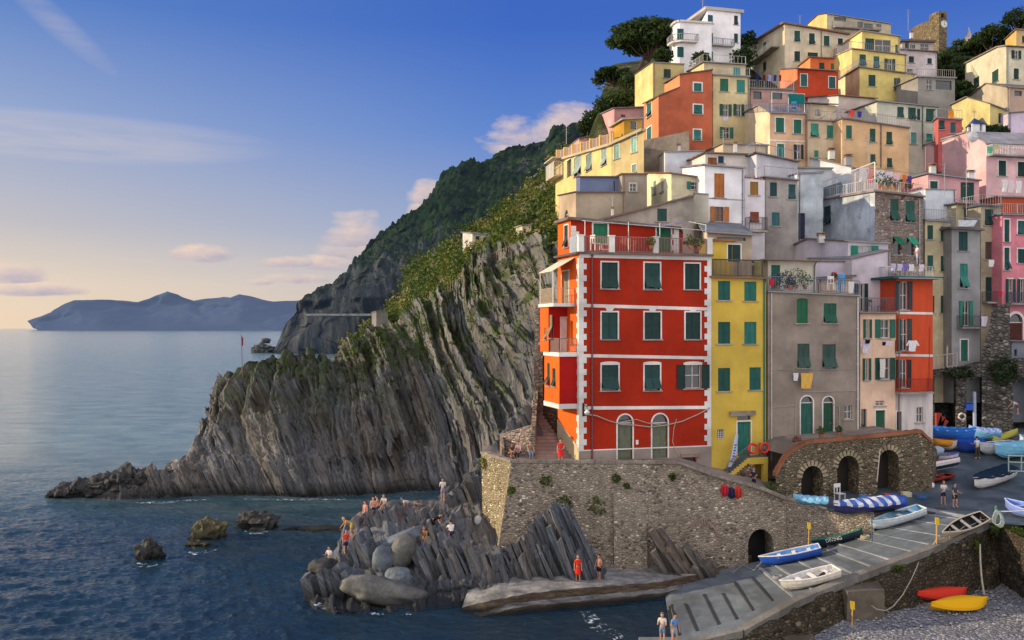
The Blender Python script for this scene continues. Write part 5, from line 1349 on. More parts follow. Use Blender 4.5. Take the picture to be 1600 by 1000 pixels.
mb.bar(V(h['pa'], z0), V(h['pa'], z0+2.6), .05); mb.bar(V(h['pa'], z0+2.6), V(h['pc'], h['zC']+1.9), .05); mb.bar(V(h['pc'], h['zC']), V(h['pc'], h['zC']+1.9), .05)
for k in (.35, .7):
    q = frl.pt(frl.L*(1-k), 0, z0); mb.bar(q, q+Vector((0, 0, 2.2)), .035)
mb.build('pergola_frame', plain((.8, .78, .76)), h['root'])
mb = MB(); mb.fbox(frl, .3, frl.L*.45, -.02, .02, h['zC']+.2, h['zC']+1.3); mb.build('screen', glassy((.14, .2, .25)), h['root'])
house('blue_white_house', 'tall blue white rendered wall with a navy door, left of the stone house', (1246, 97), (1286, 97.6), (272, 270), 400, dep=6, mat=bw_, roof='slab', rc=(.14, .14, .18), oh=.1, wins=[('d', 1247.5, 333, 1258, 374, dict(c=(.012, .03, .09)))])
house('white_gable_house', 'white shed roofed house below the peach house row', (1330, 106), (1372, 107), (262, 272), 300, C=(1247, 112, 262), apL=(1265, 247), wall=(.6, .52, .5), wallL=(.66, .7, .76), roof='slab', rc=(.28, .26, .26), oh=.15)
# right hand cluster
house('white_roof_room', 'white roof room left of the green shuttered pink terrace', (1446, 99), (1493, 99.5), (296, 297), 350, dep=5, wall=(.66, .7, .76), roof='slab', rc=(.4, .4, .42), oh=.05, th=.08)
house('pink_terrace_house', 'small pink and white terrace house with green shutters and a canopy', (1450, 102), (1530, 103), (272, 283), 320, dep=5, wall=(.66, .36, .38), roof='slab', rc=(.2, .22, .28), oh=.3, wins=[('c', 1453, 283, 1465, 300, dict(c=G_MD, t=.1)), ('c', 1501, 285, 1522, 313, dict(c=(.01, .06, .05)))])
house('cream_tall_house', 'narrow cream yellow house with peeling plaster and four rows of green shutters', (1445.5, 95.5), (1486, 96), (345, 347), 590, dep=5, mat=stucco((.6, .52, .34), .4, (.36, .34, .33), .66), roof='slab', rc=(.1, .12, .16), oh=.2,
    wins=[('c', 1449, 352, 1458, 374), ('c', 1470, 354, 1479, 377), ('a', 1449, 399, 1458, 422), ('a', 1470, 400, 1480, 424), ('c', 1455, 462, 1460, 489), ('c', 1470, 462, 1480, 489)], wc=(.012, .075, .06), rail=.25)
house('grey_tall_house', 'tall plain grey house with teal shutters and one balcony', (1487, 94.5), (1531.5, 95), (358, 361), 590, dep=5, wall=(.3, .3, .31), roof='slab', rc=(.13, .14, .17), oh=.45, th=.2,
    wins=[('c', 1498, 362, 1512, 392, dict(c=(.015, .08, .09))), ('c', 1500, 412, 1512, 450, dict(c=TEAL)), ('o', 1504, 470, 1514, 509, dict(c=(.02, .2, .15))), ('d', 1501, 531, 1512, 564, dict(c=(.015, .12, .09), t=.12))], rail=.25)
balcony(HOUSES[list(HOUSES)[-1]], 1495, 1533, 511, .9, hgt=1.1)
house('ochre_grey_house', 'ochre grey house with brown shutters, between the grey tall house and the pink one', (1532.5, 96), (1564, 96.5), (322, 324), 590, dep=5, mat=stucco((.42, .36, .26), .5, (.3, .3, .3), .7), roof='slab', rc=(.12, .14, .18), oh=.3,
    wins=[('a', 1539, 327, 1552, 352), ('c', 1539.5, 378, 1551, 405, dict(c=(.11, .07, .06))), ('c', 1540, 433, 1551, 471)], rail=.3)
balcony(HOUSES[list(HOUSES)[-1]], 1534, 1566, 472, .8)
house('cream_back_house', 'cream house part with open green shutters behind the grey tall house', (1494, 98), (1533, 98.6), (319, 321), 380, dep=4, wall=(.55, .48, .32), roof='slab', rc=(.12, .14, .2), oh=.4, wins=[('o', 1512, 325, 1523, 350)])
PINK = (.64, .22, .27)
h = house('pink_house', 'bright pink house with white framed dark shutters at the right edge of the photo', (1565.5, 95), (1640, 96.5), (336, 338), 590, dep=6, wall=PINK, roof='slab', rc=(.1, .16, .24), oh=.3,
    wins=[('c', 1569, 343, 1577, 378), ('c', 1590, 345, 1601, 366), ('c', 1569, 387, 1577, 422), ('c', 1590, 389, 1601, 411), ('o', 1575, 436, 1582, 472), ('o', 1593, 436, 1600, 472), ('D', 1576, 490, 1598, 532, dict(r=.5, c=(.1, .02, .01), t=.25))], wc=(.01, .06, .06), trim=.12, rail=.25)
balcony(h, 1571, 1612, 474, .8, c=(.05, .1, .16))
house('red_terrace_house', 'small brick red house behind the terrace railing of the pink house', (1560, 101.5), (1640, 102), (308, 310), 345, dep=4, wall=(.5, .1, .05), roof='slab', rc=(.2, .15, .15), oh=.2)
h = house('pink_big_house', 'big pale pink house with a long sloping side wall and a balcony under a canopy', (1541, 104), (1650, 106), (225, 228), 330, C=(1420, 120, 234), apL=(1511, 207), wall=(.72, .46, .48), wallL=(.7, .45, .47), roof='slab', rc=(.35, .33, .36), oh=.2,
    wins=[('c', 1560, 251, 1572, 275, dict(t=.1)), ('a', 1590, 253, 1602, 276, dict(t=.1))])
balcony(h, 1541, 1640, 245, 1.0, c=(.6, .6, .6), gap=.2, r=.03); 
house('pink_upper_house', 'upper floor of pale pink rooms with white doors under a slanting canopy', (1512, 109), (1590, 110), (212, 218), 245, dep=5, wall=(.6, .4, .38), roof='slab', rc=(.4, .4, .44), oh=.9, th=.12, wins=[('o', 1536, 218, 1544, 232, dict(c=(.6, .56, .5))), ('o', 1562, 219, 1570, 234, dict(c=(.6, .56, .5)))])
house('lilac_edge_house', 'plain lilac house cut off by the right edge above the pink one', (1575, 113), (1660, 114), (177, 172), 220, dep=5, wall=(.6, .5, .62), roof='slab', rc=(.3, .28, .3), oh=.1)
# yellow row on the left edge of the village
h = house('long_yellow_house', 'long sunlit yellow house row with terraces on the left edge of the village', (955, 110), (1004, 111), (253, 253), 330, C=(868, 137, 260), wall=(.55, .42, .2), wallL=(.72, .52, .22), roof=None)
h['root'].name = 'long_yellow_house'
def redo_long():
    # rebuild with sloping eaves following the street
    root = h['root']
    for o in list(root.children): bpy.data.objects.remove(o)
    fl = Frame(gx(868, 137), gx(955, 110)); ff = Frame(gx(955, 110), gx(1006, 104))
    tl = pl([fl.uz(868, 253), fl.uz(955, 228)]); tf = pl([(0, tl(fl.L)), (ff.L, zat(205, 104))])
    hl_ = [hl(fl, 886, 252, 893, 274), hl(fl, 897, 248, 908, 271), hl(fl, 916, 243, 925, 264), hl(fl, 940, 233, 948, 256)]
    hf_ = [hl(ff, 960, 228, 968, 247), hl(ff, 987, 216, 995, 237), hl(ff, 988, 258, 994, 268)]
    mb = MB(); facade(mb, ff.pt, 0, ff.L, 25, tf, hf_); mb.cur = 1; facade(mb, fl.pt, 0, fl.L, 25, tl, hl_)
    mb.build('wall', [stucco((.5, .4, .2), .3), stucco((.72, .52, .22), .2)], root)  # front in a shaded ochre, side in a sunlit copy of the yellow
    for k, hh in enumerate(hl_): window(root, fl, hh, 'a' if k else 'h', (.3, .4, .36), .14)
    for hh in hf_: window(root, ff, hh, 'c', (.2, .4, .33), .12)
    mb = MB()
    for f, tt in ((fl, tl), (ff, tf)):
        n = 12
        for i in range(n):
            a, b = f.L*i/n, f.L*(i+1)/n
            mb.hexa([f.pt(a, .4, tt(a)), f.pt(b, .4, tt(b)), f.pt(b, -.3, tt(b)), f.pt(a, -.3, tt(a))], [f.pt(a, .4, tt(a)+.3), f.pt(b, .4, tt(b)+.3), f.pt(b, -.3, tt(b)+.3), f.pt(a, -.3, tt(a)+.3)])
    mb.build('cornice', stucco((.5, .42, .28), .3), root)
    for k in range(7):
        mb = MB(); u = fl.L*k/6.2; mb.fbox(fl, u, u+.45, -.5, -.05, tl(u)+.3, tl(u)+1.7); mb.build('terrace_post', stucco((.72, .45, .12), .2), root)
    mb = MB(); n = 6
    for i in range(n):
        a, b = fl.L*i/n, fl.L*(i+1)/n; rail_mesh(mb, [fl.pt(a, -.2, tl(a)+.3), fl.pt(b, -.2, tl(b)+.3)], 1.2, .3, .03)
    mb.build('terrace_railing', plain((.5, .35, .28)), root)
    mb = MB(); mb.fbox(fl, -.5, 4.5, .003, 1.3, zat(278, 134), zat(276, 134)); s_ = mb.build('balcony', concrete((.45, .42, .36)), root)
    mb = MB(); rail_mesh(mb, [fl.pt(-.5, .1, zat(276, 134)), fl.pt(-.5, 1.25, zat(276, 134)), fl.pt(4.4, 1.25, zat(276, 134)), fl.pt(4.4, .1, zat(276, 134))], 1.9, .25, .035); mb.build('balcony_railing', plain((.6, .58, .52)), s_)
    mb = MB(); mb.fbox(fl, -.4, 5, .003, 1.6, zat(250.5, 134), zat(249, 134)); mb.build('awning', fabric((.6, .55, .48)), root)
    # terrace floors behind
    mb = MB(); mb.hexa([fl.pt(0, -.3, 24), fl.pt(fl.L, -.3, 24), ff.pt(ff.L, -6, 24), fl.pt(0, -7, 24)], [fl.pt(0, -.3, tl(0)), fl.pt(fl.L, -.3, tl(fl.L)), ff.pt(ff.L, -6, tl(fl.L)+1), fl.pt(0, -7, tl(0)+.5)]); mb.build('terrace_floor', concrete((.3, .25, .2)), root)
redo_long()
house('ochre_terrace_room', 'ochre terrace room with a white awning between the pink house and the salmon tower', (975, 110), (1003, 110.5), (188, 186), 225, dep=4, wall=(.55, .3, .04), roof='slab', rc=(.5, .46, .4), oh=.4, th=.15, wins=[('h', 985, 190, 995, 202)])
house('rose_house', 'pink house stepping down at the left end of the village, below the pines', (960, 126), (1006, 127), (170, 168), 240, C=(936, 140, 180), wall=(.55, .3, .3), wallL=(.62, .33, .33), roof='slab', rc=(.2, .18, .2), oh=.2, wins=[('h', 970, 179, 977, 183)])
house('rose_low_house', 'low long pink house below the rose one, behind the yellow terraces', (905, 141), (962, 142), (217, 205), 260, dep=6, wall=(.6, .32, .28), roof='slab', rc=(.3, .2, .2), oh=.1)
h = house('salmon_tower_house', 'tall salmon red house with white framed teal windows in the upper left of the village', (1029, 116), (1113, 117.5), (111, 110), 250, C=(1006, 122.5, 125), wall=(.5, .13, .065), wallL=(.68, .25, .11), roof=None, trim=.16,
    wins=[('c', 1084, 130, 1096, 143), ('c', 1084, 164, 1097, 178), ('c', 1084, 203, 1095, 219)], winL=[('c', 1011, 161, 1018, 182), ('c', 1011, 199, 1018, 220), ('c', 1011, 238, 1018, 258)], wc=(.02, .17, .15))
def redo_salmon():
    root = h['root']; w = [o for o in root.children if o.name.startswith('wall')][0]; bpy.data.objects.remove(w)
    fr, frl = h['fr'], h['frl']; mb = MB()
    def H(f, l):
        o = []
        for x0, y0, x1, y1 in l: o.append(hl(f, x0, y0, x1, y1))
        return o
    tp = pl([fr.uz(1029, 151), fr.uz(1062, 137), (fr.u(1062)+.01, zat(117, 116.5)), (fr.L, zat(110, 117.5))])
    facade(mb, fr.pt, 0, fr.L, 24, tp, H(fr, [(1084, 130, 1096, 143), (1084, 164, 1097, 178), (1084, 203, 1095, 219)]), [fr.u(1062), fr.u(1062)+.01])
    mb.cur = 1; tl = pl([(0, zat(163, 122.5)), (frl.L, tp(0))]); facade(mb, frl.pt, 0, frl.L, 24, tl, H(frl, [(1011, 161, 1018, 182), (1011, 199, 1018, 220), (1011, 238, 1018, 258)]))
    u = fr.u(1062); a = fr.pt(u, 0, 0); b = fr.pt(u, -5, 0); z = tp(u+.02); mb.quad(V(a, 40), V(b, 40), V(b, z), V(a, z))
    mb.build('wall', [stucco((.5, .13, .065), .4), stucco((.68, .25, .11), .3)], root)  # side plaster is a lighter copy with sunlight put into its colour
    mb = MB()
    for (u0, u1) in ((0, u), (u, fr.L)):
        z0, z1 = tp(u0+.02), tp(u1-.005); mb.hexa([fr.pt(u0-.1, .2, z0), fr.pt(u1, .2, z1), fr.pt(u1, -5.5, z1), fr.pt(u0-.1, -5.5, z0+.3)], [fr.pt(u0-.1, .2, z0+.14), fr.pt(u1, .2, z1+.14), fr.pt(u1, -5.5, z1+.14), fr.pt(u0-.1, -5.5, z0+.44)])
    mb.build('roof', concrete((.16, .1, .08)), root)
redo_salmon()
house('cream_shuttered_house', 'tall cream yellow house with peeling patch, directly right of the salmon tower', (1114, 118), (1171, 119), (118, 121), 240, dep=6, mat=stucco((.6, .5, .28), .35, (.4, .42, .42), .68), roof='slab', rc=(.12, .1, .12), oh=.2,
    wins=[('c', 1125, 123, 1138, 143, dict(c=(.01, .1, .06))), ('c', 1151, 125, 1164, 145, dict(c=TEAL)), ('o', 1129, 163, 1138, 181, dict(c=G_MD)), ('o', 1150, 163, 1158, 181, dict(c=G_MD)), ('o', 1130, 199, 1140, 216, dict(c=(.02, .14, .1)))], rail=.3, railc=(.4, .4, .42))
house('cream_roof_room', 'cream roof room with a teal door above the cream shuttered house', (1100, 127), (1165, 128), (98, 102), 135, C=(1076, 135, 112), wall=(.6, .5, .3), wallL=(.7, .58, .34), roof='slab', rc=(.2, .18, .15), oh=.3, wins=[('c', 1146, 105, 1157, 118, dict(c=(.03, .2, .2)))], rail=.5, railc=(.5, .5, .5))
house('olive_yellow_house', 'small square olive yellow house with one green window below the umbrella pine', (1020, 134), (1069, 135), (98, 101), 170, C=(992, 146, 117), wall=(.5, .42, .2), wallL=(.7, .56, .24), roof='slab', rc=(.15, .12, .1), oh=.12, wins=[('c', 1037, 108, 1048, 122)])
# white rounded house
def white_round():
    root = empty('white_villa', gx(1110, 150)+(50,), 'white villa with rounded corner and a taller block at the top of the village', 'villa')
    wm = stucco((.82, .81, .84), .2)
    def P(px, D): return Vector((*gx(px, D), 0))
    # lower rounded wing
    path = [P(1046, 166)]+[P(1046+(1062-1046)*(1-math.cos(a)), 158-8*math.sin(a)*1) for a in np.linspace(0, math.pi/2, 8)]+[P(1112, 151)]
    zt = zat(41, 152); zb = 50
    mb = MB(); holes = []
    segs = list(zip(path[:-1], path[1:]))
    for a, b in segs: mb.quad((a.x, a.y, zb), (b.x, b.y, zb), (b.x, b.y, zt), (a.x, a.y, zt))
    mb.quad(*[(p.x, p.y, zt) for p in path], (path[-1].x, path[-1].y+14, zt))
    mb.build('wing_wall', wm, root)
    mb = MB()
    for a, b in segs:
        d = (b-a).normalized(); n = Vector((d.y, -d.x, 0))*.35
        mb.hexa([a+n+Vector((0, 0, zt)), b+n+Vector((0, 0, zt)), b+Vector((0, 0, zt)), a+Vector((0, 0, zt))], [a+n+Vector((0, 0, zt+.3)), b+n+Vector((0, 0, zt+.3)), b+Vector((0, 0, zt+.3)), a+Vector((0, 0, zt+.3))])
        for zf in (zat(71, 152), zat(72, 152)-.01):
            pass
    mb.build('wing_cornice', stucco((.6, .55, .5), .2), root)
    fw = Frame((path[-2].x, path[-2].y), (path[-1].x, path[-1].y))
    for (x0, y0, x1, y1) in ((1058, 48, 1068, 66), (1058, 76, 1068, 92)):
        a, b = path[5], path[8]; f = Frame((a.x, a.y), (b.x, b.y)); u = f.L*.75; zz1, zz0 = zat(y0, 151), zat(y1, 151)
        mb = MB(); mb.fbox(fw, fw.u(x0), fw.u(x1), .01, .06, zz0, zz1); mb.fbox(fw, fw.u(x0)+.45, fw.u(x0)+.5, .06, .08, zz0, zz1); mb.build('shutter', shutter_mat((.01, .09, .09)), root)
    mb = MB(); z = zat(68, 151); pts = [p+Vector((0, 0, z)) for p in path[5:9]]+[fw.pt(fw.u(1087), 0, z)]
    out = []
    for i, p in enumerate(pts):
        d = (pts[min(i+1, len(pts)-1)]-pts[max(0, i-1)]).normalized(); out.append(p+Vector((d.y, -d.x, 0))*1.0)
    for a, b, c, d in zip(pts[:-1], pts[1:], out[1:], out[:-1]): mb.hexa([a-Vector((0, 0, .25)), b-Vector((0, 0, .25)), c-Vector((0, 0, .25)), d-Vector((0, 0, .25))], [a, b, c, d])
    s_ = mb.build('balcony', stucco((.66, .6, .55), .2), root)
    mb = MB(); rail_mesh(mb, out+[pts[-1]], 1.0, .3, .03); mb.build('balcony_railing', plain((.3, .3, .33)), s_)
    # tall block
    A, B = gx(1105, 152), gx(1157, 153.5); f = Frame(A, B); fl = Frame(gx(1084, 162), A)
    hw = [hl(f, 1106, 23, 1114, 37), hl(f, 1107, 51, 1114, 69), hl(f, 1107, 80, 1114, 94), hl(f, 1147, 24, 1153, 39), hl(f, 1147, 52, 1153, 67), hl(f, 1147, 80, 1153, 94)]
    z1 = zat(16, 152); mb = MB(); facade(mb, f.pt, 0, f.L, 50, lambda u: z1, hw); facade(mb, fl.pt, 0, fl.L, 50, lambda u: z1-.1*(fl.L-u), [])
    q = f.pt(f.L, 0, 0); q2 = f.pt(f.L, -10, 0); mb.quad(V(q, 50), V(q2, 50), V(q2, z1), V(q, z1)); mb.build('tower_wall', wm, root)
    for x in hw: window(root, f, x, 'c', (.012, .06, .07), None)
    mb = MB(); mb.fbox(f, -.5, f.L+.4, -10, .4, z1, z1+.5); mb.build('roof', stucco((.42, .4, .38), .2), root)
    mb = MB(); mb.fbox(f, f.u(1107), f.u(1143), .003, 1.0, zat(72, 152), zat(71, 152)); s_ = mb.build('balcony', concrete((.55, .53, .5)), root)
    mb = MB(); zz = zat(71, 152); rail_mesh(mb, [f.pt(f.u(1107), .95, zz), f.pt(f.u(1143), .95, zz), f.pt(f.u(1143), .05, zz)], 1.0, .3, .03); mb.build('balcony_railing', plain((.3, .3, .33)), s_)
white_round()
# upper right
house('cream_hotel', 'cream house with sunlit gable side and two rows of dark green shutters near the top', (1226, 150), (1325, 152), (38, 55), 130, C=(1173, 165, 70), wall=(.62, .55, .42), wallL=(.72, .62, .42), roof='slab', rc=(.25, .15, .1), oh=.5, th=.25,
    wins=[('c', 1241, 48, 1250, 65, dict(t=.1)), ('c', 1264, 52, 1273, 69, dict(t=.1)), ('c', 1287, 56, 1296, 72, dict(t=.1)), ('c', 1309, 60, 1317, 70, dict(t=.1)), ('c', 1241, 80, 1250, 96, dict(t=.1)), ('c', 1262, 82, 1278, 89)], winL=[('c', 1192, 66, 1197, 82, dict(c=TEAL)), ('c', 1192, 97, 1197, 111)], pipe=[(1283, 100, (.2, .15, .13))])
balcony(HOUSES[list(HOUSES)[-1]], 1181, 1218, 87, 1.3, side='frl', c=(.6, .56, .45))
house('top_yellow_block', 'long flat roofed yellow building at the very top with a sunlit end', (1292, 172), (1392, 175), (22, 38), 70, C=(1262, 186, 38), apL=(1278, 24), wall=(.55, .48, .34), wallL=(.72, .52, .22), roof='slab', rc=(.15, .12, .1), oh=.2, wins=[('h', 1303, 27, 1322, 33), ('h', 1340, 34, 1348, 44), ('h', 1369, 38, 1377, 42), ('h', 1350, 37, 1364, 45, dict(c=(.4, .3, .4)))])
balcony(HOUSES[list(HOUSES)[-1]], 1300, 1372, 46, 1.0, c=(.3, .3, .3))
YW = (.72, .58, .2); YL = (.8, .62, .26)  # YL: sunlit copy of the villa yellow for its left sides
house('yellow_attic_house', 'top storey of the big yellow villa, with a glazed terrace door', (1347, 143), (1406, 144), (49, 58), 84, C=(1305, 156, 78), wall=YW, wallL=YL, roof='slab', rc=(.5, .42, .3), oh=.3, wins=[('c', 1352, 60, 1366, 78), ('g', 1367, 62, 1392, 81), ('c', 1399, 70, 1403, 83)], wc=(.015, .08, .09))
house('yellow_balcony_house', 'middle storey of the big yellow villa with a railed balcony on top', (1331, 139), (1416, 140.5), (77, 87), 114, C=(1300, 153, 90), wall=YW, wallL=YL, roof='slab', rc=(.45, .4, .36), oh=.2, wins=[('c', 1343, 85, 1353, 103), ('c', 1365, 88, 1374, 107), ('o', 1386, 92, 1394, 110)], wc=(.015, .075, .08), rail=.3, railc=(.2, .2, .25))
house('yellow_square_house', 'lowest storey of the big yellow villa with two dark shuttered windows', (1343, 133), (1430, 134.5), (106, 117), 165, C=(1302, 147, 130), wall=YW, wallL=(.78, .68, .42), roof='slab', rc=(.2, .16, .16), oh=.2, wins=[('c', 1357, 117, 1368, 135), ('a', 1397, 122, 1407, 141)], wc=(.012, .07, .06), rail=.3, railc=(.3, .3, .34), pipe=[(1428, 150, (.4, .35, .3))])
house('orange_red_house', 'orange red house with sunlit salmon side, left below the yellow villa', (1246, 128), (1310, 129), (108, 112), 165, C=(1219, 138, 108), wall=(.5, .06, .02), wallL=(.68, .25, .12), roof='slab', rc=(.2, .15, .18), oh=.25, wins=[('c', 1251, 116, 1261, 135, dict(t=.1)), ('c', 1295, 120, 1305, 138, dict(t=.1))], wc=(.01, .09, .08))
house('orange_roof_room', 'orange roof room set back above the orange red house', (1266, 133), (1304, 133.6), (90, 92), 112, C=(1248, 140, 104), wall=(.62, .14, .04), wallL=(.72, .28, .1), roof='slab', rc=(.25, .1, .06), oh=.2, wins=[('c', 1280, 98, 1288, 108), ('c', 1298, 99, 1303, 109, dict(c=(.06, .12, .03)))])
house('laundry_terrace_house', 'house with a dark laundry balcony squeezed between the cream and the orange red houses', (1173, 122), (1240, 123), (139, 141), 170, dep=5, wall=(.5, .32, .28), roof='slab', rc=(.25, .12, .12), oh=.2, wins=[('h', 1177, 143, 1190, 155), ('h', 1204, 144, 1222, 155)], rail=.3, railc=(.3, .3, .4))
house('pale_pink_house', 'pale pinkish white house right of the yellow villa', (1405, 150), (1464, 151), (78, 82), 135, dep=6, wall=(.66, .58, .6), roof='slab', rc=(.2, .2, .24), oh=.4, wins=[('c', 1420, 88, 1428, 98), ('c', 1449, 91, 1456, 100), ('h', 1417, 108, 1426, 114)], rail=.3, railc=(.2, .2, .24))
house('pale_pink_roof_room', 'dark roofed storey with glazing above the pale pinkish house', (1410, 156), (1458, 157), (66, 67), 90, dep=5, wall=(.55, .5, .45), roof='slab', rc=(.14, .12, .12), oh=.6, th=.3, wins=[('g', 1438, 68, 1451, 80), ('c', 1414, 66, 1420, 76), ('h', 1422, 70, 1430, 76)])
house('low_glazed_house', 'low grey house with a glazed veranda in front of the dark trees', (1434, 128), (1492, 129), (121, 123), 158, dep=5, wall=(.3, .29, .27), roof='slab', rc=(.28, .24, .22), oh=.3, wins=[('g', 1448, 124, 1456, 140), ('h', 1462, 126, 1487, 140)], rail=.3, railc=(.3, .3, .3))
house('cream_barn_house', 'broad cream house with a big gable side and dark shutters at the right edge', (1572, 128), (1660, 130), (73, 78), 150, C=(1508, 142, 100), apL=(1559, 74), wall=(.6, .56, .42), wallL=(.62, .58, .44), roof='slab', rc=(.3, .27, .25), oh=.3, wins=[('o', 1584, 79, 1591, 92), ('c', 1584, 107, 1592, 124)], winL=[('c', 1550, 110, 1560, 129), ('c', 1521, 121, 1530, 138)], pipe=[(1574, 130, (.2, .2, .2))])
house('ochre_corner_house', 'ochre house in the top right corner of the photo', (1588, 150), (1660, 152), (47, 50), 80, C=(1571, 160, 62), wall=(.6, .42, .2), wallL=(.7, .45, .15), roof='slab', rc=(.3, .2, .15), oh=.3, wins=[('c', 1597, 56, 1601, 67)])
house('tan_gable_house', 'tan house with a wide low gable below the cream barn like house', (1574, 120), (1660, 122), (137, 142), 175, C=(1511, 132, 154), apL=(1541, 131), wall=(.5, .36, .28), wallL=(.48, .42, .32), roof='slab', rc=(.2, .16, .14), oh=.2, wins=[('h', 1585, 142, 1597, 150)])
house('yellow_gable_house', 'yellow house with a sunless gable side behind the small chapel', (1547, 114), (1575, 114.5), (163, 175), 215, C=(1487, 126, 164), apL=(1512, 152), wall=(.58, .48, .2), wallL=(.62, .54, .24), roof='slab', rc=(.2, .18, .2), oh=.3, wins=[('c', 1560, 177, 1567, 193)])
# middle row
h = house('peach_row_house', 'peach house with a sunlit cream side and a roof terrace with teal awning', (1203, 110), (1261, 111), (177, 179), 260, C=(1158, 120, 179), apL=(1186, 165), wall=(.66, .42, .26), wallL=(.68, .58, .4), roof='slab', rc=(.25, .22, .24), oh=.2, trim=.12,
    wins=[('c', 1212, 184, 1225, 207), ('c', 1240, 187, 1252, 209), ('c', 1214, 225, 1225, 246), ('o', 1244, 226, 1251, 249, dict(c=BLK))], wc=(.01, .13, .09), rail=.3, railc=(.2, .2, .3), pipe=[(1259, 250, (.2, .12, .1))])
mb = MB(); fr = h['fr']; z = h['zA']+.15
for px in (1206, 1232, 1257): mb.bar(fr.pt(fr.u(px), 0, z), fr.pt(fr.u(px), 0, z+2.3), .04)
mb.bar(fr.pt(fr.u(1206), 0, z+2.3), fr.pt(fr.u(1257), 0, z+2.3), .04); mb.build('pergola_frame', plain((.6, .6, .62)), h['root'])
mb = MB(); a_, b_ = fr.pt(fr.u(1231), .05, z+2.2), fr.pt(fr.u(1257), .05, z+2.2); mb.quad(a_, b_, b_+Vector((0, 0, -1.1)), a_+Vector((0, .1, -1.1))); mb.build('awning', fabric((.01, .16, .15)), h['root'])
bands(h, [(218, 220, .15)])
house('pale_yellow_row_house', 'pale yellow plaster house between two peach ones in the middle row', (1262, 110.5), (1315, 111), (188, 191), 260, dep=6, wall=(.62, .5, .34), roof='slab', rc=(.35, .33, .33), oh=.1, wins=[('c', 1267, 193, 1279, 214), ('c', 1292, 196, 1304, 216), ('c', 1272, 235, 1279, 246), ('c', 1293, 237, 1303, 247)], wc=(.02, .16, .12), rail=.3)
house('orange_row_house', 'long orange cream house with laundry on its roof terrace in the middle row', (1315.5, 109), (1420, 110.5), (186, 201), 275, dep=7, wall=(.66, .44, .24), roof='slab', rc=(.22, .2, .24), oh=.2, wins=[('c', 1322, 196, 1331, 217), ('c', 1359, 201, 1368, 222), ('a', 1385, 206, 1394, 226), ('a', 1360, 241, 1368, 256), ('a', 1386, 247, 1394, 262)], wc=(.012, .085, .055), rail=.3, railc=(.3, .25, .3), pipe=[(1376, 260, (.15, .1, .1))])
house('ochre_low_house', 'low pale house with slanted roofs above the pale yellow row house', (1262, 118), (1306, 118.5), (162, 165), 200, C=(1234, 125, 160), wall=(.6, .48, .32), roof='slab', rc=(.2, .18, .2), oh=.4, wins=[('o', 1276, 171, 1280, 179, dict(c=(.5, .5, .5)))])
house('white_parapet_house', 'white walled terrace with orange trimmed roof under the orange red house', (1310, 124), (1368, 125), (150, 155), 190, C=(1262, 128, 152), wall=(.6, .5, .44), wallL=(.7, .66, .62), roof='slab', rc=(.3, .13, .1), oh=.3)
house('mint_house', 'pale mint white house with many dark shutters right of the orange row house', (1370, 115), (1465, 117), (159, 168), 245, dep=6, wall=(.58, .58, .48), roof='slab', rc=(.12, .13, .17), oh=.3, wins=[('c', 1402, 167, 1412, 184), ('c', 1419, 168, 1431, 187), ('c', 1433, 170, 1438, 188), ('c', 1447, 170, 1462, 190), ('c', 1423, 207, 1432, 225, dict(c=(.1, .3, .28), t=.1)), ('c', 1447, 209, 1457, 220, dict(c=(.02, .25, .18), t=.1))], wc=(.012, .06, .05), pipe=[(1441, 230, (.05, .1, .1))])
house('small_red_house', 'small pinkish red house with orange towels on top, right of the mint house', (1466, 112.6), (1503, 112.3), (185, 188), 235, dep=1.5, wall=(.55, .14, .13), roof='slab', rc=(.15, .14, .2), oh=.2, wins=[('c', 1467, 188, 1476, 202), ('c', 1485, 191, 1493, 208)], wc=(.012, .08, .08), rail=.3)
# filler masses of houses seen only as slivers between others
house('back_cream_house', 'sliver of a cream wall behind the grey house and the white pavilion', (1130, 104), (1200, 105), (225, 228), 280, dep=6, wall=(.6, .5, .36), roof='slab', rc=(.2, .15, .12), oh=.2)
house('back_grey_house', 'grey wall behind the pale gable house', (1215, 100), (1300, 101), (262, 264), 400, dep=6, wall=(.6, .62, .66), roof='slab', rc=(.2, .2, .2), oh=.2)
house('quay_side_house', 'dim blue grey ground floor below the pink house at the right edge', (1576, 93.7), (1650, 94.5), (533, 535), 620, dep=3, wall=(.2, .22, .27), roof='slab', rc=(.15, .18, .2), oh=.2, wins=[('h', 1584, 546, 1589, 556)])

# castle with clock, white belfry, small chapel
root = empty('castle_tower', gx(1470, 200)+(70,), 'ruined stone castle wall with a square clock tower on the hilltop', 'castle')
cs = stone((.16, .12, .07), (.34, .27, .16), (.26, .21, .13), .5)
f = Frame(gx(1467, 200), gx(1479.5, 200.5)); fl = Frame(gx(1425, 222), gx(1467, 200))
mb = MB(); zt_ = zat(17, 200); facade(mb, f.pt, 0, f.L, 60, lambda u: zt_, [hl(f, 1470.5, 21, 1475.5, 28)], [], 1.2); q = f.pt(f.L, 0, 0); q2 = f.pt(f.L, -3, 0); mb.quad(V(q, 60), V(q2, 60), V(q2, zt_), V(q, zt_)); q3 = f.pt(0, 0, 0); q4 = f.pt(0, -3, 0); mb.quad(V(q3, 60), V(q3, zt_), V(q4, zt_), V(q4, 60)); mb.quad(V(q, zt_), V(q2, zt_), V(q4, zt_), V(q3, zt_))
mb.build('tower_wall', cs, root)
mb = MB(); facade(mb, fl.pt, 0, fl.L, 60, pl([fl.uz(1425, 44), fl.uz(1440, 36), fl.uz(1452, 32), fl.uz(1463, 25), (fl.L, zat(24, 200))]), [], [fl.u(1440), fl.u(1452), fl.u(1463)]); mb.build('curtain_wall', cs, root)
mb = MB(); c = f.pt(f.L*.62, .06, zat(37, 200)); 
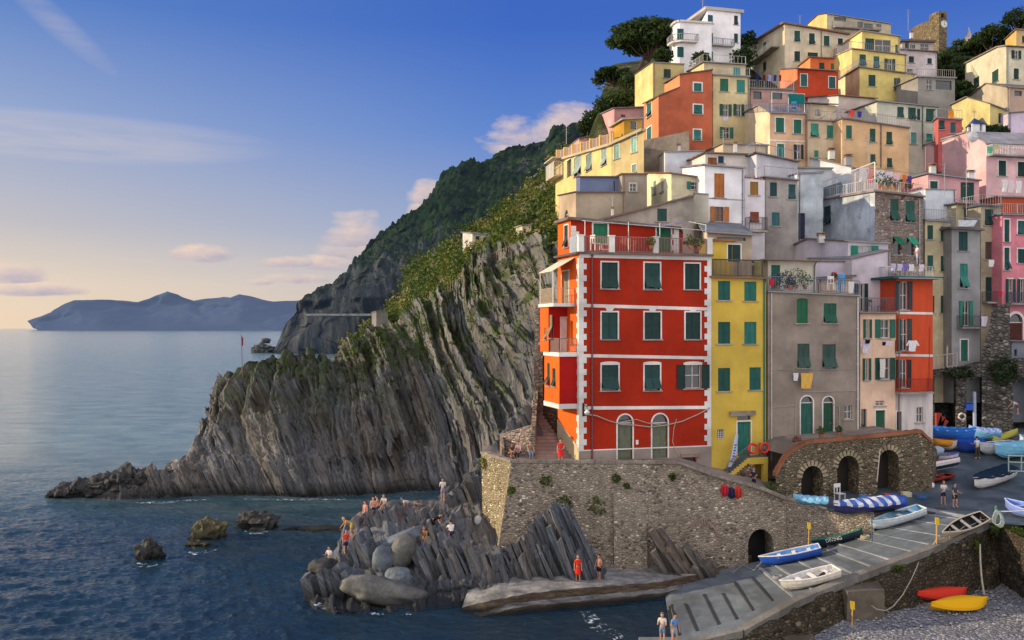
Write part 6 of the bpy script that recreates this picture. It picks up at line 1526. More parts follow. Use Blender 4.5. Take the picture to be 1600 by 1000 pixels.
ring = [c+f.d*.75*math.cos(a)+Vector((0, 0, .75*math.sin(a)))+f.nv*.05 for a in np.linspace(0, 2*math.pi, 24, endpoint=False)]; back = [p-f.nv*.2 for p in ring]; mb.hexa(back, ring)
ck = mb.build('clock_face', plain((.7, .7, .68)), root)
mb = MB(); mb.bar(c+f.nv*.08, c+f.nv*.08+f.d*.05+Vector((0, 0, .55)), .04); mb.bar(c+f.nv*.08, c+f.nv*.08+f.d*.3+Vector((0, 0, -.25)), .05)
for k in range(12): a = k*math.pi/6; p = c+f.d*.62*math.cos(a)+Vector((0, 0, .62*math.sin(a)))+f.nv*.07; mb.box(p, (.06, .02, .06))
mb.build('clock_hands', plain((.02, .02, .02)), ck)
root = empty('belfry', gx(1514, 205)+(70,), 'small white belfry with a pointed spire among the hilltop trees', 'belfry')
b0 = Vector((*gx(1514, 205), 0)); wm = stucco((.6, .55, .52), .2)
mb = MB()
z0, z1 = zat(82, 205), zat(64, 205)
for sx in (-1, 1):
    for sy in (-1, 1): mb.box(b0+Vector((sx*1.15, sy*1.15, (z0+z1)/2)), (.6, .6, z1-z0))
mb.box(b0+Vector((0, 0, z0-2)), (3.4, 3.4, 4.5)); mb.box(b0+Vector((0, 0, z1+.15)), (3.2, 3.2, .3)); mb.build('tower_wall', wm, root)
mb = MB(); mb.lathe(b0+Vector((0, 0, z1+.3)), [(1.2, 0), (.9, .5), (.45, 1.2), (.12, 2.1), (.03, 2.6)], 10); mb.build('spire', plain((.45, .36, .34)), root)
mb = MB(); mb.lathe(b0+Vector((0, 0, z0+.8)), [(.4, 0), (.32, .3), (.2, .6), (.05, .7)], 10); mb.build('bell', plain((.2, .15, .06), .4, .5, .7), root)
root = empty('chapel', gx(1525, 110)+(37,), 'tiny white chapel turret with a blue pyramid roof and a cross', 'chapel')
f = Frame(gx(1519, 110), gx(1540, 110.6)); fl = Frame(gx(1510, 112.5), gx(1519, 110)); z1 = zat(193, 110)
mb = MB(); ha = hl(f, 1531, 193.5, 1535, 205); hb = hl(fl, 1512.8, 195, 1516.5, 206)
facade(mb, f.pt, 0, f.L, 36, lambda u: z1, [(ha[0], ha[1], ha[2], ha[3], .14)], [], .3); facade(mb, fl.pt, 0, fl.L, 36, lambda u: z1, [(hb[0], hb[1], hb[2], hb[3], .14)], [], .3); mb.build('wall', stucco((.74, .74, .76), .2), root)
mb = MB(); cs4 = [fl.pt(-.15, .15, z1), f.pt(0, .2, z1), f.pt(f.L+.15, .15, z1), f.pt(f.L, -2.2, z1)]; ap = sum(cs4, Vector())/4+Vector((0, 0, .95))
for i in range(4): mb.quad(cs4[i], cs4[(i+1) % 4], ap)
mb.quad(*cs4); mb.build('roof', concrete((.03, .07, .2)), root)
mb = MB(); mb.bar(ap, ap+Vector((0, 0, 1.0)), .03); mb.bar(ap+Vector((-.25, 0, .7)), ap+Vector((.25, 0, .7)), .03); mb.build('cross', plain((.15, .12, .1)), root)
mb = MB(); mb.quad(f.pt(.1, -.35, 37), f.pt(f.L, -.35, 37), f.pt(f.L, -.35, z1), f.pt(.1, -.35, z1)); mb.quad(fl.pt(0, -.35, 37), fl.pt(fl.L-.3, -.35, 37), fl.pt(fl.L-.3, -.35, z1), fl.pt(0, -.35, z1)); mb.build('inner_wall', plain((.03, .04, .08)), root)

# arched rampart in front of the tan and peach houses
root = empty('arched_rampart', at(1330, 780, 74), 'stone rampart with arched store rooms and a brick coping below the tan house', 'rampart')
fa = Frame(gx(1212, 71.8), gx(1456, 75.2)); at_ = stone((.17, .13, .085), (.42, .34, .23), (.3, .25, .17), .26, 1.5, 1.0)
tp = pl([fa.uz(1212, 742), fa.uz(1226, 716), fa.uz(1242, 702), fa.uz(1262, 691), fa.uz(1350, 683), fa.uz(1438, 674), fa.uz(1456, 690)])
hs = [hl(fa, 1252, 728, 1286, 786), hl(fa, 1308, 712, 1342, 786), hl(fa, 1371, 703, 1405, 780)]
hs = [(a, b, 4.6, z1, min(.5*(b-a), 1.0)) for a, b, z0, z1, r in hs]
mb = MB(); facade(mb, fa.pt, 0, fa.L, 4.5, tp, hs, [fa.L*i/30 for i in range(31)], 1.4); fe_ = Frame(gx(1456, 75.2), gx(1464, 79)); facade(mb, fe_.pt, 0, fe_.L, 4.5, pl([(0, tp(fa.L)), (fe_.L, zat(703, 79))]), [])
mb.build('stonework', at_, root)
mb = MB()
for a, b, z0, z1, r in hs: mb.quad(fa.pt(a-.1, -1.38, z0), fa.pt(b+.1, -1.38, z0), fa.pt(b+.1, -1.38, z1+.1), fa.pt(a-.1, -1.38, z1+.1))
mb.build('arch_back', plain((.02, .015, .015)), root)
mb = MB(); n = 90; us = [fa.L*i/n for i in range(n+1)]
for a, b in zip(us[:-1], us[1:]):
    b2 = a+(b-a)*.93; h_ = rnd.uniform(.12, .17)
    bt = [fa.pt(a, .1, tp(a)), fa.pt(b2, .1, tp(b2)), fa.pt(b2, -.45, tp(b2)), fa.pt(a, -.45, tp(a))]; mb.hexa([v-Vector((0, 0, .12)) for v in bt], [v+Vector((0, 0, h_)) for v in bt])
mb.build('brick_coping', concrete((.33, .13, .07)), root)
for a, b, z0, z1, r in hs:
    mb = MB(); k = 11; w = b-a
    for i in range(k):
        an = math.pi*(i+.5)/k; c = (a+b)/2; p = fa.pt(c-(w/2+.18)*math.cos(an), .03, z1-r+(r+.18)*math.sin(an)); mb.box(p, (.2, .12, .4), Matrix.Rotation(-(math.pi/2-an), 3, 'Y') if False else Matrix.Rotation((an-math.pi/2), 3, 'Y'))
    mb.build('arch_stones', concrete((.36, .3, .2)), root)
mb = MB(); ground = [(fa.pt(0, -.4, tp(0))), fa.pt(fa.L, -.4, tp(fa.L))]
us = np.linspace(fa.u(1234), fa.L, 30)
for a, b in zip(us[:-1], us[1:]): mb.quad(fa.pt(a, -.4, tp(a)-.15), fa.pt(b, -.4, tp(b)-.15), fa.pt(b, -6.5, tp(b)-.1), fa.pt(a, -6.5, tp(a)-.1))
mb.build('walkway', pave, root)
mb = MB(); u = fa.u(1373); mb.tube([fa.pt(u+.05, .1, zat(702, 74)), fa.pt(u, .12, zat(706, 74)), fa.pt(u-.25, .12, zat(752, 74))], .05, 6); mb.build('pipe', plain((.55, .45, .4)), root)
# quay arches on the right
root = empty('harbour_arches', at(1530, 680, 90), 'dark old stone wall with deep boat arches at the back of the harbour', 'wall')
fa = Frame(gx(1457, 94.0), gx(1660, 91.2)); ds = stone((.10, .095, .09), (.26, .24, .21), (.15, .14, .13), .45, 1.4, 1.0)
tp = pl([fa.uz(1457, 578), fa.uz(1500, 575), fa.uz(1532, 566), fa.uz(1600, 560), fa.uz(1660, 560)])
hs = [hl(fa, 1460, 581, 1494, 680), hl(fa, 1510, 588, 1548, 680), hl(fa, 1583, 590, 1625, 680)]; hs = [(a, b, 4.5, z1, .5*(b-a)) for a, b, z0, z1, r in hs]
mb = MB(); facade(mb, fa.pt, 0, fa.L, 5, tp, hs, [], 2.6); mb.build('stonework', ds, root)
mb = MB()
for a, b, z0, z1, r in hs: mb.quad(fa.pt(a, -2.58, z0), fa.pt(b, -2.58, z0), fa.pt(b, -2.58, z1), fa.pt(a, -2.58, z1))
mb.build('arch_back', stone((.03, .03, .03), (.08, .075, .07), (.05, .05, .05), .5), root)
mb = MB(); us = np.linspace(0, fa.L, 12)
for a, b in zip(us[:-1], us[1:]): mb.quad(fa.pt(a, 0, tp(a)), fa.pt(b, 0, tp(b)), fa.pt(b, -6, tp(b)), fa.pt(a, -6, tp(a)))
mb.build('top_walk', ds, root)
f5 = Frame(gx(1534, 92.9), gx(1578, 92.3)); mb = MB(); facade(mb, f5.pt, 0, f5.L, 6, pl([f5.uz(1534, 545), f5.uz(1545, 520), f5.uz(1550, 478), f5.uz(1578, 474)]), [], [f5.u(1545), f5.u(1550)]); mb.build('stone_pier', ds, root)
mb = MB(); rail_mesh(mb, [fa.pt(fa.u(1458), .05, tp(0)), fa.pt(fa.u(1495), .05, tp(3))], 1.3, .3, .03); mb.build('railing', plain((.5, .42, .4)), root)
mb = MB(); leaves(mb, at(1570, 580, 91.8), (1.6, .6, 1.6), 500, .16); leaves(mb, at(1500, 583, 93), (1.6, .5, .7), 200, .16); mb.tube([at(1570, 580, 92.4), at(1570, 590, 92)], .05)
tag(mb.build('wall_shrub', leafy((.01, .03, .012), (.03, .06, .02))), 'dark creeper hanging over the harbour arches', 'shrub')
# ================================================================ BOATS
def boat(name, label, bow, stern, surf, W=1.5, H=.55, hull=(.7, .7, .7), inner=(.5, .5, .5), rim=(.7, .7, .7), cover=None, stripe=None, lift=.06, heel=0, bottom=None, benches=3, group=None, text=None, flip=False, motor=False, sharp=False, pts=None):
    pb, ps = pts if pts else (on(surf, *bow), on(surf, *stern))
    d = pb-ps; L = d.length; c = (pb+ps)/2
    root = empty(name, c, label, 'kayak' if name == 'kayak' else 'boat', group)
    X_ = d.normalized(); Y_ = Vector((0, 0, 1)).cross(X_).normalized(); Z_ = X_.cross(Y_)
    Rm = Matrix((X_, Y_, Z_)).transposed() @ Matrix.Rotation(R(heel), 3, 'X')
    if flip: Rm = Rm @ Matrix.Rotation(math.pi, 3, 'X')
    off = Vector((0, 0, lift+(H if flip else 0)))
    n, m = 15, 9
    def sec(t, k, ins=0.0, dz=0.0):
        # t: 0 stern .. 1 bow ; k: -1..1 across
        full = (1-max(0, (t-.35)/.65)**2.2)*(1-(.5 if sharp else .18)*max(0, (.35-t)/.35)**(1.5)) 
        if sharp: full *= 1-max(0, (.2-t)/.2)**2
        b = W/2*full-ins; b = max(b, .015)
        sheer = H*(1+.32*t**2.5+.05*(1-t)**2); keel = H*.55*max(0, (t-.72)/.28)**2+(H*.3*max(0, (.2-t)/.2)**2 if sharp else 0)+dz
        a = abs(k); y = b*math.sin(a*math.pi/2)**.7*(1 if k >= 0 else -1); z = keel+(sheer-keel)*(1-math.cos(a*math.pi/2))**(.85)
        x = (t-.5)*L+(.12*L*0 if t < 1 else 0)+(.10*H*(1-math.cos(a*math.pi/2)) if t > .9 else 0)
        return c+off+Rm @ Vector((x, y, z))
    def shell(ins, dz, k0=1.0):
        return np.array([[sec(i/(n-1), (j/(m-1)*2-1)*k0, ins, dz)[:] for j in range(m)] for i in range(n)])
    mb = MB(); P = shell(0, 0); mb.grid(P); mb.quad(*[tuple(q) for q in P[0]])
    if bottom:
        for fi in range(len(mb.f)-1):
            j = fi % (m-1)
            if j in (2, 3, 4, 5): mb.mi[fi] = 1
    hm = [plain(hull, .35, .5)]+([plain(bottom, .5)] if bottom else [])
    mb.build('hull', hm, root, False)
    if cover is None:
        mb = MB(); Pi = shell(.05, .07); mb.grid(Pi); mb.quad(*[tuple(q) for q in Pi[0]]); mb.build('interior', plain(inner, .5, .4), root)
    mb = MB()
    for s_ in (-1, 1): mb.tube([sec(i/(n-1), s_, .02) for i in range(n)], .045, 5)
    mb.tube([sec(0, j/4-1, .02) if abs(j/4-1) > .99 else sec(0, 1, .02)*(j/8)+sec(0, -1, .02)*(1-j/8) for j in range(0, 9, 8)], .05, 5)
    mb.build('gunwale', plain(rim, .5), root)
    if cover is None:
        for i in range(benches):
            t_ = .18+.5*i/max(1, benches-1); mb = MB(); a, b = sec(t_, .93, .05), sec(t_, -.93, .05); a = a-Rm @ Vector((0, 0, .1)); b = b-Rm @ Vector((0, 0, .1)); x = Rm @ Vector((.13, 0, 0)); z = Rm @ Vector((0, 0, .04))
            mb.hexa([a-x, a+x, b+x, b-x], [a-x+z, a+x+z, b+x+z, b-x+z]); mb.build('bench', plain(rim, .6), root)
        mb = MB()
        for i in range(9):
            t_ = .1+.72*i/8; mb.tube([sec(t_, k/4, .06, .075) for k in range(-4, 5)], .018, 4)
        mb.build('ribs', plain(sc3(inner, 1.25), .6), root)
        if W > 1.2:
            for s_ in (-1, 1):
                mb = MB(); a, b = sec(.2, .5*s_, .05), sec(.85, .3*s_, .05); a = a+Rm @ Vector((0, 0, H*.6)); b = b+Rm @ Vector((0, 0, H*.25)); mb.tube([a, b], .025, 5); q = Rm @ Vector((0, .07, 0)); mb.hexa([a-q, a+q, a+(b-a)*.2+q*.6, a+(b-a)*.2-q*.6], [v+Vector((0, 0, .02)) for v in (a-q, a+q, a+(b-a)*.2+q*.6, a+(b-a)*.2-q*.6)]); mb.build('oar', plain((.45, .32, .18)), root)
    else:
        mb = MB(); Pc = np.array([[tuple(sec(i/(n-1), 1, -.03)*(j/8)+sec(i/(n-1), -1, -.03)*(1-j/8)+Rm @ Vector((0, 0, .04+.28*math.sin(math.pi*j/8)*(1-.5*i/n)+(0 if name == 'kayak' else .05)*math.sin(i*2.1+j)))) for j in range(9)] for i in range(n)])
        drop = Pc[:, :1].copy(); drop2 = Pc[:, -1:].copy(); drop[..., 2] -= .16; drop2[..., 2] -= .16; Pc = np.concatenate([drop, Pc, drop2], 1); mb.grid(Pc)
        if stripe:
            for fi in range(len(mb.f)): mb.mi[fi] = (fi // 10+0) % 2 if True else 0
        mb.build('cover', [fabric(cover)]+([fabric(stripe)] if stripe else []), root)
    mb = MB(); mb.tube([sec(i/(n-1), 0, 0, -.03) for i in range(n)], .03, 5); mb.build('keel', plain(sc3(hull, .6), .6), root)
    if motor:
        mb = MB(); q = sec(0, 0, 0)+Rm @ Vector((.9, 0, .35)); mb.box(q, (.35, .25, .35), Rm @ Matrix.Rotation(.4, 3, 'Y')); mb.tube([q, q+Rm @ Vector((.7, .1, .12))], .06, 6); mb.tube([q, q+Rm @ Vector((-.4, .2, .3))], .03, 5); mb.build('outboard_motor', plain((.02, .02, .025), .3, .5), root)
    if text:
        cu = bpy.data.curves.new('lettering', 'FONT'); cu.body = text; cu.size = .36; cu.align_x = 'CENTER'; cu.extrude = .004
        o_ = bpy.data.objects.new('lettering', cu); col.objects.link(o_); bpy.context.view_layer.update()
        me = bpy.data.meshes.new_from_object(o_); bpy.data.objects.remove(o_); me.materials.append(plain((.75, .75, .7)))
        o2 = bpy.data.objects.new('lettering', me); col.objects.link(o2); o2.parent = root
        s_ = 1 if (Rm @ Vector((0, 1, 0))).y < 0 else -1
        a = sec(.35, .78*s_, -.03); b = sec(.75, .78*s_, -.03); up = sec(.5, .95*s_, -.03)-sec(.5, .7*s_, -.03)
        xa = (b-a).normalized() if (b-a).x > 0 else (a-b).normalized(); za = xa.cross(up).normalized(); ya = za.cross(xa)
        Mx = Matrix((xa, ya, za)).transposed().to_4x4(); Mx.translation = (a+b)/2-c-ya*.12+za*.02; o2.matrix_local = Mx
    return root
BL = (.03, .13, .5); LB = (.28, .5, .72); WH = (.72, .7, .68)
boat('rowing_boat', 'bright blue rowing boat with white rim, lowest blue one on the slipway', (1191, 888), (1284, 868), B_slip, 1.7, .62, (.02, .1, .5), (.1, .32, .75), WH)
boat('dinghy', 'white dinghy with a black outboard motor lying inside, on the slipway edge', (1224, 928), (1310, 904), B_slip, 1.75, .62, (.74, .68, .58), (.62, .62, .62), (.78, .76, .72), motor=True)
boat('diving_boat', 'narrow green topped boat with dark hull lettered DIVING on the slipway', (1274, 859), (1349, 838), B_slip, 1.3, .5, (.015, .035, .06), (.02, .25, .16), (.02, .2, .14), text='DIVING')
boat('rowing_boat', 'pale blue and white rowing boat at the head of the slipway', (1364, 832), (1444, 806), B_slip, 1.8, .62, (.6, .68, .74), (.2, .5, .72), (.72, .76, .78))
boat('covered_boat', 'boat under a blue and white striped cover on the platform by the arches', (1303, 806), (1402, 795), B_plaza, 1.7, .65, (.03, .03, .12), (.3, .3, .3), (.2, .03, .05), cover=(.06, .13, .45), stripe=(.62, .66, .75), heel=-6)
boat('flat_boat', 'flat light blue boat end left of the striped covered boat', (1238, 788), (1296, 793), B_plaza, 1.5, .4, (.12, .3, .45), (.2, .5, .7), (.25, .5, .72), cover=(.25, .52, .75), pts=(at(1240, 792, 71.0), at(1294, 797, 70.2)), lift=.25)
boat('narrow_boat', 'narrow cream boat with black inside propped beside the rope rail', (1462, 856), (1534, 824), B_slip, 1.05, .5, (.6, .5, .36), (.012, .012, .012), (.6, .52, .4), heel=-32, lift=.35, pts=(at(1466, 851, 62.6), at(1534, 822, 65.3)))
boat('covered_boat', 'white boat with a navy cover standing alone on the harbour paving', (1523, 768), (1576, 748), B_plaza, 1.9, .8, (.68, .66, .64), (.2, .2, .2), (.6, .35, .2), cover=(.012, .03, .06))
boat('grey_hull_boat', 'slim grey boat tilted on its side right of the arched rampart', (1408, 741), (1468, 728), B_plaza, 1.2, .5, (.3, .38, .48), (.3, .35, .42), (.4, .46, .55), cover=(.33, .4, .5), lift=.9)
boat('white_hull_boat', 'white hulled boat with dark keel in front of the slim grey one', (1428, 752), (1494, 738), B_plaza, 1.5, .6, (.74, .72, .7), (.2, .2, .2), (.3, .05, .05), bottom=(.02, .04, .1), lift=.55, heel=20)
boat('red_hull_boat', 'low red boat lying in the shadow under the white hulled one', (1422, 760), (1484, 748), B_plaza, 1.3, .3, (.35, .03, .015), (.1, .02, .02), (.3, .03, .02), benches=1)
boat('fishing_boat', 'large blue fishing boat with a white stripe and white bow beside the white house wall', (1522, 700), (1452, 694), B_plaza, 2.3, .9, (.03, .16, .55), (.05, .2, .5), WH, cover=(.03, .17, .6), lift=.5)
boat('fishing_boat', 'white boat with dark red rim in front of the large blue fishing boat', (1494, 708), (1450, 704), B_plaza, 1.8, .7, (.66, .6, .56), (.2, .03, .02), (.4, .03, .02), lift=.3)
boat('small_boat', 'small white boat with blue rim lying lowest by the rampart end', (1497, 722), (1462, 722), B_plaza, 1.5, .6, (.6, .6, .68), (.4, .2, .02), (.05, .12, .5))
boat('covered_boat', 'light blue boat with sagging lilac cover by the arch pole', (1514, 686), (1562, 690), B_plaza, 2.0, .8, (.12, .35, .62), (.2, .4, .6), (.3, .5, .7), cover=(.25, .38, .72))
boat('kayak', 'yellow green kayak lying on the paving beyond the boats', (1590, 680), (1552, 694), B_plaza, .8, .32, (.45, .42, .08), (.2, .2, .05), (.5, .45, .1), sharp=True, cover=(.45, .42, .08))
boat('kayak', 'orange kayak tucked between the boats by the rampart end', (1488, 712), (1458, 710), B_plaza, .7, .3, (.6, .25, .03), (.2, .1, .05), (.6, .3, .05), sharp=True, cover=(.6, .26, .03), lift=.8)
boat('motor_boat', 'white motor boat with gear on deck being worked on by a man', (1532, 712), (1588, 706), B_plaza, 2.0, .85, (.66, .68, .7), (.05, .15, .45), WH, motor=True)
boat('fishing_boat', 'big sky blue boat with white stripe reaching past the right edge', (1556, 722), (1622, 714), B_plaza, 2.4, .95, (.2, .52, .75), (.1, .4, .6), (.7, .78, .82), cover=(.22, .52, .74), lift=.3)
boat('covered_boat', 'dark blue tarpaulin covered boat behind the standing man', (1498, 708), (1532, 705), B_plaza, 1.8, .8, (.02, .06, .35), (.02, .06, .3), (.02, .08, .4), cover=(.02, .08, .45))
boat('covered_boat', 'blue covered boat far back inside the harbour arch at the right edge', (1576, 668), (1622, 664), B_plaza, 2.0, .9, (.45, .5, .58), (.1, .1, .3), (.1, .2, .5), cover=(.03, .1, .5))
boat('white_sailing_dinghy', 'white and blue dinghy bow entering the picture at mid right edge', (1592, 698), (1632, 708), B_plaza, 1.7, .8, (.55, .62, .72), (.1, .2, .5), (.3, .5, .7))
boat('lavender_boat', 'lavender blue boat cut off by the right edge on the lower paving', (1571, 800), (1640, 818), B_plaza, 1.9, .7, (.22, .3, .72), (.15, .25, .65), (.4, .5, .85))
boat('kayak', 'red kayak lying behind the yellow one on the pebble beach', (1430, 942), (1506, 936), B_beach, .95, .45, (.65, .035, .02), (.3, .02, .02), (.5, .03, .02), sharp=True, cover=(.7, .05, .03), heel=-25, lift=.15)
boat('kayak', 'yellow orange kayak on the pebble beach at the foot of the wall', (1450, 958), (1537, 950), B_beach, 1.0, .45, (.8, .4, .01), (.3, .2, .02), (.75, .35, .01), sharp=True, cover=(.85, .45, .015), heel=-30, lift=.15)
mb = MB(); c = on(B_plaza, 1410, 793); mb.lathe(c, [(.27, 0), (.3, .05), (.29, .3), (.31, .35), (.29, .45), (.3, .8), (.26, .86)], 16); tag(mb.build('barrel', plain((.02, .09, .5), .4), None, True), 'bright blue plastic barrel behind the pale blue rowing boat', 'barrel')

# ================================================================ PEOPLE
POSES = {
    'stand': dict(l=2, th=(4, -4), sh=(0, -4), ar=(6, -4), fo=(14, 8)),
    'relax': dict(l=-2, th=(10, -3), sh=(-6, -6), ar=(10, 14), fo=(80, 20)),
    'hold': dict(l=4, th=(3, -6), sh=(0, -8), ar=(20, 25), fo=(95, 100)),
    'bend': dict(l=62, th=(8, -4), sh=(-10, -8), ar=(18, 30), fo=(25, 40)),
    'sit': dict(l=14, th=(84, 80), sh=(-8, -2), ar=(30, 24), fo=(55, 60), pz=.14, legdrop=True),
    'crouch': dict(l=24, th=(118, 112), sh=(-28, -22), ar=(50, 46), fo=(60, 80), pz=.16),
    'lie': dict(l=-74, th=(100, 88), sh=(40, 84), ar=(20, 10), fo=(10, 10), pz=.14)}
def joints(po):
    p = POSES[po]; J = {}; l = R(p['l']); T = Vector((0, math.sin(l), math.cos(l)))
    def dn(a, sx=0): a = R(a); return Vector((sx, math.sin(a), -math.cos(a))).normalized()
    if 'pz' in p: pel = Vector((0, 0, p['pz']))
    else: pel = Vector((0, 0, .93))
    J['pel'] = pel; J['waist'] = pel+T*.2; J['chest'] = pel+T*.40; J['neck'] = pel+T*.56
    hd = (T*.7+Vector((0, .1, .5))).normalized(); J['jaw'] = J['neck']+hd*.09+Vector((0, .02, 0)); J['head'] = J['jaw']+hd*.085; J['top'] = J['head']+hd*.075
    for s, i in ((-1, 0), (1, 1)):
        k = str(i); J['sh'+k] = J['chest']+T*.07+Vector((s*.175, 0, 0)); ad = Vector((s*.22, math.sin(R(p['ar'][i]))*1, -math.cos(R(p['ar'][i])))).normalized()
        J['el'+k] = J['sh'+k]+ad*.29; fd = Vector((-s*.12 if p['fo'][i] > 40 else s*.05, math.sin(R(p['fo'][i])), -math.cos(R(p['fo'][i])))).normalized(); J['wr'+k] = J['el'+k]+fd*.25; J['pa'+k] = J['wr'+k]+fd*.08; J['fd'+k] = fd
        J['hip'+k] = pel+Vector((s*.085, 0, -.03)); td = dn(p['th'][i], s*.05); J['kn'+k] = J['hip'+k]+td*.44; sd = dn(p['sh'][i], s*.01); J['an'+k] = J['kn'+k]+sd*.41; J['toe'+k] = J['an'+k]+Vector((s*.03, .17, -.04)); J['heel'+k] = J['an'+k]+Vector((0, -.05, -.05))
    zmin = 0
    if 'pz' not in p:
        zmin = min(J['an0'].z, J['an1'].z)-.08
    for k in J:
        if not k.startswith('fd'): J[k] = J[k]-Vector((0, 0, zmin))
    return J
_pm = {}
def skin(name, chains, rad, root_key=0, sub=1):
    vs, es, rs, idx = [], [], [], {}
    def vid(k, p, r):
        if k in idx: return idx[k]
        idx[k] = len(vs); vs.append(tuple(p)); rs.append(r); return idx[k]
    for ch in chains:
        prev = None
        for (k, p) in ch:
            i = vid(k, p, rad(k))
            if prev is not None and (prev, i) not in es: es.append((prev, i))
            prev = i
    me = bpy.data.meshes.new('tmp'); me.from_pydata(vs, es, []); ob = bpy.data.objects.new('tmp', me); col.objects.link(ob)
    md = ob.modifiers.new('s', 'SKIN'); md.use_smooth_shade = True
    for i, r in enumerate(rs): me.skin_vertices[0].data[i].radius = (r, r)
    me.skin_vertices[0].data[0].use_root = True
    if sub: sb = ob.modifiers.new('b', 'SUBSURF'); sb.levels = sb.render_levels = sub
    dg = bpy.context.evaluated_depsgraph_get(); out = bpy.data.meshes.new_from_object(ob.evaluated_get(dg)); out.name = name
    bpy.data.objects.remove(ob); bpy.data.meshes.remove(me)
    out.materials.clear(); out.materials.append(None); out.polygons.foreach_set('use_smooth', [True]*len(out.polygons))
    return out
RAD = dict(pel=.125, waist=.115, chest=.14, neck=.058, jaw=.074, head=.096, top=.066, sh=.062, el=.044, wr=.03, pa=.038, hip=.088, kn=.058, an=.04, toe=.034, heel=.036)
def body_meshes(po):
    if po in _pm: return _pm[po]
    J = joints(po); g = lambda k: (k, J[k])
    ch = [[g('pel'), g('waist'), g('chest'), g('neck'), g('jaw'), g('head'), g('top')]]
    for k in '01':
        ch += [[g('chest'), g('sh'+k), g('el'+k), g('wr'+k), g('pa'+k)], [g('pel'), g('hip'+k), g('kn'+k), g('an'+k), g('toe'+k)], [g('an'+k), g('heel'+k)]]
        f = J['fd'+k]; side = f.cross(Vector((0, 0, 1)) if abs(f.z) < .9 else Vector((0, 1, 0))).normalized(); up = side.cross(f)
        for q, (o_, L_) in enumerate(((-.03, .06), (-.01, .075), (.01, .08), (.03, .068))):
            a = J['pa'+k]+side*o_+f*.035; ch.append([g('pa'+k), ('fa%d%s' % (q, k), a), ('fb%d%s' % (q, k), a+f*L_*.5+up*.006), ('fc%d%s' % (q, k), a+f*L_*.9+up*.025)])
        a = J['pa'+k]-side*.035; ch.append([g('pa'+k), ('ta'+k, a), ('tb'+k, a-side*.02+f*.04+up*.02)])
    ch.append([g('head'), ('nose', J['head']+Vector((0, .105, -.015)))]); 
    for s in (-1, 1): ch.append([g('head'), ('ear%d' % s, J['head']+Vector((s*.095, -.01, -.01)))])
    def rad(k):
        if k[0] in 'ft' and k[1] in 'abc': return .0095 if k != 'top' else .06
        if k == 'nose': return .014
        if k.startswith('ear'): return .016
        return RAD.get(k.rstrip('01'), RAD.get(k, .04))
    r = {'body': skin('body', ch, rad)}
    e = .022
    c1 = [[g('pel'), g('waist'), g('chest'), ('nk', J['neck']-(J['neck']-J['chest'])*.25)]]
    for k in '01': c1.append([g('chest'), g('sh'+k), ('ue'+k, J['sh'+k]+(J['el'+k]-J['sh'+k])*.65)])
    r['shirt'] = skin('shirt', c1, lambda k: (.07 if k == 'nk' else .062 if k.startswith('ue') else RAD.get(k.rstrip('01'), .06)+e))
    c2 = [[('wl', J['pel']+(J['waist']-J['pel'])*.5), g('pel')]]; c3 = [list(c2[0])]
    for k in '01':
        c2.append([g('pel'), g('hip'+k), ('mt'+k, J['hip'+k]+(J['kn'+k]-J['hip'+k])*.75)]); c3.append([g('pel'), g('hip'+k), g('kn'+k), ('sn'+k, J['kn'+k]+(J['an'+k]-J['kn'+k])*.9)])
    fr_ = lambda k: (.135 if k in ('wl', 'pel') else .092 if k.startswith('mt') else .056 if k.startswith('sn') else RAD.get(k.rstrip('01'), .06)+e)
    r['shorts'] = skin('shorts', c2, fr_); r['trousers'] = skin('trousers', c3, fr_)
    h = J['head']; hm = MB()
    bm = bmesh.new(); bmesh.ops.create_icosphere(bm, subdivisions=2, radius=1)
    d = (J['top']-J['jaw']).normalized()
    for long in (0, 1):
        b2 = bm.copy()
        for v in b2.verts:
            co = Vector((v.co.x*.108, v.co.y*.12-.02, v.co.z*.105+.035))
            if v.co.y > .35 and v.co.z < .35: co.y = .03; co.z = max(co.z, .0)
            if long and v.co.z < 0 and v.co.y < .3: co.z = co.z*3.0; co.y -= .01
            elif v.co.z < -.2: co.z *= .5
            v.co = co+h
        me = bpy.data.meshes.new('hair'); b2.to_mesh(me); me.materials.append(None); r['hair%d' % long] = me
    mb = MB(); 
    for s in (-1, 1):
        mb.box(h+Vector((s*.035, .09, .01)), (.025, .012, .012))
    me = mb.build('eyes', plain((.02, .015, .01))); r['eyes'] = me.data; bpy.data.objects.remove(me)
    # skirt
    mb = MB(); P0 = J['pel']; k0, k1 = J['kn0'], J['kn1']; kc = (k0+k1)/2
    rows_ = []
    for i in range(5):
        t_ = i/4; c_ = P0+(kc-P0)*t_+Vector((0, 0, .05*(1-t_))); ax1 = Vector((1, 0, 0)); dd = (kc-P0).normalized(); ax2 = dd.cross(ax1)
        rows_.append([tuple(c_+ax1*math.cos(a)*(.16+.07*t_+.01*math.sin(5*a))+ax2*math.sin(a)*(.14+.07*t_)) for a in np.linspace(0, 2*math.pi, 17)])
    mb.grid(np.array(rows_)); o_ = mb.build('skirt', plain((.5, .5, .5))); me = o_.data; bpy.data.objects.remove(o_); me.materials.clear(); me.materials.append(None); r['skirt'] = me
    _pm[po] = r; return r
SK = (.55, .3, .2); SK2 = (.42, .2, .12)
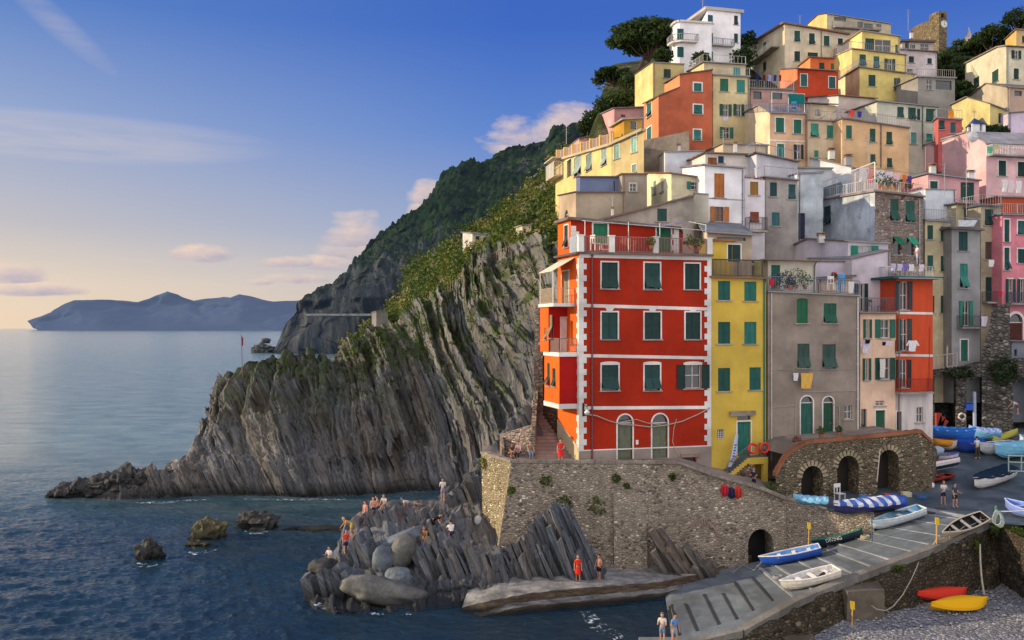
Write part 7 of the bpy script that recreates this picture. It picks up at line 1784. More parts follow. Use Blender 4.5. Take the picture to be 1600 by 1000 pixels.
def person(label, loc, po='stand', rz=0, top=None, low=None, hair=(.03, .02, .015), long=0, kind='shorts', skin_=SK, sc_=1.0, group=None, tilt=0):
    ms = body_meshes(po)
    o = bpy.data.objects.new('person', ms['body']); col.objects.link(o); o.location = loc; o.rotation_euler = (0, 0, rz); o.scale = (sc_,)*3
    o.material_slots[0].link = 'OBJECT'; o.material_slots[0].material = plain(skin_, .6, .3)
    tag(o, label, 'person', group)
    def ch(nm, me, m):
        c_ = bpy.data.objects.new(nm, me); col.objects.link(c_); c_.parent = o
        if m: c_.material_slots[0].link = 'OBJECT'; c_.material_slots[0].material = m
    if top: ch('shirt', ms['shirt'], fabric(top))
    if low: ch(kind, ms[kind], fabric(low))
    ch('hair', ms['hair%d' % long], plain(hair, .7)); ch('eyes', ms['eyes'], None)
    return o
PI = math.pi
def rk(px, py): 
    h_ = cast(B_rock, px, py); return (h_ if h_ is not None else at(px, py, 70))
lz = lambda px, py, D: at(px, py, D)
# facing: rz=0 looks away (+y), PI looks to the camera, PI/2 looks left (-x), -PI/2 right
person('woman in a white top and denim shorts at the bottom edge, left of the pair', Vector((at(1035, 998, 54.2).x, 54.2, landz+.05)), 'hold', PI-.3, (.66, .6, .55), (.15, .25, .4), (.2, .14, .08), 0)
person('man in a light blue shirt and pale shorts standing at the slipway foot', Vector((at(1054, 999, 54.0).x, 54.0, landz+.05)), 'stand', PI+.5, (.14, .3, .6), (.35, .42, .5), (.02, .015, .01))
q = on(B_quay, 903, 908); person('person wrapped in a bright red towel standing on the quay ledge', q, 'stand', PI, (.75, .04, .02), (.75, .04, .02), (.3, .2, .12), 0, 'skirt')
person('man in black shorts with bare chest walking on the quay ledge', on(B_quay, 936, 907), 'relax', PI-.7, None, (.015, .015, .02), skin_=SK2)
person('woman in a white T-shirt and navy shorts on the paving by the boats', on(B_plaza, 1474, 789), 'hold', PI, (.66, .66, .68), (.03, .03, .09), (.15, .1, .06))
person('man in a dark T-shirt and black shorts beside the woman in white', on(B_plaza, 1492, 793), 'relax', PI+.4, (.05, .07, .09), (.02, .025, .035))
person('man in a white T-shirt and olive trousers working at the boats', on(B_plaza, 1527, 717), 'hold', .2, (.6, .68, .66), (.07, .06, .04), kind='trousers', sc_=1.08)
person('small figure in a pale shirt climbing on the far covered boat', at(1590, 648, 91), 'bend', 1.6, (.6, .6, .6), (.2, .1, .1))
person('person in white hanging laundry on the red and white house roof', at(1433, 414, 84), 'relax', PI/2, (.62, .6, .7), (.5, .5, .6), kind='trousers', sc_=1.0)
person('person in navy clothes at the green cellar door of the yellow house', at(1178, 766, 73.2), 'hold', PI-.5, (.02, .03, .1), (.02, .02, .06), kind='trousers', hair=(.35, .14, .05), sc_=.95)
person('woman in a red dress with black hair at the top of the retaining wall', at(876, 723, 71.6), 'relax', PI, (.75, .03, .03), (.75, .03, .03), (.012, .01, .01), 1, 'skirt')
gt = 'people resting in the terrace corner'
person('person in a pink top sitting hunched against the terrace wall', at(811, 716, 73.0)+Vector((0, 0, .35)), 'sit', PI-.4, (.5, .33, .36), (.03, .03, .05), kind='trousers', group=gt)
person('bare legged person lounging on the terrace floor nearest the stone wall end', at(797, 716, 72.6)+Vector((0, 0, .25)), 'crouch', PI+.6, (.1, .06, .05), (.2, .15, .12), group=gt, skin_=SK2)
person('person in light blue jeans sitting nearest the stairway foot', at(828, 714, 73.2)+Vector((0, 0, .3)), 'sit', PI+.2, (.3, .2, .16), (.25, .35, .5), kind='trousers', group=gt)
person('person in a dark shirt crouching behind the group in the terrace corner', at(820, 702, 74.4)+Vector((0, 0, .35)), 'crouch', PI, (.12, .06, .06), (.1, .08, .1), group=gt)
gr = 'bathers on the rocky point'
person('man in a white shirt and lavender shorts standing alone by the rock steps', rk(692, 783), 'hold', PI, (.7, .7, .66), (.3, .28, .55), sc_=1.05, group=gr)
person('shirtless man in pale blue trunks standing left on the upper rock', rk(571, 819), 'stand', PI-.6, None, (.4, .5, .65), group=gr, skin_=(.6, .28, .2))
person('shirtless man in black trunks standing behind the seated pair', rk(583, 812), 'relax', PI+.3, None, (.015, .015, .02), group=gr, skin_=(.6, .32, .24))
person('bather with bare shoulders sitting on the upper rock, left of the orange one', rk(592, 800)+Vector((0, 0, .35)), 'sit', PI/2, None, (.3, .1, .1), (.06, .03, .02), group=gr)
person('bather in an orange swimsuit sitting at the right of the upper group', rk(601, 798)+Vector((0, 0, .35)), 'sit', PI-.3, (.65, .6, .6), (.75, .22, .05), (.2, .1, .05), group=gr)
person('sunbather lying on the flat shelf with blue cap, right of the upper group', rk(640, 791)+Vector((0, 0, .15)), 'lie', -PI/2, (.6, .55, .55), (.2, .2, .25), (.05, .2, .35), group=gr)
person('blond woman bending forward above the water', rk(549, 838), 'bend', PI/2+.3, (.6, .3, .1), (.65, .5, .1), (.65, .4, .12), 1, group=gr)
person('man in a red shirt and navy shorts standing at the left tip', rk(541, 866), 'stand', PI+.2, (.7, .05, .04), (.03, .04, .15), (.1, .15, .3), group=gr)
person('child in yellow trunks beside the man in red', rk(551, 864), 'hold', PI, None, (.75, .55, .1), sc_=.85, group=gr)
person('slim bather in white standing lowest at the left tip of the rocks', rk(515, 892), 'hold', PI-.4, (.62, .6, .6), (.45, .4, .36), group=gr, sc_=1.0)
person('man in a black shirt bending over his things', rk(676, 834), 'bend', -PI/2-.3, (.012, .012, .014), (.02, .02, .02), kind='trousers', group=gr, sc_=1.1)
person('person in a white top and bright blue shorts sitting on the slab edge', rk(648, 846)+Vector((0, -.2, .3)), 'sit', PI, (.4, .42, .5), (.02, .06, .5), group=gr)
person('woman in a yellow dress sitting on the slab edge', rk(664, 848)+Vector((0, -.2, .3)), 'sit', PI-.2, (.62, .3, .16), (.7, .55, .2), (.4, .18, .08), 1, group=gr)
person('person in a white shirt seen from behind sitting among towels', rk(706, 842)+Vector((0, 0, .3)), 'crouch', .4, (.75, .75, .75), (.03, .04, .15), group=gr, sc_=1.1)

# ================================================================ SMALL THINGS
def cloth(label, px, py, w, h_, D, c, name='towel', group=None, cat='laundry'):
    p = at(px, py, D); w = w/F*D; h_ = h_/F*D; mb = MB(); n = 6
    P = np.array([[(p.x-w/2+w*j/n*(1-.04*i), p.y-.05*math.sin(j*2.1+i)-.02*i, p.z-h_*i/5+.02*math.sin(j*1.7)) for j in range(n+1)] for i in range(6)]); mb.grid(P)
    if name in ('shirt',):
        mb.quad((p.x-w/2, p.y, p.z), (p.x-w*.8, p.y-.03, p.z-h_*.45), (p.x-w*.6, p.y-.03, p.z-h_*.5), (p.x-w*.4, p.y, p.z-h_*.2)); mb.quad((p.x+w/2, p.y, p.z), (p.x+w*.8, p.y-.03, p.z-h_*.45), (p.x+w*.6, p.y-.03, p.z-h_*.5), (p.x+w*.4, p.y, p.z-h_*.2))
    return tag(mb.build(name, fabric(c)), label, cat, group)
def line(label, pts, r=.012, name='clothes_line', c=(.15, .14, .14), cat='line'):
    mb = MB(); mb.tube(pts, r, 5); return tag(mb.build(name, plain(c)), label, cat)
line('clothes line stretched under the windows of the grey tan house', [at(1212, 578, 77.2), at(1245, 580, 77.4), at(1305, 578, 78), at(1338, 578, 78.6)], .015)
cloth('small white cloth on the line of the grey tan house', 1243.5, 583, 8, 12, 77.2, (.7, .7, .72)); cloth('yellow towel with white hem on the line of the grey tan house', 1261, 583, 19, 24, 77.3, (.68, .42, .1))
line('clothes line across the peach house front', [at(1346, 530, 79.6), at(1400, 532, 80.2)], .012)
cloth('large white shirt hanging left on the peach house line', 1353, 532, 11, 20, 79.5, (.66, .62, .72), 'shirt'); cloth('small black garment above the white shirt on the peach house', 1355.5, 531, 8, 6, 79.3, (.01, .01, .015)); cloth('black briefs hanging in the middle of the peach house line', 1381, 534, 6, 6, 79.8, (.01, .01, .015)); cloth('pale lilac top hanging right on the peach house line', 1388, 533, 8, 7, 79.8, (.6, .58, .7))
cloth('big white shirt hanging in front of the red house window', 1426, 532, 13, 17, 80.4, (.72, .72, .76), 'shirt')
cloth('printed white sheet over the lower peach house window', 1379, 561, 9, 29, 80.1, (.68, .64, .6), 'sheet')
cloth('white towel under the brown shutter of the ochre grey house', 1549, 406, 9, 11, 95, (.72, .7, .7)); cloth('white towel on the balcony of the grey tall house', 1538, 494, 10, 16, 93.3, (.68, .64, .72))
lt = 'laundry on the stone house terrace'
for k, (px, w, c, nm, lb) in enumerate([(1350, 16, (.66, .6, .6), 'sheet', 'pale sheet at the left end of the stone house terrace line'), (1361, 12, (.72, .3, .28), 'shirt', 'salmon shirt on the stone house terrace'), (1375, 12, (.75, .72, .75), 'sheet', 'white sheet left of the lilac sheets on the stone house terrace'), (1388, 14, (.66, .6, .7), 'sheet', 'lilac white sheet in the middle of the stone house terrace'), (1400, 12, (.72, .5, .55), 'towel', 'pink towel left of the rainbow cloths on the stone house terrace'), (1413, 6, (.72, .2, .03), 'towel', 'orange stripe of cloth on the stone house terrace'), (1421, 7, (.12, .05, .3), 'towel', 'purple and blue cloth at the right of the stone house terrace')]):
    cloth(lb, px, 262+k*2.2, w, 22, 91.5, c, nm, lt)
line('clothes line over the stone house terrace', [at(1338, 262, 91.6), at(1380, 264, 91.6), at(1432, 272, 91.6)], .02)
for k, (px, c, lb) in enumerate([(1396, (.5, .48, .66), 'pale violet towel on the red and white house roof rail'), (1406, (.55, .52, .7), 'lilac towel on the red and white house roof rail'), (1415, (.22, .16, .5), 'purple towel on the red and white house roof rail'), (1424, (.72, .7, .74), 'white towel on the red and white house roof rail'), (1440, (.66, .62, .66), 'grey white towel beside the person on the roof')]):
    cloth(lb, px, 412+.3*k, 8, 11, 80.3, c)
for k, (px, py, c, lb) in enumerate([(1570, 281, (.72, .7, .68), 'white towel below the big pink house window'), (1580, 282, (.7, .6, .66), 'pink white towel at the big pink house'), (1592, 283, (.74, .72, .72), 'white shirt at the right edge, big pink house')]): cloth(lb, px, py, 9, 19, 95, c)
for k, (px, w, c, lb) in enumerate([(1184, 5, (.02, .03, .15), 'navy cloth at the left of the dark laundry balcony'), (1194, 4, (.15, .02, .03), 'dark red cloth on the laundry balcony'), (1203, 5, (.35, .35, .6), 'lavender cloth on the laundry balcony'), (1211, 5, (.03, .04, .25), 'deep blue cloth on the laundry balcony'), (1219, 4, (.3, .04, .03), 'red cloth at the right of the laundry balcony')]): cloth(lb, px, 117, w, 10, 121, c)
cloth('orange towel on the small red house roof', 1486, 173, 9, 12, 111.5, (.75, .25, .03)); cloth('small lilac cloth under the window of the cream shuttered house', 1134, 182, 9, 7, 117.3, (.6, .5, .66)); cloth('green towel on the big pink house balcony', 1547, 229, 8, 11, 96.5, (.1, .45, .28)); cloth('lime cloth on the big pink house balcony', 1557, 226, 4, 8, 96.5, (.5, .6, .05))
cloth('red towel on the orange row house terrace', 1331, 172, 8, 11, 108.5, (.65, .08, .06)); cloth('navy towel on the orange row house terrace', 1343, 174, 7, 10, 108.5, (.05, .06, .25)); cloth('white blanket on the grey tall house roof rail', 1512, 344, 30, 10, 94, (.55, .6, .64), 'blanket')
cloth('red cloth at the left end of the plant terrace', 1206, 437, 9, 9, 76.6, (.55, .03, .06)); cloth('white sheet at the right end of the plant terrace', 1330, 440, 9, 18, 78.6, (.7, .7, .68), 'sheet')
cloth('blue towel spread over the rocks at the left tip', 503, 893, 24, 12, 68, (.1, .35, .7), 'towel', None, 'towel'); cloth('bright red towel at the railing of the ochre grey house', 1563, 455, 6, 7, 95, (.65, .02, .06))
boulder('bag', rk(747, 819)+Vector((0, 0, .3)), (.3, .22, .36), 41, fabric((.5, .5, .52)), 'white bag resting on the rocks left of the sunlit wall', 'bag', amp=.08, det=3)
for (px, py, c, lb) in ((1132, 766, (.55, .03, .05), 'crimson rucksack at the left on the wall beside the yellow steps'), (1143, 770, (.03, .03, .09), 'dark navy bag between the two red rucksacks'), (1153, 769, (.6, .05, .03), 'red rucksack at the right on the wall beside the yellow steps')):
    p = at(px, py, 70.9); rt = empty('rucksack', p, lb, 'rucksack'); boulder('bag_body', p, (.3, .22, .42), px, fabric(c), None, None, amp=.1, det=3).parent = rt; rt.children[0].location = (0, 0, 0)
    for k in ('label', 'category'): 
        if k in rt.children[0]: del rt.children[0][k]
    mb = MB(); mb.tube([p+Vector((-.1, -.2, .3)), p+Vector((-.12, -.26, 0)), p+Vector((-.1, -.2, -.3))], .03, 5); mb.build('strap', fabric(sc3(c, .4)), rt)
    mb = MB(); mb.tube([p+Vector((.1, -.2, .3)), p+Vector((.12, -.26, 0)), p+Vector((.1, -.2, -.3))], .03, 5); mb.build('strap', fabric(sc3(c, .4)), rt)
# lamp and cables on the red house
fr = RH['fr']; u = fr.u(911); z = zat(640, 72)
rt = empty('wall_lamp', fr.pt(u, 0, z), 'black iron wall lamp with white glass on the corner of the red house', 'lamp')
mb = MB(); mb.tube([fr.pt(u, .05, z+.1), fr.pt(u, .3, z+.35), fr.pt(u+.1, .6, z+.25), fr.pt(u+.1, .6, z)], .03, 6); mb.fbox(fr, u-.08, u+.08, .02, .08, z-.5, z+.5); mb.build('bracket', plain((.02, .02, .02)), rt)
mb = MB(); mb.lathe(fr.pt(u+.1, .6, z-.35), [(.06, 0), (.2, .12), (.22, .2), (.08, .36), (.04, .4)], 12); mb.build('lamp_shade', plain((.7, .7, .68), .3), rt)
def sag(a, b, s_, n=14): return [a+(b-a)*(i/n)-Vector((0, 0, s_*math.sin(math.pi*i/n))) for i in range(n+1)]
mb = MB(); A_, B_1, C_1 = fr.pt(fr.u(913), .12, zat(648, 72)), fr.pt(fr.u(1015), .12, zat(667, 73.5)), fr.pt(fr.u(1110), .12, zat(634, 75))
P_ = [fr.pt(fr.u(x), .12, zat(y, fr.p.y+fr.d.y*fr.u(x))) for x, y in ((913, 647), (930, 649), (950, 657), (970, 663), (990, 664), (1015, 667), (1040, 664), (1065, 658), (1090, 647), (1108, 637))]
mb.tube(P_, .045, 6); mb.tube([fr.pt(fr.u(x), .16, zat(y, 73.3)) for x, y in ((965, 659), (980, 657), (993, 655), (1010, 661), (1030, 664))], .035, 5)
tag(mb.build('cable', plain((.4, .33, .28))), 'thick grey cable sagging across the ground floor of the red house', 'cable')
mb = MB(); mb.tube([fr.pt(fr.u(x), .1, zat(y, 74)) for x, y in ((1056, 655), (1052, 670), (1050, 690), (1056, 706), (1064, 718))], .025, 5); tag(mb.build('hose', plain((.6, .4, .3))), 'thin hose running down the red wall beside the right arched door', 'hose')
# plants and furniture on terraces
def potted(px, py, D, r, c, label, flower=None, pot=(.35, .13, .07)):
    p = at(px, py, D); rt = empty('potted_plant', p, label, 'plant'); mb = MB(); mb.lathe(p, [(.14, 0), (.2, .28), (.22, .3), (.18, .3)], 10); mb.build('pot', plain(pot, .8), rt)
    mb = MB(); leaves(mb, p+Vector((0, 0, .3+r*.7)), (r, r*.8, r), int(260*r+30), .085); mb.build('leaves', leafy(c, sc3(c, 1.8)), rt)
    if flower: mb = MB(); leaves(mb, p+Vector((0, -.1, .35+r*.8)), (r, r*.8, r*.8), 26, .07); mb.build('flowers', plain(flower), rt)
for a in [(1214, 452, 77.6, .6, (.04, .08, .03), 'leafy potted plant at the left of the tan house terrace', (.3, .1, .5)), (1228, 451, 77.7, .75, (.08, .11, .05), 'large grey green potted shrub on the tan house terrace'), (1244, 451, 77.9, .85, (.05, .1, .03), 'tall green potted shrub in the middle of the tan house terrace', (.6, .6, .6)), (1258, 452, 78.2, .6, (.05, .1, .02), 'yellowish potted bush beside the terrace wall'), (1235, 453, 77.5, .45, (.04, .07, .05), 'small purple flowering pot on the tan house terrace', (.25, .08, .5)), (1303, 440, 78.5, .3, (.04, .08, .02), 'small red flowering pot on the tan house terrace table', (.7, .02, .02)),
          (1375, 292, 90.3, .7, (.03, .09, .02), 'green potted bush at the corner of the stone house terrace'), (1388, 294, 90.5, .55, (.04, .1, .02), 'second green bush on the stone house terrace', (.6, .2, .1)), (1400, 296, 90.8, .4, (.06, .1, .03), 'small bush under the pink towel, stone house terrace'), (1420, 300, 91, .45, (.09, .09, .04), 'dry looking bush at the right of the stone house terrace'),
          (1283, 684, 74.2, .35, (.05, .09, .03), 'small potted plant on the rampart walk by the arched doors'), (1311, 681, 74.6, .3, (.04, .09, .03), 'tiny potted plant on the rampart walk by the small window'), (1246, 700, 74.2, .4, (.2, .06, .04), 'reddish plant on the brick coping of the rampart'), (1080, 390, 73.2, .5, (.06, .09, .04), 'bushy plant at the right end of the red roof terrace'), (1092, 391, 73.4, .45, (.07, .1, .05), 'second plant at the far right end of the red roof terrace'), (1017, 389, 73.2, .4, (.12, .14, .03), 'yellow green plant between the doors of the red roof terrace')]:
    potted(*a)
def chair(px, py, D, rz, c, label, s_=1.0):
    p = at(px, py, D); rt = empty('chair', p, label, 'chair', rz=rz); M = Matrix.Rotation(rz, 3, 'Z'); m = plain(c, .5)
    def B(nm, bx):
        mb = MB()
        for (cc, ss) in bx: mb.box(p+M @ (Vector(cc)*s_), tuple(v*s_ for v in ss), M)
        o = mb.build(nm, m, None); o.data.transform(Matrix.Translation(-p)); o.data.transform(M.inverted().to_4x4()); o.parent = rt
    B('seat', [((0, 0, .43), (.46, .44, .04))]); B('backrest', [((0, .21, .85), (.46, .04, .22)), ((-.2, .21, .62), (.04, .04, .4)), ((.2, .21, .62), (.04, .04, .4)), ((0, .21, .62), (.05, .03, .3))])
    for sx in (-1, 1):
        for sy in (-1, 1): B('leg', [((sx*.2, sy*.19, .21), (.04, .04, .42))])
chair(1312, 783, 72.3, .4, (.75, .73, .7), 'white plastic chair standing in front of the middle rampart arch', 1.35)
chair(1299, 453, 77.6, 2.6, (.72, .72, .72), 'white chair on the tan house terrace', 1.15); chair(1312, 454, 77.9, 3.4, (.04, .28, .6), 'blue deck chair on the tan house terrace', 1.35); chair(1358, 486, 80.6, 2.8, (.05, .05, .06), 'black iron chair at the left of the peach house balcony'); chair(1377, 487, 80.6, 3.6, (.05, .05, .06), 'black iron chair at the right of the peach house balcony')
chair(930, 391, 73.2, 2.2, (.75, .73, .7), 'white folding chair on the red roof terrace', 1.2); chair(1240, 176, 110.5, 3, (.03, .2, .5), 'blue deck chair under the teal awning', 1.3)
mb = MB(); p = at(946, 391, 73); mb.box(p+Vector((0, 0, .45)), (.75, .5, .05)); mb.box(p+Vector((0, 0, .05)), (.7, .45, .05))
for sx in (-1, 1):
    for sy in (-1, 1): mb.box(p+Vector((sx*.32, sy*.2, .25)), (.05, .05, .45))
tag(mb.build('side_table', plain((.6, .65, .7))), 'small pale table behind the railing of the red roof terrace', 'table')
# antennas
for k, (px, py, D, h_, lb) in enumerate([(1098, 15, 156, 2.2, 'thin mast on the white villa roof'), (1419, 45, 160, 3.5, 'tall antenna mast left of the castle'), (1250, 35, 160, 1.5, 'short rod antenna on the cream hotel like house'), (1130, 232, 98, 2.2, 'antenna pole over the brown door pavilion'), (1357, 246, 104, 2.5, 'antenna above the stone house terrace'), (995, 215, 103.5, 2, 'antenna at the corner of the long yellow row'), (1476, 300, 96, 3.2, 'tall antenna mast behind the pink terrace house'), (1510, 352, 95, 6, 'tall pipe mast rising from the grey tall house roof'), (1240, 170, 119, 3.5, 'antenna behind the teal awning terrace'), (885, 222, 139, 2.6, 'pole on the yellow terraces'), (1446, 262, 100, 2.5, 'antenna right of the stone house'), (957, 328, 86.5, 1.5, 'forked antenna on the weathered gable roof')]):
    p = at(px, py, D); p.z -= .3; mb = MB(); mb.bar(p, p+Vector((0, 0, h_)), .035)
    for j in range(3): mb.bar(p+Vector((-.45+.08*j, 0, h_*(.96-.13*j))), p+Vector((.45-.08*j, .1, h_*(.96-.13*j))), .02)
    tag(mb.build('antenna', plain((.3, .3, .32), .4)), lb, 'antenna')
mb = MB(); c = at(1519, 214, 101); 
for i in range(4):
    for j in range(14):
        a0, a1 = 2*PI*j/14, 2*PI*(j+1)/14; r0, r1 = .6*i/4, .6*(i+1)/4; f_ = lambda r, a: c+Vector((r*math.cos(a), -.3+.5*r*r, r*math.sin(a))); mb.quad(f_(r0, a0), f_(r1, a0), f_(r1, a1), f_(r0, a1))
mb.bar(c+Vector((0, -.2, 0)), c+Vector((.2, -.8, -.1)), .03); mb.bar(c+Vector((0, -.2, 0)), c+Vector((.1, .3, -.6)), .04); tag(mb.build('satellite_dish', plain((.5, .5, .52))), 'grey satellite dish on the big pink house', 'dish')
for a in [(1283, 380, 88, .9, 1.2, (.7, .68, .64), 'white chimney with tiled cap on the pale lilac gable house'), (1299, 249, 108, 1.0, 1.6, (.66, .6, .52), 'cream chimney in front of the pale yellow row house'), (1325, 259, 106.5, 1.1, 1.6, (.4, .4, .42), 'grey chimney in front of the orange row house'), (1149, 238, 98, .5, 1.4, (.72, .68, .62), 'thin cream chimney on the pavilion roof'), (1268, 250, 111, .7, 1.4, (.35, .3, .28), 'dark brick chimney left of the cream chimney'), (1457, 273, 102.6, .9, 1.5, (.7, .7, .68), 'white chimney block right of the stone house terrace'), (1231, 152, 126, .7, 1.4, (.6, .5, .45), 'short chimney beside the orange red house'), (957, 337, 84.5, .35, 1.0, (.7, .68, .62), 'small white pipe chimney on the weathered gable roof'), (1061, 238, 105, .5, 1.2, (.72, .7, .7), 'white chimney on the bluish roof room'), (1424, 60, 155, .7, 1.5, (.7, .65, .6), 'small chimney on the pale pinkish house'), (1516, 280, 103, 1.0, 1.2, (.7, .72, .75), 'white block chimney in front of the big pink house')]:
    chimney(a[0], a[1], a[2], a[3], a[4], a[5], a[6])
# harbour posts, ropes
def signpost(px, py0, py1, D, label, c=(.75, .5, .02)):
    a, b = at(px, py0, D), at(px+1, py1, D); rt = empty('marker_post', a, label, 'post'); mb = MB(); mb.tube([a, b], .035, 6); mb.build('post', plain((.6, .35, .08)), rt)
    mb = MB(); mb.hexa([b+Vector((-.1, -.05, -.05)), b+Vector((.12, -.05, -.1)), b+Vector((.12, .0, -.1)), b+Vector((-.1, 0, -.05))], [b+Vector((-.14, -.05, .42)), b+Vector((.12, -.05, .38)), b+Vector((.12, 0, .38)), b+Vector((-.14, 0, .42))]); mb.build('tag', plain(c, .5), rt)
signpost(1263, 856, 825, 68.3, 'orange post with yellow tag between the blue and the DIVING lettered boats'); signpost(1463, 862, 818, 62.3, 'thin post with a yellow tag at the slipway edge, beside the narrow cream boat'); signpost(1331, 982, 950, 56, 'post with yellow buoy tag at the foot of the slipway wall')
rt = empty('rope_rail', at(1463, 862, 62.4), 'rope handrail on thin posts along the head of the slipway', 'rail')
for (px, y0, y1) in ((1463, 862, 820), (1484, 850, 826), (1507, 838, 815), (1532, 822, 808)): D = float(np.interp(px, [1463, 1532], [62.4, 65])); mb = MB(); mb.tube([at(px, y0, D), at(px, y1, D)], .035, 6); mb.build('post', plain((.3, .3, .28)), rt)
mb = MB(); pr = [at(1448, 860, 62), at(1463, 843, 62.4), at(1484, 833, 63.2), at(1507, 822, 64), at(1532, 812, 65), at(1556, 806, 65.3)]
for a, b in zip(pr[:-1], pr[1:]): mb.tube(sag(a, b, .12, 6), .03, 5)
mb.build('rope', plain((.45, .42, .36), .9), rt)
rt = empty('mooring_post', at(1556, 824, 64.6), 'green wooden post wrapped with coils of pale rope', 'post'); mb = MB(); mb.tube([at(1556, 826, 64.6), at(1556, 790, 64.6)], [.1, .07], 8); mb.build('post', plain((.08, .22, .12)), rt)
mb = MB()
for k in range(5): p = at(1556+k*1.2, 808+k*1.5, 64.4); mb.tube([p+Vector((.28*math.cos(a), -.1+.1*math.sin(a*2), .5*math.sin(a)+.02*k)) for a in np.linspace(0, 2*PI, 14)], .03, 5)
mb.build('rope_coil', plain((.45, .5, .45), .9), rt)
line('white rope stretched from the green post past the right edge', [at(1558, 799, 64.4), at(1580, 799, 64), at(1625, 797, 63.5)], .035, 'rope', (.6, .62, .66), 'rope')
line('slack rope hanging down the slipway wall onto the beach', [at(1440, 862, 61.4), at(1433, 885, 61), at(1424, 905, 60.4), at(1410, 930, 59.5), at(1395, 948, 58.4), at(1384, 954, 57.6), at(1370, 952, 57.2), at(1362, 946, 57.1)], .035, 'rope', (.42, .36, .28), 'rope')
line('thick rope hanging from the upper edge right of the kayaks', [at(1531, 850, 63.8), at(1532, 880, 63.4), at(1534, 905, 63), at(1538, 930, 62.4), at(1545, 945, 61.8)], .06, 'rope', (.5, .46, .38), 'rope')
line('dark blue oar standing at the bow of the pale blue rowing boat', [at(1362, 806, 66.8), at(1362.5, 825, 66.6), at(1363, 846, 66.2)], .045, 'oar', (.04, .08, .14), 'oar')
mb = MB(); mb.tube([at(1523, 670, 92.6), at(1522.5, 612, 92.6)], .16, 10); tag(mb.build('pole', plain((.35, .42, .55))), 'thick pale blue pole in front of the harbour arch', 'pole')
mb = MB(); mb.box(at(1514.5, 636, 92.7), (.75, .3, .6)); mb.box(at(1514.5, 629.5, 92.7), (.85, .4, .06)); tag(mb.build('electric_box', plain((.02, .1, .5))), 'bright blue box fixed beside the pale blue pole', 'box')
torus('life_ring', at(1503, 651, 93.0), .3, .09, (.1, 1, 0), [plain((.75, .75, .75)), plain((.6, .3, .3))], None, 'white life ring hanging on the dark pier between the harbour arches', 'life ring')
mb = MB(); 
for k in range(3): p = at(1466+k*4, 655+k*3, 93.2); mb.box(p, (.5, .4, 1.2-.2*k), Matrix.Rotation(.3*k, 3, 'Y')); 
tag(mb.build('gear_pile', fabric((.35, .06, .05))), 'heap of red and dark fishing gear inside the left harbour arch', 'fishing gear')
# stacked trestle (green frame) at right edge
rt = empty('boat_trestle', at(1590, 738, 75), 'pale green metal boat trestle at the right edge', 'trestle')
for (x0, x1, y) in ((1575, 1612, 712), (1577, 1612, 722), (1578, 1612, 736)): mb = MB(); mb.bar(at(x0, y, 75), at(x1, y+1, 75), .05); mb.build('crossbar', plain((.35, .45, .42)), rt)
for px in (1576, 1596, 1611): mb = MB(); mb.bar(at(px, 737, 75), at(px, 710, 75), .05); mb.build('leg', plain((.35, .45, .42)), rt)
# marks on the paving: round manhole covers
for k, (px, py, lb) in enumerate([(1453, 800, 'lowest left manhole cover'), (1470, 794, 'manhole cover below the woman in white'), (1480, 809, 'manhole cover nearest the rope rail'), (1497, 803, 'manhole cover below the man in dark clothes')]):
    c = on(B_plaza, px, py); mb = MB(); mb.lathe(c+Vector((0, 0, .004)), [(.42, 0), (.42, .02), (.36, .025)], 20); tag(mb.build('manhole_cover', plain((.09, .06, .06), .7)), 'round rusty '+lb+' in the paving', 'manhole cover')
# flag pole on the cliff, path rail, small buildings on the slope
h_ = cast(bcl, 379, 592); h_ = h_ if h_ is not None else at(379, 585, 112)
h_ = at(379, 584, h_.y); rt = empty('flag_pole', h_, 'thin flag pole with a small dark flag on the tip of the cliff', 'flag pole'); mb = MB(); mb.tube([h_-Vector((0, 0, .8)), h_+Vector((-.15, 0, 4.6))], .05, 6); mb.build('pole', plain((.2, .12, .1)), rt)
tp_ = h_+Vector((-.15, 0, 4.5)); mb = MB(); mb.quad(tp_, tp_+Vector((.22, .1, -.3)), tp_+Vector((.2, .1, -1.1)), tp_+Vector((.02, 0, -1.3))); mb.build('flag', fabric((.3, .05, .05)), rt)
def small_house(label, px0, px1, D, yt, yb, wall, roofc, depth=5, wins=()):
    return house('hillside_house', label, (px0, D), (px1, D+1), (yt, yt+1), yb, C=(px0-6, D+depth, yt-2), wall=wall, roof='slab', rc=roofc, wins=wins, oh=.3)
Dh = cast(bsl, 750, 385).y-6
house('white_hut', 'small white concrete hut among the green slope left of the village', (738, Dh), (771, Dh+1), (365, 367), 386, C=(723, Dh+5, 363), wall=(.6, .58, .55), roof='slab', rc=(.3, .28, .26), oh=.3, wins=[('h', 743, 369, 749, 383), ('h', 755, 371, 768, 380)])
Dh = cast(bsl, 824, 366).y-4
house('pale_hut', 'tiny pale hut higher on the slope, close to the village edge', (816, Dh), (830, Dh+.5), (353, 352), 366, C=(806, Dh+4, 356), wall=(.55, .5, .38), roof='slab', rc=(.3, .3, .26), oh=.2, wins=[('h', 818, 357, 822, 364)])
Dh = min(cast(bsl, 596, 502).y-3, 150)
house('stone_bunker', 'low grey concrete ruin on the cliff shoulder above the sea', (588, Dh), (606, Dh+.5), (487, 487), 500, C=(581, Dh+4, 489), wall=(.2, .19, .18), roof='slab', rc=(.2, .2, .19), oh=.1)
mb = MB()
prev = None
for k in range(26):
    s_ = k/25; px = 700+95*s_; py = pl(crest)(px)+1
    a = cast(bcl, px, py+4); a = (a if a is not None else at(px, py, 122))+Vector((0, 0, .2)); mb.bar(a-Vector((0, 0, .5)), a+Vector((0, 0, .8)), .035)
    if prev: mb.bar(prev+Vector((0, 0, .8)), a+Vector((0, 0, .8)), .035)
    prev = a
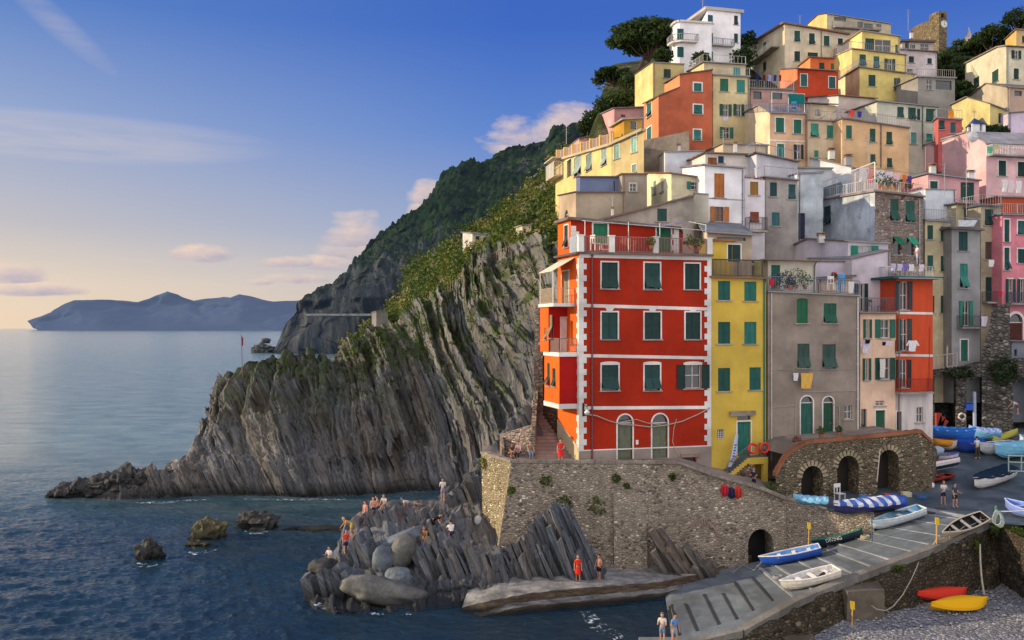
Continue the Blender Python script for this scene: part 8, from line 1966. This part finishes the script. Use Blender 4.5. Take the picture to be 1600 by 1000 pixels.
tag(mb.build('path_fence', plain((.3, .2, .14))), 'brown wooden fence following the footpath over the cliff', 'fence')
mb = MB(); n = 14
for i in range(n):
    a, b = at(476+9*i, 492, 655), at(476+9*(i+1), 492.3, 655); mb.hexa([a+Vector((0, 0, -.5)), b+Vector((0, 0, -.5)), b+Vector((0, 40, -.5)), a+Vector((0, 40, -.5))], [a+Vector((0, 0, .9)), b+Vector((0, 0, .9)), b+Vector((0, 40, .9)), a+Vector((0, 40, .9))])
tag(mb.build('coast_path_wall', concrete((.3, .3, .3))), 'pale wall of the coastal path cutting across the far rocky mountain', 'wall')
# ================================================================ TREES
def pine(label, base, top, crown, rad, n, c1, c2, name='pine_tree', cat='tree', lean=0, limbs=7, leaf=.36, clumps=None, seed=1):
    rg = random.Random(seed); rt = empty(name, base, label, cat); mb = MB(); H = crown-base
    mid = base+H*.5+Vector((rg.uniform(-.4, .4), 0, 0)); mb.tube([base, mid, crown-Vector((0, 0, rad[2]*.5))], [.36, .28, .2], 8)
    cl = []
    nc = clumps or 26
    for i in range(nc):
        a = 2*PI*i*.618; r = math.sqrt((i+.5)/nc); p = crown+Vector((math.cos(a)*rad[0]*r, math.sin(a)*rad[1]*r, rad[2]*(.5*(1-r*r))+rg.uniform(-.75, .12)*rad[2]*(1-.35*r))); cl.append(p)
    for p in cl[::max(1, nc//limbs)]:
        s_ = crown-Vector((0, 0, rad[2]*.9)); mb.tube([s_, (s_+p)/2-Vector((0, 0, rad[2]*.1)), p], [.17, .1, .05], 5)
    mb.build('trunk', boulder_mat((.07, .045, .035)), rt)
    mb = MB()
    for p in cl: k = rg.uniform(.75, 1.2)*(rad[0]*.31 if nc > 12 else rad[0]*.5); leaves(mb, p, (k, k, k*.62), n//nc, leaf, rg, .35)
    mb.build('crown', leafy(c1, c2), rt)
DG, MG = (.015, .04, .012), (.05, .085, .02)
pine('big umbrella pine with a broad dark crown beside the white villa', at(997, 112, 158), None, at(1014, 60, 158), (5.9, 4.8, 4.2), 12000, DG, MG, seed=2, clumps=60)
pine('dark pine crown behind the big umbrella pine, touching the villa', at(1030, 105, 164), None, at(1045, 48, 166), (3.6, 3, 2.6), 2600, DG, (.03, .055, .015), seed=3, clumps=16)
pine('smaller leaning pine left below the umbrella pine', at(985, 150, 156), None, at(960, 117, 156), (3.3, 2.6, 2.0), 2200, DG, (.03, .05, .015), seed=4, clumps=16)
for k, (px, py, D, r, lb) in enumerate([(990, 128, 150, 2.2, 'dense bush left of the olive yellow house, upper one'), (982, 152, 148, 2.2, 'dense bush left of the olive yellow house, lower one'), (947, 166, 150, 1.9, 'round bush above the rose house'), (928, 182, 150, 2.0, 'round bush left of the rose house roof'), (918, 200, 150, 1.7, 'bush at the left end above the yellow terraces'), (965, 160, 149, 1.9, 'bush between the small pine and the rose house'), (1037, 88, 146, 1.5, 'bush in front of the white villa, left one'), (1095, 92, 146, 1.5, 'bush in front of the white villa, right one'), (1162, 85, 150, 2.2, 'dark shrub between the white villa and the cream house'), (1168, 62, 160, 1.6, 'shrub under the dark roof behind the villa')]):
    p = at(px, py, D); rt = empty('bush', p-Vector((0, 0, r)), lb, 'bush'); mb = MB()
    for i in range(6): a = i*1.05; leaves(mb, p+Vector((math.cos(a)*r*.5, math.sin(a)*r*.4, rnd.uniform(-.4, .4)*r)), (r*.62, r*.6, r*.6), 110, .26)
    mb.build('leaves', leafy(DG, (.06, .09, .02) if k % 2 else (.035, .06, .018)), rt)
    mb = MB(); mb.tube([p-Vector((0, 0, r*1.3)), p], [.15, .06], 5); mb.build('stem', boulder_mat((.2, .13, .09)), rt)
rt = empty('agave', at(958, 162, 149), 'tall leaning agave flower stalk silhouetted against the sky', 'plant'); mb = MB(); a, b = at(958, 165, 149), at(926, 124, 149); mb.tube([a, (a+b)/2+Vector((.1, 0, .2)), b], .05, 5)
for k in range(9): p = a+(b-a)*(.5+.06*k); mb.tube([p, p+Vector((.45*(-1)**k, 0, .35))], .03, 4)
mb.build('stalk', plain((.05, .06, .03)), rt); mb = MB()
for k in range(9): p = a+(b-a)*(.5+.06*k)+Vector((.45*(-1)**k, 0, .38)); leaves(mb, p, (.28, .2, .12), 16, .12)
mb.build('flowers', leafy((.06, .05, .03), (.1, .08, .04)), rt)
k = 0
for (px, py, D, r, c2, lb) in [(1475, 100, 165, 3.2, (.03, .06, .02), 'dark tree under the clock tower'), (1490, 118, 160, 3.4, (.03, .055, .02), 'dark tree right of the pale pinkish house'), (1502, 98, 170, 3.2, (.03, .06, .02), 'dark tree left below the belfry'), (1500, 76, 190, 2.2, (.09, .13, .03), 'light green tree left of the belfry'), (1530, 72, 188, 2.8, (.1, .14, .03), 'light green tree right of the belfry'), (1548, 60, 185, 3.4, (.06, .09, .025), 'tall green tree in front of the hilltop, middle'), (1562, 52, 185, 3.0, (.03, .055, .02), 'dark tree left of the ochre corner house'), (1596, 32, 180, 3.0, (.02, .04, .015), 'very dark tree in the top right corner'), (1478, 140, 135, 2.6, (.02, .05, .02), 'dark green garden tree beside the glazed house'), (1500, 145, 135, 2.4, (.03, .065, .02), 'garden tree left of the cream barn like house'), (1460, 148, 132, 1.8, (.03, .06, .02), 'garden shrub below the glazed house'), (1515, 150, 133, 1.7, (.04, .08, .02), 'garden shrub above the tan gable'), (1555, 205, 112, 1.2, (.04, .07, .03), 'bush on the yellow gable house terrace')]:
    p = at(px, py, D); pine(lb, p-Vector((0, 0, r*2)), None, p, (r, r, r*.95), int(900+260*r), DG, c2, name='tree', limbs=5, leaf=.3, clumps=11, seed=20+k); k += 1
for (px, py, D, r, lb) in [(1450, 872, 61.6, .35, 'green weed on the kerb below the rope rail'), (1556, 828, 64.4, .45, 'leafy weed at the foot of the green rope post'), (1590, 832, 63.8, .6, 'larger green weed at the right edge of the upper wall'), (1525, 850, 63.9, .5, 'yellow green weed above the hanging rope'), (1404, 888, 59.8, .35, 'small weed half way along the slipway kerb'), (1205, 760, 71.6, .6, 'bush beside the rampart foot below the drainpipe')]:
    p = at(px, py, D); mb = MB(); leaves(mb, p, (r, r*.6, r*.7), 90, .11); mb.tube([p-Vector((0, 0, r)), p], .03, 5); tag(mb.build('weed', wl), lb, 'plant')

# harbour clutter
def crate(px, py, c, label, surf=B_plaza, s_=.5):
    p = on(surf, px, py); rt = empty('fish_crate', p, label, 'crate', rz=0); m = plain(c, .6)
    mb = MB(); mb.box(p+Vector((0, 0, .03)), (s_*1.3, s_, .05)); mb.build('base', m, rt)
    for k in range(3):
        mb = MB(); z = .1+.11*k
        for (dx, dy, w, d) in ((0, -s_/2, s_*1.3, .03), (0, s_/2, s_*1.3, .03), (-s_*.65, 0, .03, s_), (s_*.65, 0, .03, s_)): mb.box(p+Vector((dx, dy, z)), (w, d, .08))
        mb.build('side_band', m, rt)
crate(1388, 779, (.5, .08, .04), 'small red fish crate beside the right rampart arch'); crate(1350, 781, (.1, .25, .5), 'small blue fish crate by the middle rampart arch'); crate(1416, 776, (.6, .55, .4), 'pale crate near the stern of the low red boat')
for (px, py, c, lb) in ((1455, 763, (.8, .75, .7), 'white round buoy on the paving in front of the low red boat'), (1366, 786, (.75, .25, .03), 'orange round buoy behind the striped covered boat')):
    p = on(B_plaza, px, py); rt = empty('buoy', p, lb, 'buoy'); mb = MB(); mb.lathe(p, [(.06, 0), (.2, .08), (.27, .25), (.2, .42), (.06, .5)], 12); mb.build('float', plain(c, .4), rt, True); mb = MB(); mb.tube([p+Vector((.06*math.cos(a), 0, .52+.06*math.sin(a))) for a in np.linspace(0, 6.28, 9)], .015, 4); mb.build('ring', plain((.1, .1, .1)), rt)
def coil(c, r, label, cc=(.4, .34, .24)):
    mb = MB(); mb.tube([c+Vector((r*(1-.03*k/6)*math.cos(k*.6), r*.9*math.sin(k*.6), .03+.005*k)) for k in range(44)], .03, 4); tag(mb.build('rope_coil', plain(cc, .9)), label, 'rope')
coil(on(B_slip, 1352, 842), .35, 'coil of tan rope on the slipway behind the pale blue rowing boat'); coil(on(B_slip, 1215, 905), .35, 'coil of grey rope on the slipway left of the white dinghy', (.3, .3, .3)); coil(on(B_plaza, 1440, 779), .4, 'coil of blue rope on the harbour paving left of the woman in white', (.05, .15, .35))
line('mooring line running from the white dinghy down the kerb', [on(B_slip, 1310, 906)+Vector((0, 0, .4)), on(B_slip, 1318, 911)+Vector((0, 0, .1)), on(B_slip, 1330, 900)+Vector((0, 0, .08)), on(B_slip, 1345, 895)+Vector((0, 0, .1))], .025, 'rope', (.5, .45, .38), 'rope')
line('mooring line running from the blue rowing boat bow across the slipway', [on(B_slip, 1191, 888)+Vector((0, 0, .5)), on(B_slip, 1178, 892)+Vector((0, 0, .06)), on(B_slip, 1160, 884)+Vector((0, 0, .06)), on(B_slip, 1145, 896)+Vector((0, 0, .05))], .025, 'rope', (.45, .42, .36), 'rope')
# ================================================================ SKY, SUN, CAMERA
SUN_EL = R(17); to_sun = Vector((-.985, .10, 0)).normalized(); ROT = math.atan2(to_sun.x, to_sun.y)
t = NT('World', True); sc.world = t.m
sky = t.n('TexSky'); sky.sky_type = 'NISHITA'; sky.sun_disc = False; sky.sun_elevation = SUN_EL; sky.sun_rotation = ROT
sky.air_density = 1.0; sky.dust_density = .6; sky.ozone_density = 2.5; sky.altitude = 20
tc = t.n('TexCoord'); nv = t.n('VectorMath', operation='NORMALIZE'); t.set(nv, 0, tc.outputs['Generated']); s = t.n('SeparateXYZ', {0: nv.outputs[0]})
X, Y, Z = s.outputs
az = t.math('ARCTAN2', X, Y)     # radians, 0 straight ahead, + right
skyc = sky.outputs[0]
base = t.mix(1, skyc, (1, 1, 1), 'MULTIPLY')
# evening sky: deep blue overhead, warm cream toward the horizon on the sun side
el = Z
grad = t.ramp(t.math('ADD', t.math('MULTIPLY', el, 1.0), 0.0, clamp=True), [(0, (.92, .7, .5)), (.04, (.88, .68, .5)), (.1, (.6, .52, .5)), (.2, (.34, .41, .6)), (.3, (.1, .22, .56)), (.6, (.03, .1, .36)), (1, (.02, .06, .25))])
grad_r = t.ramp(t.math('ADD', t.math('MULTIPLY', el, 1.0), 0.0, clamp=True), [(0, (.66, .56, .5)), (.05, (.5, .48, .54)), (.1, (.3, .38, .6)), (.2, (.1, .22, .62)), (.3, (.035, .125, .55)), (.6, (.025, .09, .34)), (1, (.02, .06, .25))])
side = t.g(az, -.6, .0)
gradc = t.mix(side, grad, grad_r)
K = 6.67
gradk = t.n('VectorMath', operation='SCALE'); t.set(gradk, 0, gradc); gradk.inputs['Scale'].default_value = K
behind = t.g(Y, .05, -.55)
high = t.g(Z, .36, .75)
col_ = t.mix(.88, base, gradk.outputs[0])
amb = t.mix(behind, tuple([.2*K, .28*K, .52*K]), tuple([1.38*K, 1.3*K, 1.28*K]))  # unseen sky behind the camera brightened as added fill for shaded fronts
col_ = t.mix(t.math('MAXIMUM', behind, high), col_, amb)
# clouds
P3n = t.n('CombineXYZ', {0: t.math('MULTIPLY', az, 1.0), 1: 0.0, 2: t.math('MULTIPLY', Z, 2.0)})
nz = t.noise(P3n.outputs[0], 16, 5, .6, .3); nz2 = t.noise(P3n.outputs[0], 38, 3, .6)
CL = [(845, 220, 78, 34), (905, 200, 60, 34), (668, 308, 26, 24), (560, 374, 46, 36), (575, 395, 60, 22), (520, 415, 50, 14), (455, 412, 52, 9), (322, 400, 42, 15), (470, 437, 60, 9), (408, 442, 22, 6), (60, 455, 70, 10), (15, 430, 40, 18), (660, 330, 20, 14), (800, 235, 30, 12), (600, 400, 40, 14)]
mask = None; shade = None
for (cx, cy, rx, ry) in CL:
    a0 = math.atan2(cx-800, F); z0 = (HY-cy)/math.sqrt(F*F+(cx-800)**2+(HY-cy)**2)
    dx = t.math('DIVIDE', t.math('SUBTRACT', az, a0), rx/F*1.2); dz = t.math('DIVIDE', t.math('SUBTRACT', Z, z0), ry/F*1.25)
    # flat underside: stretch below
    dz2 = t.math('MAXIMUM', dz, t.math('MULTIPLY', dz, -1.7))
    d2 = t.math('ADD', t.math('MULTIPLY', dx, dx), t.math('MULTIPLY', dz2, dz2))
    m = t.math('SUBTRACT', 1.0, d2)
    lit = t.math('SUBTRACT', dz, t.math('MULTIPLY', dx, .35))
    mm = t.g(t.math('ADD', m, t.math('MULTIPLY', t.math('SUBTRACT', nz, .5), 3.2)), .0, .8)
    if mask is None: mask = mm; shade = lit
    else:
        gt = t.math('GREATER_THAN', mm, mask); shade = t.mix(gt, shade, lit); mask = t.math('MAXIMUM', mask, mm)
cloudc = t.mix(t.g(t.math('ADD', shade, t.math('MULTIPLY', t.math('SUBTRACT', nz2, .5), 2.0)), -.9, .9), (.36, .36, .5), (.86, .66, .55))
# thin veils
vc = t.n('CombineXYZ', {0: t.math('MULTIPLY', az, 1.6), 1: 0.0, 2: t.math('MULTIPLY', Z, 14.0)}); vn = t.noise(vc.outputs[0], 2.2, 4, .62, .4)
def blob(cx, cy, rx, ry, sl=0):
    a0 = math.atan2(cx-800, F); z0 = (HY-cy)/math.sqrt(F*F+(cx-800)**2+(HY-cy)**2)
    dx0 = t.math('SUBTRACT', az, a0); dx = t.math('DIVIDE', dx0, rx/F); dz = t.math('DIVIDE', t.math('SUBTRACT', t.math('SUBTRACT', Z, z0), t.math('MULTIPLY', dx0, sl)), ry/F)
    return t.math('SUBTRACT', 1.0, t.math('ADD', t.math('MULTIPLY', dx, dx), t.math('MULTIPLY', dz, dz)), clamp=True)
veil = t.math('MULTIPLY', blob(110, 214, 300, 36), t.g(vn, .3, .62)); veil2 = t.math('MULTIPLY', blob(88, 35, 85, 24, -.7), t.math('MULTIPLY', t.g(vn, .3, .7), .65))
veil3 = t.math('MULTIPLY', t.math('MULTIPLY', blob(150, 440, 420, 60), t.g(vn, .45, .75)), .5)
vv = t.math('MULTIPLY', t.math('MAXIMUM', t.math('MAXIMUM', veil, veil2), veil3), .5, clamp=True)
ck = t.n('VectorMath', operation='SCALE'); t.set(ck, 0, cloudc); ck.inputs['Scale'].default_value = K
col_ = t.mix(vv, col_, tuple([.8*K, .68*K, .6*K]))
col_ = t.mix(t.math('MULTIPLY', mask, .85), col_, ck.outputs[0])
bg_ = t.n('Background', {'Strength': .15}); t.set(bg_, 'Color', col_)
o = t.n('OutputWorld'); t.t.links.new(bg_.outputs[0], o.inputs[0])
ld = bpy.data.lights.new('sun', 'SUN'); ld.energy = 5.0; ld.angle = R(.5); ld.color = (1, .8, .53)
lo_ = bpy.data.objects.new('sun', ld); col.objects.link(lo_)
ds_ = Vector((to_sun.x*math.cos(SUN_EL), to_sun.y*math.cos(SUN_EL), math.sin(SUN_EL))); lo_.rotation_euler = ds_.to_track_quat('Z', 'Y').to_euler(); lo_.location = ds_*200
cd = bpy.data.cameras.new('camera'); cam = bpy.data.objects.new('camera', cd); col.objects.link(cam)
cam.location = (0, 0, CH); cam.rotation_euler = (R(90), 0, 0); cd.sensor_width = 36; cd.lens = 36*F/1600; cd.shift_y = 13/1600; cd.clip_end = 60000; cd.clip_start = .5
sc.camera = cam
sc.view_settings.view_transform = 'Standard'; sc.view_settings.look = 'None'; sc.view_settings.exposure = 0
sc.cycles.max_bounces = 5; sc.world.cycles.sampling_method = 'MANUAL'; sc.world.cycles.sample_map_resolution = 256; sc.cycles.use_denoising = True
